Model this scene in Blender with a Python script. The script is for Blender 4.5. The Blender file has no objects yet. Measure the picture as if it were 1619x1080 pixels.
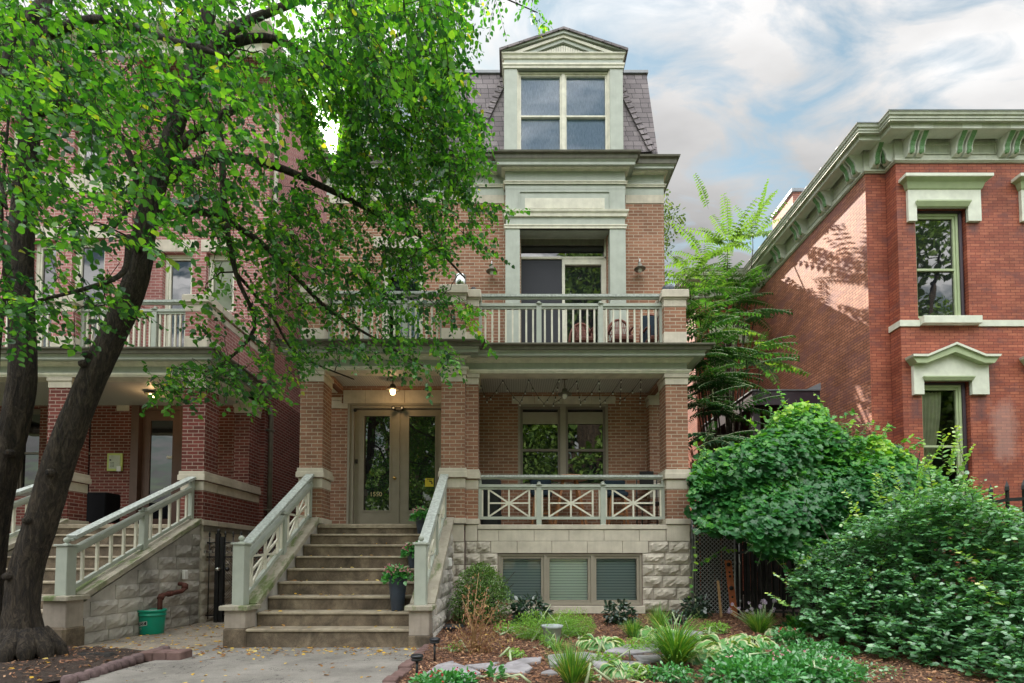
import bpy, math, random
import numpy as np
from mathutils import Vector
random.seed(7); rng = np.random.default_rng(7)
R = math.radians
# ---------------------------------------------------------------- camera
F, CX, CY, EYE, TH = 800.0, 812.0, 856.0, 1.05, R(2.3)      # focal length and principal point in photo pixels
scn = bpy.context.scene
cd = bpy.data.cameras.new('camera'); cam = bpy.data.objects.new('camera', cd)
scn.collection.objects.link(cam); scn.camera = cam
cam.location = (0, 0, EYE); cam.rotation_euler = (R(90) + TH, 0, 0)
cd.sensor_width = 36; cd.lens = 36 * F / 1619
cd.shift_x = -(CX - 809.5) / 1619; cd.shift_y = (CY - 540) / 1619
cd.clip_end = 2000; cd.clip_start = 0.05
# ---------------------------------------------------------------- light
SUN_EL, SUN_AZ = R(39.2), R(20.7)                             # azimuth from +Y towards -X
S = Vector((-math.sin(SUN_AZ) * math.cos(SUN_EL), math.cos(SUN_AZ) * math.cos(SUN_EL), math.sin(SUN_EL)))
ld = bpy.data.lights.new('sun', 'SUN'); ld.energy = 4.4; ld.angle = R(0.53); ld.color = (1, .9, .76)
sun = bpy.data.objects.new('sun', ld); scn.collection.objects.link(sun)
sun.rotation_euler = (-S).to_track_quat('-Z', 'Y').to_euler(); sun.location = (-10, 30, 30)
scn.view_settings.view_transform = 'Standard'; scn.view_settings.look = 'None'
scn.view_settings.gamma = 1; scn.view_settings.exposure = 1.7
w = bpy.data.worlds.new('World'); scn.world = w; w.use_nodes = True
nt = w.node_tree; N = nt.nodes; L = nt.links; N.clear()
def nn(t, **k):
    n = N.new(t)
    for a, b in k.items(): setattr(n, a, b)
    return n
def mth(op, a, b=None, c=None, clamp=False):
    n = N.new('ShaderNodeMath'); n.operation = op; n.use_clamp = clamp
    for i, v in enumerate((a, b, c)):
        if v is None: continue
        if isinstance(v, (int, float)): n.inputs[i].default_value = v
        else: L.new(v, n.inputs[i])
    return n.outputs[0]
out = nn('ShaderNodeOutputWorld'); bg = nn('ShaderNodeBackground'); bg.inputs[1].default_value = .1
sky = nn('ShaderNodeTexSky', sky_type='NISHITA', sun_disc=False); sky.sun_elevation = SUN_EL
sky.sun_rotation = -SUN_AZ; sky.air_density = 1.5; sky.dust_density = .4
tc = nn('ShaderNodeTexCoord'); sp = nn('ShaderNodeSeparateXYZ'); L.new(tc.outputs['Generated'], sp.inputs[0])
zz = mth('ADD', mth('MAXIMUM', sp.outputs[2], 0.0), .12)
cb = nn('ShaderNodeCombineXYZ'); L.new(mth('DIVIDE', sp.outputs[0], zz), cb.inputs[0]); L.new(mth('DIVIDE', sp.outputs[1], zz), cb.inputs[1])
mp = nn('ShaderNodeMapping'); L.new(cb.outputs[0], mp.inputs[0]); mp.inputs['Rotation'].default_value = (0, 0, R(-25)); mp.inputs['Scale'].default_value = (1.0, 1.9, 1)
mp.inputs['Location'].default_value = (7.4, 2.9, 0)
n1 = nn('ShaderNodeTexNoise'); n1.inputs['Scale'].default_value = 3.9; n1.inputs['Detail'].default_value = 9; n1.inputs['Roughness'].default_value = .56; n1.inputs['Distortion'].default_value = .6
L.new(mp.outputs[0], n1.inputs[0])
cr = nn('ShaderNodeValToRGB'); cr.color_ramp.elements[0].position = .38; cr.color_ramp.elements[1].position = .57
L.new(n1.outputs[0], cr.inputs[0])
n2 = nn('ShaderNodeTexNoise'); n2.inputs['Scale'].default_value = 2.3; n2.inputs['Detail'].default_value = 6; L.new(mp.outputs[0], n2.inputs[0])
# cloud brightness: bright bank high behind the camera, added to light the shaded facades
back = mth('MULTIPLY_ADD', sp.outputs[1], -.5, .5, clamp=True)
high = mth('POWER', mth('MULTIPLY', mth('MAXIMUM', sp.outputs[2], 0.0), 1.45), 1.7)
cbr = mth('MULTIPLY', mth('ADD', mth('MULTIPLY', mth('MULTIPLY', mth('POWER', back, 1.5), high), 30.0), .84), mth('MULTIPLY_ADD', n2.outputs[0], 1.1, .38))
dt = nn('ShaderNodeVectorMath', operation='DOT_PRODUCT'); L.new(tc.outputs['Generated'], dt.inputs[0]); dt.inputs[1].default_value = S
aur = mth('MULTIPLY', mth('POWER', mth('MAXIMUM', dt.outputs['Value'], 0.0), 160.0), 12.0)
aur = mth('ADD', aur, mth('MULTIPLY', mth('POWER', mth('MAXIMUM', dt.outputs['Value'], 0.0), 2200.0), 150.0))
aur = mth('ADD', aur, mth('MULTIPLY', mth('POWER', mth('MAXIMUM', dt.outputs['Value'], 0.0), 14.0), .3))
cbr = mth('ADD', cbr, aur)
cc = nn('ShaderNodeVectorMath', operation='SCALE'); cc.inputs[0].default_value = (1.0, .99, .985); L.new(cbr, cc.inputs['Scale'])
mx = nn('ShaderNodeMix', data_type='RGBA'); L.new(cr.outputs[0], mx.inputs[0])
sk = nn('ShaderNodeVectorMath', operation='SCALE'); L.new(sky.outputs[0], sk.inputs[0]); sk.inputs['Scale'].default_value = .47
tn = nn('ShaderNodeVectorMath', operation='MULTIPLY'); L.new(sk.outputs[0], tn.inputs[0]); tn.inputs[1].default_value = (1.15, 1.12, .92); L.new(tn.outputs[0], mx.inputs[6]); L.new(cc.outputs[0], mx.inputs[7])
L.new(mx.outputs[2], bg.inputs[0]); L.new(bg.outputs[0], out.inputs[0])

# ---------------------------------------------------------------- photo pixel -> world at a chosen depth
def P(px, py, Y):
    u = (px - CX) / F; v = (CY - py) / F
    y = math.cos(TH) - v * math.sin(TH); z = math.sin(TH) + v * math.cos(TH); t = Y / y
    return Vector((u * t, Y, EYE + z * t))
def XX(px, py, Y): return P(px, py, Y).x
def ZZ(py, Y): return P(812, py, Y).z
def G(px, py, z=-.03):
    u = (px - CX) / F; v = (CY - py) / F
    y = math.cos(TH) - v * math.sin(TH); zz = math.sin(TH) + v * math.cos(TH); t = (z - EYE) / zz
    return Vector((u * t, y * t, z))
def xz_to_x(px, X, py):                                   # depth at which a pixel column meets plane X
    u = (px - CX) / F; v = (CY - py) / F; t = X / u
    return t * (math.cos(TH) - v * math.sin(TH)), EYE + t * (math.sin(TH) + v * math.cos(TH))

# ---------------------------------------------------------------- mesh builder
class MB:
    def __init__(s, mat=None): s.v = []; s.f = []; s.m = []; s.sm = []; s.mat = mat; s.mats = []
    def use(s, mat): s.mat = mat; return s
    def _mi(s):
        if s.mat not in s.mats: s.mats.append(s.mat)
        return s.mats.index(s.mat)
    def face(s, pts, smooth=False):
        b = len(s.v); s.v += [tuple(p) for p in pts]; s.f.append(tuple(range(b, b + len(pts)))); s.m.append(s._mi()); s.sm.append(smooth)
    def mesh(s, vs, fs, smooth=False):
        b = len(s.v); s.v += [tuple(p) for p in vs]; mi = s._mi()
        for f in fs: s.f.append(tuple(i + b for i in f)); s.m.append(mi); s.sm.append(smooth)
    def box(s, x0, x1, y0, y1, z0, z1):
        if x0 > x1: x0, x1 = x1, x0
        if y0 > y1: y0, y1 = y1, y0
        if z0 > z1: z0, z1 = z1, z0
        s.mesh([(x0,y0,z0),(x1,y0,z0),(x1,y1,z0),(x0,y1,z0),(x0,y0,z1),(x1,y0,z1),(x1,y1,z1),(x0,y1,z1)],
               [(0,3,2,1),(4,5,6,7),(0,1,5,4),(1,2,6,5),(2,3,7,6),(3,0,4,7)]); return s
    def bbox(s, x0, x1, y0, y1, z0, z1, b=.012):          # box with chamfered vertical and top edges
        if x0 > x1: x0, x1 = x1, x0
        vs = []
        for z, i in ((z0, 0), (z1 - b, 0), (z1, b)):
            xa, xb, ya, yb = x0 + i, x1 - i, y0 + i, y1 - i
            for (x, y) in ((xa + b, ya), (xb - b, ya), (xb, ya + b), (xb, yb - b), (xb - b, yb), (xa + b, yb), (xa, yb - b), (xa, ya + b)): vs.append((x, y, z))
        fs = [tuple(range(7, -1, -1)), tuple(range(16, 24))]
        for r in range(2):
            for k in range(8): a = r * 8 + k; c = r * 8 + (k + 1) % 8; fs.append((a, c, c + 8, a + 8))
        s.mesh(vs, fs); return s
    def beam(s, p0, p1, w_, t_, up=(0, 0, 1)):            # w_ across 'up' plane (sideways), t_ along up
        p0, p1, up = Vector(p0), Vector(p1), Vector(up)
        d = (p1 - p0).normalized(); a = d.cross(up).normalized(); b = a.cross(d).normalized()
        q = [a * (w_ / 2) * i + b * (t_ / 2) * j for i, j in ((-1,-1),(1,-1),(1,1),(-1,1))]
        s.mesh([p0 + o for o in q] + [p1 + o for o in q], [(0,1,2,3),(7,6,5,4),(0,4,5,1),(1,5,6,2),(2,6,7,3),(3,7,4,0)]); return s
    def tube(s, pts, rs, n=8, smooth=True, cap=True):
        pts = [Vector(p) for p in pts]
        if not hasattr(rs, '__len__'): rs = [rs] * len(pts)
        vs = []; prev = None
        for i, p in enumerate(pts):
            d = (pts[min(i + 1, len(pts) - 1)] - pts[max(i - 1, 0)]).normalized()
            if prev is None: a = d.cross(Vector((0, 0, 1)) if abs(d.z) < .9 else Vector((1, 0, 0))).normalized()
            else: a = (prev - d * prev.dot(d)).normalized()
            prev = a; b = d.cross(a)
            for k in range(n):
                t = 2 * math.pi * k / n; vs.append(p + (a * math.cos(t) + b * math.sin(t)) * rs[i])
        fs = [(r * n + k, r * n + (k + 1) % n, (r + 1) * n + (k + 1) % n, (r + 1) * n + k) for r in range(len(pts) - 1) for k in range(n)]
        if cap: fs += [tuple(range(n - 1, -1, -1)), tuple(range((len(pts) - 1) * n, len(pts) * n))]
        s.mesh(vs, fs, smooth); return s
    def lathe(s, c, prof, n=16, smooth=True):             # prof: (radius, z)
        vs = [(c[0] + r * math.cos(2 * math.pi * k / n), c[1] + r * math.sin(2 * math.pi * k / n), c[2] + z) for r, z in prof for k in range(n)]
        fs = [(i * n + k, i * n + (k + 1) % n, (i + 1) * n + (k + 1) % n, (i + 1) * n + k) for i in range(len(prof) - 1) for k in range(n)]
        fs += [tuple(range(n - 1, -1, -1)), tuple(range((len(prof) - 1) * n, len(prof) * n))]
        s.mesh(vs, fs, smooth); return s
    def ball(s, c, r, n=10):
        s.lathe(c, [(r * math.sin(math.pi * i / n) + 1e-4, -r * math.cos(math.pi * i / n)) for i in range(n + 1)], n + 4); return s
    def sweep(s, x0, x1, yf, yb, prof, closed=True):      # moulding round front and both sides; prof: (offset, z)
        for (d0, z0), (d1, z1) in zip(prof[:-1], prof[1:]):
            a = [(x0 - d0, yb, z0), (x0 - d0, yf - d0, z0), (x1 + d0, yf - d0, z0), (x1 + d0, yb, z0)]
            b = [(x0 - d1, yb, z1), (x0 - d1, yf - d1, z1), (x1 + d1, yf - d1, z1), (x1 + d1, yb, z1)]
            for i in range(3): s.face([a[i], a[i + 1], b[i + 1], b[i]])
        return s
    def prism(s, poly, y0, y1):                           # polygon in XZ, extruded along Y
        n = len(poly); s.mesh([(x, y0, z) for x, z in poly] + [(x, y1, z) for x, z in poly],
            [tuple(range(n)), tuple(range(2 * n - 1, n - 1, -1))] + [(i + n, (i + 1) % n + n, (i + 1) % n, i) for i in range(n)]); return s
    def prismx(s, poly, x0, x1):                          # polygon in YZ, extruded along X
        n = len(poly); s.mesh([(x0, y, z) for y, z in poly] + [(x1, y, z) for y, z in poly],
            [tuple(range(n)), tuple(range(2 * n - 1, n - 1, -1))] + [(i + n, (i + 1) % n + n, (i + 1) % n, i) for i in range(n)]); return s
    def wall(s, x0, x1, z0, z1, y, depth, holes=()):      # front wall with openings and reveals
        xs = sorted({x0, x1} | {h[i] for h in holes for i in (0, 1)}); zs = sorted({z0, z1} | {h[i] for h in holes for i in (2, 3)})
        for xa, xb in zip(xs[:-1], xs[1:]):
            for za, zb in zip(zs[:-1], zs[1:]):
                cx, cz = (xa + xb) / 2, (za + zb) / 2
                if any(h[0] < cx < h[1] and h[2] < cz < h[3] for h in holes): continue
                s.face([(xa, y, za), (xb, y, za), (xb, y, zb), (xa, y, zb)])
        for a, b, c, d in [h[:4] for h in holes]:
            e = y + depth
            s.face([(a,y,c),(a,e,c),(a,e,d),(a,y,d)]); s.face([(b,e,c),(b,y,c),(b,y,d),(b,e,d)])
            s.face([(a,y,d),(b,y,d),(b,e,d),(a,e,d)]); s.face([(a,e,c),(b,e,c),(b,y,c),(a,y,c)])
        return s
    def data(s, name, off=(0, 0, 0)):
        me = bpy.data.meshes.new(name); o = Vector(off)
        me.from_pydata([tuple(Vector(v) - o) for v in s.v], [], s.f)
        for m in s.mats: me.materials.append(m)
        me.polygons.foreach_set('material_index', s.m); me.polygons.foreach_set('use_smooth', s.sm); me.update(); return me

col = scn.collection
WL = {}
def setp(o, label, cat, group, kind):
    if label: o['label'] = label
    if cat: o['category'] = cat
    if group: o['group'] = group
    if kind: o['kind'] = kind
def thing(name, label, cat, loc=(0, 0, 0), group=None, kind=None):
    o = bpy.data.objects.new(name, None); col.objects.link(o); o.location = loc; o.empty_display_size = .1
    WL[o.name] = Vector(loc); setp(o, label, cat, group, kind); return o
def part(name, mb, parent, label=None):
    off = WL[parent.name]; me = mb.data(name, off); o = bpy.data.objects.new(name, me); col.objects.link(o)
    o.parent = parent; WL[o.name] = off; setp(o, label, None, None, None); return o
def solo(name, mb, label=None, cat=None, loc=(0, 0, 0), group=None, kind=None, local=False):
    me = mb.data(name, (0, 0, 0) if local else loc); o = bpy.data.objects.new(name, me); col.objects.link(o); o.location = loc
    WL[o.name] = Vector(loc); setp(o, label, cat, group, kind); return o
def kids(o): return [c for c in bpy.data.objects if c.parent == o]
def copy_tree(o, parent=None, loc=None, label=None):
    c = o.copy(); col.objects.link(c); c.parent = parent
    if loc is not None: c.location = loc
    if label: c['label'] = label
    for ch in kids(o): copy_tree(ch, c)
    return c

# ---------------------------------------------------------------- materials
def newmat(name):
    m = bpy.data.materials.new(name); m.use_nodes = True; t = m.node_tree; b = t.nodes['Principled BSDF']; return m, t, b
def lk(t, a, b): t.links.new(a, b)
def mk(t, ty, **k):
    n = t.nodes.new(ty)
    for a, b in k.items(): setattr(n, a, b)
    return n
def mm(t, op, a, b=None, clamp=False):
    n = t.nodes.new('ShaderNodeMath'); n.operation = op; n.use_clamp = clamp
    for i, v in enumerate((a, b)):
        if v is None: continue
        if isinstance(v, (int, float)): n.inputs[i].default_value = v
        else: t.links.new(v, n.inputs[i])
    return n.outputs[0]
def noise(t, vec, scale, detail=4, rough=.55, dist=0):
    n = mk(t, 'ShaderNodeTexNoise'); n.inputs['Scale'].default_value = scale; n.inputs['Detail'].default_value = detail
    n.inputs['Roughness'].default_value = rough; n.inputs['Distortion'].default_value = dist; lk(t, vec, n.inputs['Vector']); return n.outputs[0]
def ramp(t, fac, stops):
    n = mk(t, 'ShaderNodeValToRGB'); e = n.color_ramp.elements
    while len(e) < len(stops): e.new(.5)
    for i, (p, c) in enumerate(stops):
        e[i].position = p; e[i].color = (c, c, c, 1) if isinstance(c, (int, float)) else (*c, 1)
    lk(t, fac, n.inputs[0]); return n.outputs[0]
def mixc(t, fac, a, b, mode='MIX'):
    n = mk(t, 'ShaderNodeMix', data_type='RGBA', blend_type=mode)
    for i, v in ((0, fac), (6, a), (7, b)):
        if isinstance(v, (int, float)): n.inputs[i].default_value = v
        elif isinstance(v, tuple): n.inputs[i].default_value = (*v, 1)
        else: lk(t, v, n.inputs[i])
    return n.outputs[2]
def bump(t, b, h, strength=.3, dist=.01):
    n = mk(t, 'ShaderNodeBump'); n.inputs['Strength'].default_value = strength; n.inputs['Distance'].default_value = dist
    lk(t, h, n.inputs['Height']); lk(t, n.outputs[0], b.inputs['Normal'])
def pos(t): return mk(t, 'ShaderNodeNewGeometry').outputs['Position']
def scl(t, v, s):
    n = mk(t, 'ShaderNodeMapping'); n.inputs['Scale'].default_value = s; lk(t, v, n.inputs[0]); return n.outputs[0]
def plain(name, c, rough=.6, var=.15, nscale=6, bmp=.0, spec=.4, metal=0, streak=0):
    m, t, b = newmat(name); p = pos(t); n = noise(t, p, nscale, 6)
    colr = mixc(t, 1, c, ramp(t, n, [(.3, 1 - var), (.7, 1 + var * .4)]), 'MULTIPLY')
    if streak:
        s_ = noise(t, scl(t, p, (9, 9, .5)), 2.0, 5, .6); colr = mixc(t, mm(t, 'MULTIPLY', ramp(t, s_, [(.45, 0.0), (.75, 1.0)]), streak), colr, tuple(x * .35 for x in c))
    lk(t, colr, b.inputs['Base Color']); b.inputs['Roughness'].default_value = rough; b.inputs['Specular IOR Level'].default_value = spec; b.inputs['Metallic'].default_value = metal
    if bmp: bump(t, b, noise(t, p, nscale * 8, 5), bmp, .004)
    return m
def smask(t, p, x0, x1, z0, z1, s, n):
    q = mk(t, 'ShaderNodeSeparateXYZ'); lk(t, p, q.inputs[0]); a = None
    for o_, lo_, hi_ in ((0, x0, x1), (2, z0, z1)):
        for v, sg in ((lo_, 1), (hi_, -1)):
            e = mm(t, 'MULTIPLY', mm(t, 'SUBTRACT', q.outputs[o_], v), sg / s); e = mm(t, 'ADD', e, mm(t, 'MULTIPLY', mm(t, 'SUBTRACT', n, .5), 2.4)); e = mm(t, 'ADD', e, 0.0, True); a = e if a is None else mm(t, 'MULTIPLY', a, e)
    return a
def brick(name, c1, c2, mortar, bw=.203, bh=.0667, ms=.009, dirt=.25, wear=None, rough=.85, offx=0, offz=0, bstr=.5, stains=()):
    m, t, b = newmat(name); g = mk(t, 'ShaderNodeNewGeometry'); s1 = mk(t, 'ShaderNodeSeparateXYZ'); lk(t, g.outputs['Position'], s1.inputs[0])
    s2 = mk(t, 'ShaderNodeSeparateXYZ'); lk(t, g.outputs['True Normal'], s2.inputs[0])
    f = mm(t, 'GREATER_THAN', mm(t, 'ABSOLUTE', s2.outputs[0]), .6)
    u = mm(t, 'ADD', mm(t, 'MULTIPLY', s1.outputs[0], mm(t, 'SUBTRACT', 1.0, f)), mm(t, 'MULTIPLY', mm(t, 'ADD', s1.outputs[1], .05), f))
    c = mk(t, 'ShaderNodeCombineXYZ'); lk(t, mm(t, 'ADD', u, 40 + offx), c.inputs[0]); lk(t, mm(t, 'ADD', s1.outputs[2], 2 * bh * 10 + offz), c.inputs[1])
    br = mk(t, 'ShaderNodeTexBrick'); lk(t, c.outputs[0], br.inputs['Vector'])
    br.inputs['Color1'].default_value = (*c1, 1); br.inputs['Color2'].default_value = (*c2, 1); br.inputs['Mortar'].default_value = (*mortar, 1)
    br.inputs['Scale'].default_value = 1; br.inputs['Mortar Size'].default_value = ms; br.inputs['Mortar Smooth'].default_value = .15
    br.inputs['Brick Width'].default_value = bw; br.inputs['Row Height'].default_value = bh; br.inputs['Bias'].default_value = -.1
    p = g.outputs['Position']; n = noise(t, p, 1.3, 6, .65)
    cc_ = mixc(t, 1.0, br.outputs['Color'], ramp(t, n, [(.3, 1 - dirt), (.7, 1.08)]), 'MULTIPLY')
    n3 = noise(t, p, 45, 4, .7); cc_ = mixc(t, 1.0, cc_, ramp(t, n3, [(.3, .82), (.7, 1.12)]), 'MULTIPLY')
    if wear:
        n4 = noise(t, scl(t, p, (1, 1, 2.2)), wear[1], 7, .7); cc_ = mixc(t, ramp(t, n4, [(wear[2], 0.0), (wear[2] + .12, wear[3])]), cc_, wear[0])
    if stains:
        ns = noise(t, scl(t, p, (1, 1, .6)), 5, 6, .7)
        for (x0, x1, z0, z1, s_, k_, cs) in stains: cc_ = mixc(t, mm(t, 'MULTIPLY', smask(t, p, x0, x1, z0, z1, s_, ns), k_), cc_, cs)
    lk(t, cc_, b.inputs['Base Color']); b.inputs['Roughness'].default_value = rough; b.inputs['Specular IOR Level'].default_value = .25
    h = mm(t, 'ADD', mm(t, 'MULTIPLY', br.outputs['Fac'], -1.0), mm(t, 'MULTIPLY', n3, .4)); bump(t, b, h, bstr, .006); return m
M = {}
M['brick'] = brick('tan_brick', (.36,.18,.115), (.245,.118,.075), (.46,.38,.29), ms=.0075)
M['brick_red_shaded'] = brick('porch_shaded_brick', (.20,.052,.042), (.115,.032,.026), (.36,.26,.22), offx=.07, ms=.0075)  # left house brick below the balcony, porch shade put into its colour
M['brick_pink'] = brick('pink_red_brick', (.42,.18,.165), (.30,.12,.11), (.54,.40,.37), offx=.07, ms=.0075)  # lighter copy of the left house brick for the upper walls
M['brick_old'] = brick('painted_red_brick', (.48,.155,.09), (.33,.088,.055), (.17,.045,.035), bw=.205, bh=.0625, ms=.0055, dirt=.42, wear=((.14,.06,.06), 1.7, .52, .6), rough=.6, bstr=.35, stains=[s_ for k in (0, 2.36) for s_ in [(XX(a, c, 10.5) + k, XX(b, c, 10.5) + k, ZZ(e, 10.5), ZZ(c, 10.5), .13, .62, (.10,.06,.065)) for a, b, c, e in ((1430,1450,350,372),(1528,1549,350,372),(1438,1460,624,665),(1536,1562,624,668),(1440,1555,514,522),(1558,1575,570,622),(1428,1445,280,300))] + [(XX(1560, 650, 10.5) + k, XX(1612, 650, 10.5) + k, ZZ(735, 10.5), ZZ(630, 10.5), .25, .35, (.50,.36,.33))]])
M['brick_side'] = brick('old_side_brick', (.62,.27,.17), (.42,.165,.10), (.20,.09,.07), bw=.205, bh=.066, ms=.009, dirt=.40, wear=((.24,.11,.11), 1.6, .48, .65), rough=.7, bstr=.6)
M['stone'] = plain('limestone', (.58,.53,.44), .85, .22, 4, .25, .2, 0, .15)
M['stone_joint'] = brick('limestone_blocks', (.50,.46,.38), (.45,.41,.34), (.20,.18,.15), bw=.62, bh=.2222, ms=.005, dirt=.2, offx=.2, offz=.086, bstr=.3)
M['pedestal'] = plain('stained_limestone', (.38,.33,.28), .85, .35, 3.5, .25, .2, 0, .25)
M['rock'] = plain('rock_faced_limestone', (.52,.475,.40), .9, .35, 5, .5, .2, 0, .05)
M['rock_grey'] = plain('weathered_grey_limestone', (.46,.43,.39), .9, .6, 1.8, .6, .2, 0, .1)
M['sage'] = plain('sage_green_paint', (.40,.435,.38), .5, .14, 5, .08, .4, 0, .12)
M['sage_top'] = plain('weathered_sage_paint', (.44,.48,.45), .6, .4, 28, .3, .3)
M['cream'] = plain('cream_paint', (.68,.66,.55), .5, .2, 6, .05, .4, 0, .12)
M['bead'] = None
M['gutter'] = plain('dark_taupe_gutter', (.16,.15,.12), .45, .3, 7, .05, .5, 0, .3)
M['taupe'] = plain('taupe_paint', (.30,.27,.215), .5, .1, 6, .03, .4)
M['taupe_dark'] = plain('brown_window_frame', (.17,.145,.12), .45, .1, 6, 0, .4)
M['brown'] = plain('brown_door_paint', (.13,.075,.058), .5, .15, 5, 0, .4)
M['black'] = plain('black_metal', (.012,.012,.013), .45, .3, 20, 0, .5)
M['matte'] = plain('matte_black', (.010,.010,.012), .95, .2, 10, 0, .1)
M['blackplastic'] = plain('black_plastic', (.015,.017,.022), .35, .2, 20, 0, .5)
M['navy'] = plain('slate_blue_planter', (.035,.05,.075), .35, .3, 9, 0, .5)
M['metal'] = plain('galvanised_steel', (.55,.57,.58), .4, .25, 15, 0, .6, .4)
M['chrome'] = plain('brushed_steel', (.7,.72,.7), .22, .05, 15, 0, .6, 1.0)
M['brass'] = plain('brass', (.75,.52,.2), .22, .1, 15, 0, .6, 1.0)
M['rust'] = plain('rusty_iron', (.11,.04,.03), .8, .4, 14, .4, .3)
M['rust_orange'] = plain('orange_rusty_plate', (.42,.13,.055), .75, .35, 9, .3, .3)
M['wood'] = plain('bare_wood', (.42,.26,.13), .6, .3, 14, .2, .3)
M['wood_orange'] = plain('stained_wood', (.36,.15,.06), .45, .3, 14, .1, .4)
M['oldwood'] = plain('dark_weathered_timber', (.035,.032,.03), .85, .5, 7, .4, .2)
M['purple'] = plain('dark_plum_paint', (.045,.03,.045), .45, .2, 6, 0, .5)
M['slate'] = plain('roofing_metal', (.25,.27,.30), .5, .2, 6, 0, .5)
M['dkint'] = plain('dark_room', (.015,.015,.017), .9, .2, 3)  # near-black, paints the gloom of the rooms behind the windows
M['mint'] = plain('mint_paint', (.70,.73,.62), .5, .14, 6, .04, .4)
M['sagey'] = plain('grey_green_paint', (.52,.55,.45), .5, .2, 5, .05, .4, 0, .25)
M['sagew'] = plain('pale_grey_green_paint', (.62,.65,.57), .5, .12, 5, .05, .4, 0, .1)
M['leafcarve'] = plain('deep_green_paint', (.14,.30,.12), .5, .5, 60, .9, .4)
M['apple'] = plain('apple_green_paint', (.42,.50,.30), .45, .1, 6, 0, .4)
M['bucket'] = plain('emerald_plastic', (.0,.30,.19), .32, .12, 8, 0, .5)
M['white'] = plain('white_plastic', (.75,.75,.72), .5, .05, 8, 0, .4)
M['asphalt'] = plain('asphalt', (.05,.05,.052), .9, .3, 6, .2, .2)
M['dark_ground'] = plain('dark_ground', (.045,.075,.025), .95, .5, 3, .4, .1)  # dark cover put on the unseen ground to cut light bounced into the porches
M['potwhite'] = plain('whitewashed_pot', (.36,.40,.40), .6, .3, 12, .1, .3)
M['yellow'] = plain('yellow_vinyl', (.75,.62,.05), .4, .05, 8, 0, .4)
M['lime'] = plain('yellow_green_enamel', (.50,.58,.16), .4, .1, 8, 0, .4)
M['gold'] = plain('gold_leaf_lettering', (.62,.50,.28), .4, .1, 8, 0, .4)
M['wicker'] = plain('red_brown_wicker', (.20,.075,.055), .6, .5, 60, .6, .3)
M['cushion'] = plain('dark_teal_cushion', (.02,.035,.05), .8, .3, 30, .3, .2)
M['linen'] = plain('cream_curtain', (.50,.50,.36), .85, .2, 5, 0, .2)
M['pavebrick'] = plain('mauve_paver', (.18,.115,.105), .85, .35, 8, .4, .2)
M['scallop'] = plain('scalloped_concrete', (.17,.12,.12), .9, .4, 22, .5, .2)
M['flag'] = plain('flagstone', (.33,.315,.33), .8, .35, 5, .3, .3)
M['root'] = plain('bare_root', (.16,.085,.06), .85, .3, 18, .3, .2)
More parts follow.
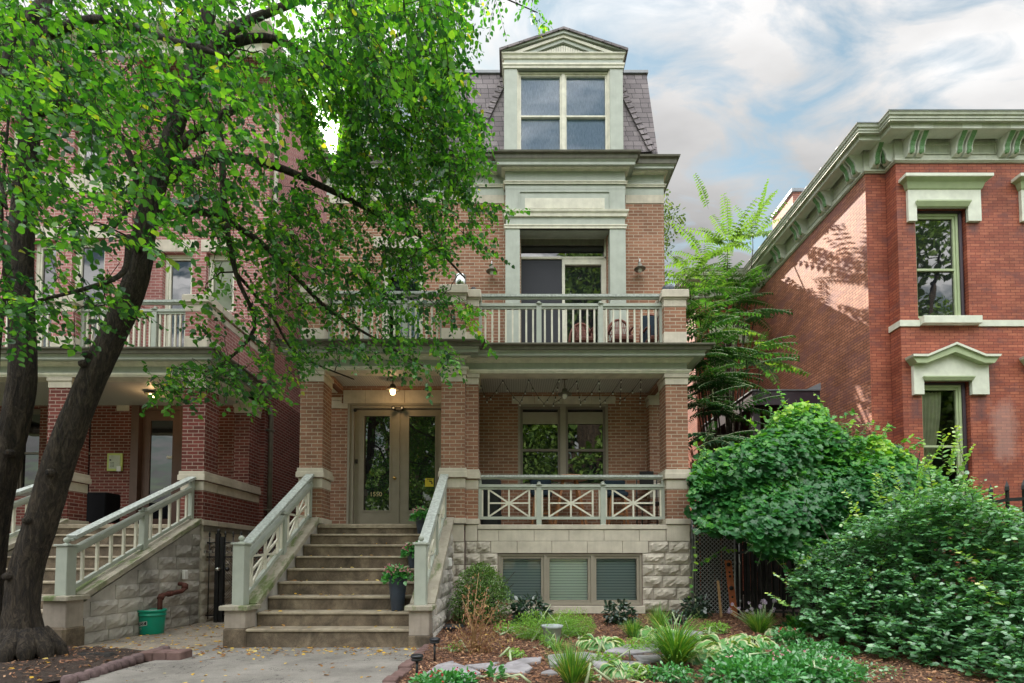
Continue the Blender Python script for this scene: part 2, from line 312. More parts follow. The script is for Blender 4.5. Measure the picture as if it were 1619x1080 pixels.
def special():
    # beadboard: fine grooves along the depth axis
    m, t, b = newmat('beadboard'); p = pos(t); s_ = mk(t, 'ShaderNodeSeparateXYZ'); lk(t, p, s_.inputs[0])
    fr = mm(t, 'FRACT', mm(t, 'MULTIPLY', mm(t, 'ADD', s_.outputs[0], 50), 22.0)); g = mm(t, 'LESS_THAN', fr, .14)
    lk(t, mixc(t, g, (.52,.53,.50), (.20,.20,.19)), b.inputs['Base Color']); b.inputs['Roughness'].default_value = .5; M['bead'] = m
    # roof shingles
    m, t, b = newmat('grey_shingles'); g = mk(t, 'ShaderNodeNewGeometry'); s1 = mk(t, 'ShaderNodeSeparateXYZ'); lk(t, g.outputs['Position'], s1.inputs[0])
    c = mk(t, 'ShaderNodeCombineXYZ'); lk(t, mm(t, 'ADD', s1.outputs[0], mm(t, 'ADD', s1.outputs[1], 30)), c.inputs[0]); lk(t, s1.outputs[2], c.inputs[1])
    br = mk(t, 'ShaderNodeTexBrick'); lk(t, c.outputs[0], br.inputs['Vector']); br.inputs['Color1'].default_value = (.235,.205,.215, 1); br.inputs['Color2'].default_value = (.15,.13,.14, 1); br.inputs['Mortar'].default_value = (.05,.045,.05, 1)
    br.offset = .37; br.squash = .7; br.squash_frequency = 3
    for k, v in (('Scale', 1), ('Mortar Size', .007), ('Mortar Smooth', .3), ('Brick Width', .24), ('Row Height', .125), ('Bias', 0)): br.inputs[k].default_value = v
    n = noise(t, g.outputs['Position'], 60, 4, .7); lk(t, mixc(t, 1.0, br.outputs['Color'], ramp(t, n, [(.3, .75), (.7, 1.2)]), 'MULTIPLY'), b.inputs['Base Color']); b.inputs['Roughness'].default_value = .9
    fr = mm(t, 'FRACT', mm(t, 'DIVIDE', mm(t, 'ADD', s1.outputs[2], 10), .125)); bump(t, b, mm(t, 'SUBTRACT', 1.0, fr), 1.0, .012); M['shingle'] = m
    # denim blind
    m, t, b = newmat('blue_woven_blind'); p = pos(t); n = noise(t, scl(t, p, (1, 1, .12)), 90, 5, .8)
    lk(t, ramp(t, n, [(.3, (.22,.27,.46)), (.7, (.58,.66,.88))]), b.inputs['Base Color']); b.inputs['Roughness'].default_value = .9; M['denim'] = m
    # slatted blind
    for nm, c1, c2 in (('slat', (.85,.92,.88), (.30,.36,.38)), ('slat_dark', (.38,.45,.50), (.12,.15,.18))):
        m, t, b = newmat('horizontal_' + nm); p = pos(t); s_ = mk(t, 'ShaderNodeSeparateXYZ'); lk(t, p, s_.inputs[0])
        g = mm(t, 'LESS_THAN', mm(t, 'FRACT', mm(t, 'MULTIPLY', mm(t, 'ADD', s_.outputs[2], 10), 20.0)), .22); lk(t, mixc(t, g, c1, c2), b.inputs['Base Color']); b.inputs['Roughness'].default_value = .6; M[nm] = m
    # glass: opaque dark (dim room behind) and see-through
    m, t, b = newmat('dark_window_glass'); b.inputs['Base Color'].default_value = (.012,.013,.016, 1); b.inputs['Roughness'].default_value = .015; b.inputs['IOR'].default_value = 1.9; b.inputs['Specular IOR Level'].default_value = .62
    bump(t, b, noise(t, pos(t), 2.2, 2), .05, .02); M['glass'] = m
    m, t, b = newmat('clear_window_glass'); t.nodes.remove(b); tr = mk(t, 'ShaderNodeBsdfTransparent'); gl = mk(t, 'ShaderNodeBsdfGlossy'); gl.inputs['Roughness'].default_value = .015
    fr = mk(t, 'ShaderNodeFresnel'); fr.inputs[0].default_value = 1.45; ms = mk(t, 'ShaderNodeMixShader'); lk(t, fr.outputs[0], ms.inputs[0]); lk(t, tr.outputs[0], ms.inputs[1]); lk(t, gl.outputs[0], ms.inputs[2])
    tr.inputs[0].default_value = (.9, .95, .93, 1); lk(t, ms.outputs[0], t.nodes['Material Output'].inputs[0]); M['clear'] = m
    # screen
    m, t, b = newmat('insect_screen'); n = noise(t, pos(t), 60, 5, .8); lk(t, ramp(t, n, [(.62, (.016,.018,.026)), (.72, (.09,.10,.12))]), b.inputs['Base Color']); b.inputs['Roughness'].default_value = .7; M['screen'] = m
    # concrete steps, stained
    m, t, b = newmat('stained_concrete'); p = pos(t); g_ = mk(t, 'ShaderNodeNewGeometry'); s2 = mk(t, 'ShaderNodeSeparateXYZ'); lk(t, g_.outputs['True Normal'], s2.inputs[0])
    s1 = mk(t, 'ShaderNodeSeparateXYZ'); lk(t, p, s1.inputs[0])
    n = noise(t, p, 3.5, 8, .7); c = ramp(t, n, [(.25, (.09,.065,.043)), (.5, (.19,.145,.10)), (.75, (.31,.25,.175))])
    n5 = noise(t, scl(t, p, (2.6, 2.6, 2.0)), 1.0, 7, .7, .6); c = mixc(t, ramp(t, n5, [(.38, 0.0), (.66, .85)]), c, (.032,.025,.018))
    c = mixc(t, 1.0, c, ramp(t, noise(t, p, 120, 3, .7), [(.3, .7), (.7, 1.25)]), 'MULTIPLY')
    lk(t, c, b.inputs['Base Color']); b.inputs['Roughness'].default_value = .9; bump(t, b, noise(t, p, 90, 5, .7), .4, .005); M['step'] = m
    m, t, b = newmat('pale_worn_concrete'); p = pos(t); n = noise(t, p, 3.0, 8, .7); c = ramp(t, n, [(.3, (.19,.155,.11)), (.7, (.42,.36,.265))])
    c = mixc(t, ramp(t, noise(t, p, 14, 5, .7), [(.5, 0.0), (.72, .5)]), c, (.10,.085,.06)); lk(t, c, b.inputs['Base Color']); b.inputs['Roughness'].default_value = .9; bump(t, b, noise(t, p, 90, 5, .7), .3, .004); M['tread'] = m
    # mossy coping
    m, t, b = newmat('mossy_stone_coping'); p = pos(t); n = noise(t, p, 4, 7, .7); c = ramp(t, n, [(.3, (.26,.235,.185)), (.7, (.45,.41,.33))])
    n6 = noise(t, scl(t, p, (2.2, 1, 1)), 1.9, 6, .65); c = mixc(t, ramp(t, n6, [(.49, 0.0), (.60, .85)]), c, (.09,.14,.03)); lk(t, c, b.inputs['Base Color']); b.inputs['Roughness'].default_value = .95; bump(t, b, noise(t, p, 40, 6, .7), .5, .01); M['moss'] = m
    # walk
    for nm, ca, cb_ in (('walk', (.15,.14,.125), (.28,.262,.235)), ('sidewalk', (.20,.17,.135), (.33,.285,.225))):
        m, t, b = newmat('concrete_' + nm); p = pos(t); n = noise(t, p, 1.6, 8, .65); c = ramp(t, n, [(.3, ca), (.7, cb_)])
        v = mk(t, 'ShaderNodeTexVoronoi'); v.inputs['Scale'].default_value = 110; lk(t, p, v.inputs['Vector']); sp_ = ramp(t, v.outputs['Distance'], [(.1, .55), (.45, 1.1)])
        c = mixc(t, 1.0, c, sp_, 'MULTIPLY'); n7 = noise(t, p, 5, 6, .7, 1.0); c = mixc(t, ramp(t, n7, [(.55, 0.0), (.72, .6)]), c, tuple(x * .5 for x in ca))
        ck = noise(t, p, .9, 6, .6, .4); c = mixc(t, mm(t, 'LESS_THAN', mm(t, 'ABSOLUTE', mm(t, 'SUBTRACT', ck, .53)), .0022), c, (.03,.028,.025))
        lk(t, c, b.inputs['Base Color']); b.inputs['Roughness'].default_value = .9; bump(t, b, noise(t, p, 140, 4, .7), .35, .004); M[nm] = m
    m, t, b = newmat('bark_mulch'); p = pos(t); v = mk(t, 'ShaderNodeTexVoronoi'); v.inputs['Scale'].default_value = 38; v.inputs['Randomness'].default_value = 1; lk(t, scl(t, p, (1, 1.5, 1)), v.inputs['Vector'])
    sc_ = mk(t, 'ShaderNodeSeparateColor'); lk(t, v.outputs['Color'], sc_.inputs[0]); c = ramp(t, sc_.outputs[0], [(.0, (.045,.024,.017)), (.5, (.13,.06,.036)), (1, (.28,.14,.075))])
    lk(t, c, b.inputs['Base Color']); b.inputs['Roughness'].default_value = .9; bump(t, b, mm(t, 'MULTIPLY', v.outputs['Distance'], -1.0), 1.0, .03); M['mulch'] = m
    m, t, b = newmat('dark_soil'); p = pos(t); n = noise(t, p, 30, 8, .8); lk(t, ramp(t, n, [(.3, (.018,.013,.011)), (.7, (.085,.055,.04))]), b.inputs['Base Color']); b.inputs['Roughness'].default_value = .95; bump(t, b, n, 1.0, .03); M['soil'] = m
    # bark
    m, t, b = newmat('grey_brown_bark'); p = pos(t); n = noise(t, scl(t, p, (13, 13, 3.0)), 1.6, 8, .75, 1.2); n8 = noise(t, p, 70, 3, .8)
    c = ramp(t, n, [(.36, (.008,.006,.005)), (.5, (.045,.033,.023)), (.66, (.13,.10,.07))]); c = mixc(t, ramp(t, n8, [(.66, 0.0), (.74, .6)]), c, (.28,.28,.24))
    lk(t, c, b.inputs['Base Color']); b.inputs['Roughness'].default_value = .92; bump(t, b, mm(t, 'ADD', n, mm(t, 'MULTIPLY', n8, .3)), 1.0, .09); M['bark'] = m
    # glowing lamps
    for nm, c, e in (('lamp_on', (1, .62, .28), 6), ('bulb_dim', (1, .8, .55), 1.2)):
        m, t, b = newmat(nm); b.inputs['Base Color'].default_value = (.8,.75,.65, 1); b.inputs['Emission Color'].default_value = (*c, 1); b.inputs['Emission Strength'].default_value = e; M[nm] = m
    m, t, b = newmat('clear_bulb'); b.inputs['Base Color'].default_value = (.7,.7,.68, 1); b.inputs['Roughness'].default_value = .1; M['bulb'] = m
    m, t, b = newmat('chips'); a = mk(t, 'ShaderNodeAttribute', attribute_name='rnd'); lk(t, ramp(t, a.outputs['Fac'], [(0, (.08,.04,.028)), (.5, (.27,.12,.06)), (1, (.48,.29,.17))]), b.inputs['Base Color']); b.inputs['Roughness'].default_value = .9; M['chips'] = m
special()
def leafmat(name, stops, trans=.45, rough=.45, gloss=.06, tint=(1.3, 1.25, .35)):
    m = bpy.data.materials.new(name); m.use_nodes = True; t = m.node_tree; t.nodes.clear(); o = mk(t, 'ShaderNodeOutputMaterial')
    a = mk(t, 'ShaderNodeAttribute', attribute_name='rnd'); c = ramp(t, a.outputs['Fac'], stops)
    d = mk(t, 'ShaderNodeBsdfDiffuse'); tl = mk(t, 'ShaderNodeBsdfTranslucent'); g = mk(t, 'ShaderNodeBsdfGlossy'); g.inputs['Roughness'].default_value = rough
    lk(t, c, d.inputs[0]); lk(t, mixc(t, 1.0, c, tint, 'MULTIPLY'), tl.inputs[0])
    m1 = mk(t, 'ShaderNodeMixShader'); m1.inputs[0].default_value = trans; lk(t, d.outputs[0], m1.inputs[1]); lk(t, tl.outputs[0], m1.inputs[2])
    m2 = mk(t, 'ShaderNodeMixShader'); m2.inputs[0].default_value = gloss; lk(t, m1.outputs[0], m2.inputs[1]); lk(t, g.outputs[0], m2.inputs[2]); lk(t, m2.outputs[0], o.inputs[0]); return m
M['linden'] = leafmat('linden_leaf', [(0, (.012,.07,.035)), (.35, (.045,.20,.03)), (.75, (.13,.38,.045)), (.95, (.25,.50,.06)), (1, (.42,.46,.07))], .60, .45, .05)
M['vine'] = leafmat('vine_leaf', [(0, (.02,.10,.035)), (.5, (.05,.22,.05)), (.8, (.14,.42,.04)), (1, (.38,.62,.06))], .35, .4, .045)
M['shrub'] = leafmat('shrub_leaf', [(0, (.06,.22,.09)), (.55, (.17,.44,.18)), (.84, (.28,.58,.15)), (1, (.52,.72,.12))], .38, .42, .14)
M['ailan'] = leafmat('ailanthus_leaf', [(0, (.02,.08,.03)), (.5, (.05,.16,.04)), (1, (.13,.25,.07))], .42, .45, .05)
M['farleaf'] = leafmat('distant_leaf', [(0, (.05,.09,.04)), (1, (.15,.22,.08))], .35, .6, .03)
M['street'] = leafmat('street_tree_leaf', [(0, (.05,.13,.03)), (1, (.20,.34,.07))], .35, .6, .03)
M['box'] = leafmat('boxwood_leaf', [(0, (.05,.13,.03)), (1, (.20,.36,.07))], .3, .4, .06)
M['hosta'] = leafmat('hosta_leaf', [(0, (.09,.26,.09)), (1, (.19,.44,.12))], .3, .4, .06)
M['hostaedge'] = leafmat('hosta_margin', [(0, (.45,.52,.28)), (1, (.60,.62,.38))], .3, .5, .04)
M['dark'] = leafmat('hellebore_leaf', [(0, (.012,.035,.022)), (1, (.04,.095,.05))], .2, .3, .10)
M['grassy'] = leafmat('grass_blade', [(0, (.07,.22,.04)), (.6, (.16,.40,.06)), (.9, (.36,.50,.10)), (1, (.50,.34,.12))], .35, .5, .05)
M['feather'] = leafmat('feathery_leaf', [(0, (.15,.36,.06)), (1, (.36,.60,.11))], .4, .5, .03)
M['vinca'] = leafmat('glossy_bedding_leaf', [(0, (.04,.20,.05)), (1, (.12,.44,.11))], .3, .3, .10)
M['dried'] = leafmat('dried_leaf', [(0, (.20,.10,.06)), (.7, (.42,.24,.14)), (1, (.55,.42,.16))], .3, .7, .02, (1.1, .9, .6))
M['pink'] = leafmat('pink_petal', [(0, (.60,.20,.28)), (1, (.85,.50,.52))], .3, .6, .02, (1.1, .8, .8))
M['red'] = leafmat('red_petal', [(0, (.45,.02,.04)), (1, (.7,.05,.08))], .3, .6, .02, (1.1, .6, .6))
M['lilac'] = leafmat('lilac_petal', [(0, (.40,.34,.42)), (1, (.62,.52,.66))], .3, .6, .02, (1, .9, 1))
M['fallen'] = leafmat('fallen_leaf', [(0, (.22,.09,.03)), (.4, (.42,.22,.05)), (.75, (.72,.46,.05)), (1, (.70,.60,.22))], .15, .6, .04, (1.1, .9, .6))

# ---------------------------------------------------------------- leaf clouds as one mesh
T_HEART = (np.array([(0,0,0),(.12,.34,.02),(.42,.46,.06),(.78,.24,.03),(1.08,0,-.06),(.78,-.24,.03),(.42,-.46,.06),(.12,-.34,.02),(.5,0,-.03)]), [(0,8,2,1),(8,4,3,2),(0,7,6,8),(8,6,5,4)])
T_OVAL = (np.array([(0,0,0),(.35,.27,.05),(.75,.2,.03),(1,0,-.05),(.75,-.2,.03),(.35,-.27,.05),(.5,0,-.02)]), [(0,6,2,1),(6,3,2),(0,5,4,6),(6,4,3)])
T_LANCE = (np.array([(0,0,0),(.35,.13,.03),(1,0,-.1),(.35,-.13,.03)]), [(0,2,1),(0,3,2)])
T_GRAPE = (np.array([(0,0,0),(-.08,.3,.03),(.22,.52,.05),(.45,.3,.04),(.75,.38,.03),(1.0,0,-.08),(.75,-.38,.03),(.45,-.3,.04),(.22,-.52,.05),(-.08,-.3,.03),(.42,0,-.05)]), [(0,10,2,1),(10,4,3,2),(10,5,4),(0,9,8,10),(10,8,7,6),(10,6,5)])
T_QUAD = (np.array([(0,-.5,0),(1,-.5,0),(1,.5,0),(0,.5,0)]), [(0,1,2,3)])
def leafmesh(name, pos_, dr, up, size, tpl, mat, rnd=None, widths=None):
    V, Fs = tpl; n = len(pos_); k = len(V)
    dr = dr / (np.linalg.norm(dr, axis=1, keepdims=True) + 1e-9); side = np.cross(up, dr); side /= (np.linalg.norm(side, axis=1, keepdims=True) + 1e-9); nr = np.cross(dr, side)
    size = np.broadcast_to(np.asarray(size, float), (n,)); wd = size if widths is None else widths
    bend = rng.uniform(.3, 1.8, n)
    co = pos_[:, None, :] + dr[:, None, :] * (V[None, :, 0:1] * size[:, None, None]) + side[:, None, :] * (V[None, :, 1:2] * wd[:, None, None]) + nr[:, None, :] * (V[None, :, 2:3] * size[:, None, None] * bend[:, None, None])
    co = co.reshape(-1, 3); me = bpy.data.meshes.new(name); me.vertices.add(n * k); me.vertices.foreach_set('co', co.ravel())
    loops = np.concatenate([np.array(f) for f in Fs]); lt = np.array([len(f) for f in Fs]); ls = np.concatenate([[0], np.cumsum(lt)[:-1]])
    L_ = len(loops); me.loops.add(n * L_); me.loops.foreach_set('vertex_index', (loops[None, :] + np.arange(n)[:, None] * k).ravel().astype(np.int32))
    me.polygons.add(n * len(Fs)); me.polygons.foreach_set('loop_start', (ls[None, :] + np.arange(n)[:, None] * L_).ravel().astype(np.int32))
    me.update(calc_edges=True); me.materials.append(mat)
    me.polygons.foreach_set('use_smooth', np.ones(n * len(Fs), bool))
    if rnd is None: rnd = rng.random(n)
    at = me.attributes.new('rnd', 'FLOAT', 'POINT'); at.data.foreach_set('value', np.repeat(np.clip(rnd, 0, 1), k).astype(np.float32)); me.validate(); return me
def link(name, me, parent=None, loc=(0, 0, 0), label=None, cat=None, group=None, kind=None):
    o = bpy.data.objects.new(name, me); col.objects.link(o); off = Vector(loc)
    if parent is not None: o.parent = parent; off = WL[parent.name]
    else: o.location = loc
    WL[o.name] = off; me.transform(__import__('mathutils').Matrix.Translation(-off)); setp(o, label, cat, group, kind); return o
def rv(n, s=1.0): return rng.normal(0, s, (n, 3))
def A(*v): return np.array(v, float)
def text_mesh(body, size, mat, name, loc, rot, parent, ext=.002, align='CENTER'):
    cu = bpy.data.curves.new(name, 'FONT'); cu.body = body; cu.size = size; cu.extrude = ext; cu.align_x = align
    tmp = bpy.data.objects.new('tmp', cu); col.objects.link(tmp); bpy.context.view_layer.update()
    me = bpy.data.meshes.new_from_object(tmp.evaluated_get(bpy.context.evaluated_depsgraph_get())); bpy.data.objects.remove(tmp)
    me.materials.clear(); me.materials.append(mat); o = bpy.data.objects.new(name, me); col.objects.link(o); o.parent = parent
    o.location = Vector(loc) - WL[parent.name]; o.rotation_euler = rot; return o
# ================================================================ shared house pieces
YL, YR, YW, YD, YB = 8.85, 9.0, 10.4, 10.03, 10.2
def zc(py): return ZZ(py, YR)
FLOOR = 1.71; CEIL = 4.57; BEAM = zc(591)
def win(parent, x0, x1, z0, z1, Y, fm, fw=.06, depth=.09, cols=1, rail=None, gm='glass', back=None, sash='same', sw=.04, name='window', splits=None, pane_off=.0, mull=None):
    sm_ = fm if sash == 'same' else sash
    f = MB(M[fm]); f.box(x0, x0 + fw, Y, Y + depth, z0, z1); f.box(x1 - fw, x1, Y, Y + depth, z0, z1)
    f.box(x0 + fw, x1 - fw, Y, Y + depth, z1 - fw, z1); f.box(x0 + fw, x1 - fw, Y - .015, Y + depth, z0, z0 + fw)
    sp_ = splits or [x0 + fw + (x1 - x0 - 2 * fw) * i / cols for i in range(cols + 1)]
    mw = (mull or fw) / 2
    for s_ in sp_[1:-1]: f.box(s_ - mw, s_ + mw, Y, Y + depth, z0 + fw, z1 - fw)
    W = part(name, f, parent)
    for i in range(len(sp_) - 1):
        a = sp_[i] + (mw if i else 0); b = sp_[i + 1] - (mw if i < len(sp_) - 2 else 0)
        s_ = MB(M[sm_]); za, zb = z0 + fw, z1 - fw; ya, yb = Y + .022, Y + depth - .012
        s_.box(a + .001, a + sw, ya, yb, za, zb); s_.box(b - sw, b - .001, ya, yb, za, zb); s_.box(a + sw, b - sw, ya, yb, za, za + sw); s_.box(a + sw, b - sw, ya, yb, zb - sw, zb)
        if rail: s_.box(a + sw, b - sw, ya - .008, yb, rail - sw * .5, rail + sw * .5)
        part('sash', s_, W)
        g = MB(M[gm]); yy = Y + depth * .62 + pane_off; g.face([(a, yy, za), (b, yy, za), (b, yy, zb), (a, yy, zb)]); part('pane', g, W)
    if back:
        g = MB(M[back]); yy = Y + depth * .62 + .025; g.box(x0 + fw, x1 - fw, yy, yy + .004, z0 + fw, z1 - fw); part('blind', g, W)
    return W
def rock(mb, a0, a1, z0, z1, fn, amp=.042, nx=None, nz=6):
    """rock-faced block; fn(a, z, out) -> point"""
    nx = nx or max(5, int((a1 - a0) / .045)); g = .004
    a0 += g; a1 -= g; z0 += g; z1 -= g; h = np.zeros((nz + 1, nx + 1)); cx_, cz_ = rng.uniform(.2, .8), rng.uniform(.3, .75); ph = rng.uniform(0, 6)
    for j in range(nz + 1):
        for i in range(nx + 1):
            u, v = i / nx, j / nz; e = min(u * (a1 - a0), (1 - u) * (a1 - a0), v * (z1 - z0), (1 - v) * (z1 - z0)) / .05
            ridge = 1 - abs(v - (cz_ + .18 * math.sin(ph + 7 * u))) * 1.5
            h[j, i] = min(1, max(0, e)) * amp * (.25 + .75 * max(0, ridge) + rng.uniform(-.30, .30))
    vs = []; fs = []
    for j in range(nz + 1):
        for i in range(nx + 1):
            ji = 0 if i in (0, nx) or j in (0, nz) else 1
            vs.append(fn(a0 + (a1 - a0) * i / nx + ji * rng.uniform(-.007, .007), z0 + (z1 - z0) * j / nz + ji * rng.uniform(-.006, .006), h[j, i]))
    for j in range(nz):
        for i in range(nx): b = j * (nx + 1) + i; fs.append((b, b + 1, b + nx + 2, b + nx + 1))
    mb.mesh(vs, fs)
    r = [(0,0),(nx,0),(nx,nz),(0,nz)]; rim = [fn(a0 + (a1 - a0) * i / nx, z0 + (z1 - z0) * j / nz, 0) for i, j in r]; bk = [fn(a0 + (a1 - a0) * i / nx, z0 + (z1 - z0) * j / nz, -.02) for i, j in r]
    for k in range(4): mb.face([rim[k], bk[k], bk[(k + 1) % 4], rim[(k + 1) % 4]])
def courses(mb, a0, a1, zs, fn, joints=None, w=.42, mat=None):
    for k, (z1, z0) in enumerate(zip(zs[:-1], zs[1:])):
        xs = [a0]; x = a0 + w * (.55 if k % 2 else 1) * rng.uniform(.8, 1.1)
        while x < a1 - .12: xs.append(x); x += w * rng.uniform(.85, 1.2)
        xs.append(a1)
        for a, b in zip(xs[:-1], xs[1:]): rock(mb, a, b, z0, z1, fn)
def ashlar(mb, xs, z0, z1, Y, depth=.03):
    for a, b in zip(xs[:-1], xs[1:]): mb.bbox(a + .003, b - .003, Y, Y + depth, z0 + .003, z1 - .003, .004)
def pier(parent, x0, x1, y0, y1, bm='brick', top=True, name='porch_pier'):
    b = MB(M[bm]); b.box(x0, x1, y0, y1, FLOOR + .09, BEAM - .06)
    o = part(name, b, parent)
    for za, zb, d in ((828.6, 820.3, .03), (773, 758.5, .008), (757, 748.5, .045), (748.5, 742.5, .03)):
        s = MB(M['stone']); s.bbox(x0 - d, x1 + d, y0 - d, y1 + d, zc(za), zc(zb), .006); part('stone_band', s, o)
    s = MB(M['stone'])
    if top:
        s.bbox(x0 - .012, x1 + .012, y0 - .012, y1 + .012, zc(608), zc(597.5), .005); s.bbox(x0 - .03, x1 + .03, y0 - .03, y1 + .03, zc(597.5), zc(591.2), .006)
        part('capital', s, o)
    return o
def bal_pier(parent, x0, x1, y0, y1, bm='brick'):
    b = MB(M[bm]); b.box(x0, x1, y0, y1, zc(527), zc(482)); o = part('balcony_pier', b, parent)
    s = MB(M['stone']); s.bbox(x0 - .008, x1 + .008, y0 - .008, y1 + .008, zc(558), zc(525), .004); s.bbox(x0 - .008, x1 + .008, y0 - .008, y1 + .008, zc(484.5), zc(474), .004)
    s.bbox(x0 - .05, x1 + .05, y0 - .05, y1 + .05, zc(471), zc(459), .012); s.box(x0 - .02, x1 + .02, y0 - .02, y1 + .02, zc(474), zc(471)); part('stone_cap', s, o); return o
def entab(parent, x0, x1, yf, yb, name='cornice'):
    def z(py, d): return ZZ(py, YR - d)
    m = MB()
    m.use(M['cream']).sweep(x0, x1, yf, yb, [(-.25, BEAM), (.035, BEAM), (.035, z(588.5, .04)), (.05, z(587.5, .05)), (.06, z(585.5, .06)), (.06, z(584.2, .06)), (.0, z(583.6, 0))])
    m.use(M['sage']).sweep(x0, x1, yf, yb, [(0, z(583.6, 0)), (0, z(574, 0))])
    m.use(M['cream']).sweep(x0, x1, yf, yb, [(0, z(574, 0)), (.03, z(572, .03)), (.045, z(569, .05)), (.09, z(566, .09)), (.09, z(565, .09))])
    m.use(M['sage']).sweep(x0, x1, yf, yb, [(.09, z(565, .09)), (.24, z(565, .09) + .003), (.24, z(562, .24)), (.235, z(557, .24)), (.26, z(554, .26)), (.26, z(553, .26))])
    m.use(M['gutter']).sweep(x0, x1, yf, yb, [(.26, z(553, .26)), (.31, z(552, .31)), (.32, z(547, .32)), (.37, z(544, .37)), (.375, z(541.5, .375)), (.355, z(541.5, .375)), (.355, z(545, .35)), (.2, z(545, .35)), (-.1, z(545, .35) + .02)])
    return part(name, m, parent)
def finial(mb, c, r=.04): mb.lathe(c, [(r * 1.1, 0), (r * 1.2, .012), (r * .5, .022), (r * .5, .03)], 12); mb.ball((c[0], c[1], c[2] + .03 + r * .85), r)
class Fr:                                                  # railing frame: along s (horizontal distance), up h
    def __init__(s, p0, p1, z0, z1): s.p0 = Vector(p0); d = Vector(p1) - s.p0; s.len = d.length; s.d = d.normalized(); s.z0 = z0; s.sl = (z1 - z0) / s.len; s.n = Vector((-s.d.y, s.d.x, 0))
    def at(s, u, h): p = s.p0 + s.d * u; return Vector((p.x, p.y, s.z0 + s.sl * u + h))
    def beam(s, mb, u0, h0, u1, h1, w_, t_): mb.beam(s.at(u0, h0), s.at(u1, h1), t_, w_, s.at(u1, h1).__sub__(s.at(u0, h0)).cross(s.n).normalized())
    def vert(s, mb, u, h0, h1, w_, t_):                   # upright member, true vertical sides
        a = s.d * (w_ / 2); b = s.n * (t_ / 2); vs = []
        for h in (h0, h1):
            for i, j in ((-1,-1),(1,-1),(1,1),(-1,1)):
                p = s.at(u + i * w_ / 2, h) + b * j; vs.append(p)
        mb.mesh(vs, [(0,3,2,1),(4,5,6,7),(0,1,5,4),(1,2,6,5),(2,3,7,6),(3,0,4,7)])
def railing(parent, fr, H, posts, style, hb=.10, top_w=.13, ends=True, endpost=None, name='railing', nb=7, post_ext=-.02, ball=True, low=.0):
    """H: top of handrail; H2 second rail under it; style 'jack' or 'bars'"""
    m = MB(M['sage_top']); fr.beam(m, 0, H - .02, fr.len, H - .02, .045, top_w); m.use(M['sage']); fr.beam(m, 0, H - .055, fr.len, H - .055, .03, .05)
    o = part(name, m, parent)
    h2 = H - .195; r = MB(M['sage']); fr.beam(r, 0, h2, fr.len, h2, .05, .09); fr.beam(r, 0, h2 - .045, fr.len, h2 - .045, .04, .05); part('lower_handrail', r, o)
    r = MB(M['sage']); fr.beam(r, 0, hb, fr.len, hb, .05, .05); part('bottom_rail', r, o)
    pw = .09; edges = [0] + list(posts) + [fr.len]
    for p in posts:
        q = MB(M['sage']); fr.vert(q, p, -.01 + low, h2 - .03, pw, pw); c = fr.at(p, h2 + .025); q.lathe((c.x, c.y, c.z - .01), [(.075, 0), (.075, .012), (.03, .03), (.03, .035), (.035, .045), (.03, .062), (.005, .068)], 12); part('post', q, o)
    if ends:
        for p in (0.03, fr.len - .03): q = MB(M['sage']); fr.vert(q, p, hb - .02, H - .06, .055, .055); part('post', q, o)
    for i, (a, b) in enumerate(zip(edges[:-1], edges[1:])):
        a += (pw / 2 if i else .06); b -= (pw / 2 if i < len(edges) - 2 else .06)
        t, d = h2 - .065, hb + .025
        if style == 'bars':
            for k in range(nb):
                u = a + (b - a) * (k + .5) / nb; q = MB(M['cream']); fr.vert(q, u, d, t, .032, .032); part('baluster', q, o)
        else:
            q = MB(M['cream']); W_ = b - a; s0, s1 = a + .13 * W_, b - .13 * W_; c = (s0 + s1) / 2; mh = (t + d) / 2
            for u in (a + .015, b - .015, s0, s1, c): fr.vert(q, u, d, t, .03, .032)
            fr.beam(q, s0, mh, s1, mh, .028, .026); fr.beam(q, s0, d, s1, t, .030, .022); fr.beam(q, s0, t, s1, d, .030, .018); part('lattice', q, o)
    return o
def stairs_unit(parent, x0, x1, yfront, ytop, n=9, rise=.19, run=.29, pedx=None, side=None):
    st = None
    for k in range(n):
        y = yfront + run * k; z = rise * (k + 1); m = MB(M['step'])
        zb = -.12 if k == 0 else rise * k
        m.box(x0, x1, y + .02, ytop, zb, z - .032); m.use(M['tread']); m.bbox(x0, x1, y, ytop, z - .032, z, .012) if k < n - 1 else m.bbox(x0, x1, y, ytop + .3, z - .07, z, .012)
        if k == 0: st = part('staircase', m, parent)
        else: part('step', m, st)
    return st

# ================================================================ MAIN HOUSE
XR = XX(1051.3, 480, YW); XLH = -3.95
H = thing('brick_house', 'tall tan brick three-storey house with sage green trim, columned porch and gabled dormer', 'house', (0, 9.6, 0))
# -- main walls
gwin = (XX(819, 700, YW), XX(962, 700, YW), ZZ(771, YW), ZZ(638, YW))
bx0, bx1 = XX(799, 420, YB), XX(989.5, 420, YB)
brec = (XX(822, 420, YB), XX(965, 420, YB), 4.9, ZZ(362, YB))
lwin = (XX(603, 440, YW), XX(669, 440, YW), 4.95, ZZ(393, YW))
m = MB(M['brick']); m.wall(XLH, XR, -.1, ZZ(322, YW), YW, .22, [gwin, (brec[0] + .02, brec[1] - .02, 4.95, brec[3] + .05), lwin])
zt = ZZ(243, YW - .28)
m.face([(XR, YW, -.1), (XR, 23, -.1), (XR, 23, zt), (XR, YW, zt)]); m.face([(XLH, 23, -.1), (XLH, YW, -.1), (XLH, YW, zt), (XLH, 23, zt)])
m.face([(XLH, 23, -.1), (XR, 23, -.1), (XR, 23, zt), (XLH, 23, zt)][::-1])
m.box(XLH, XR, YW, YW + .1, ZZ(322, YW), zt)
part('wall', m, H)
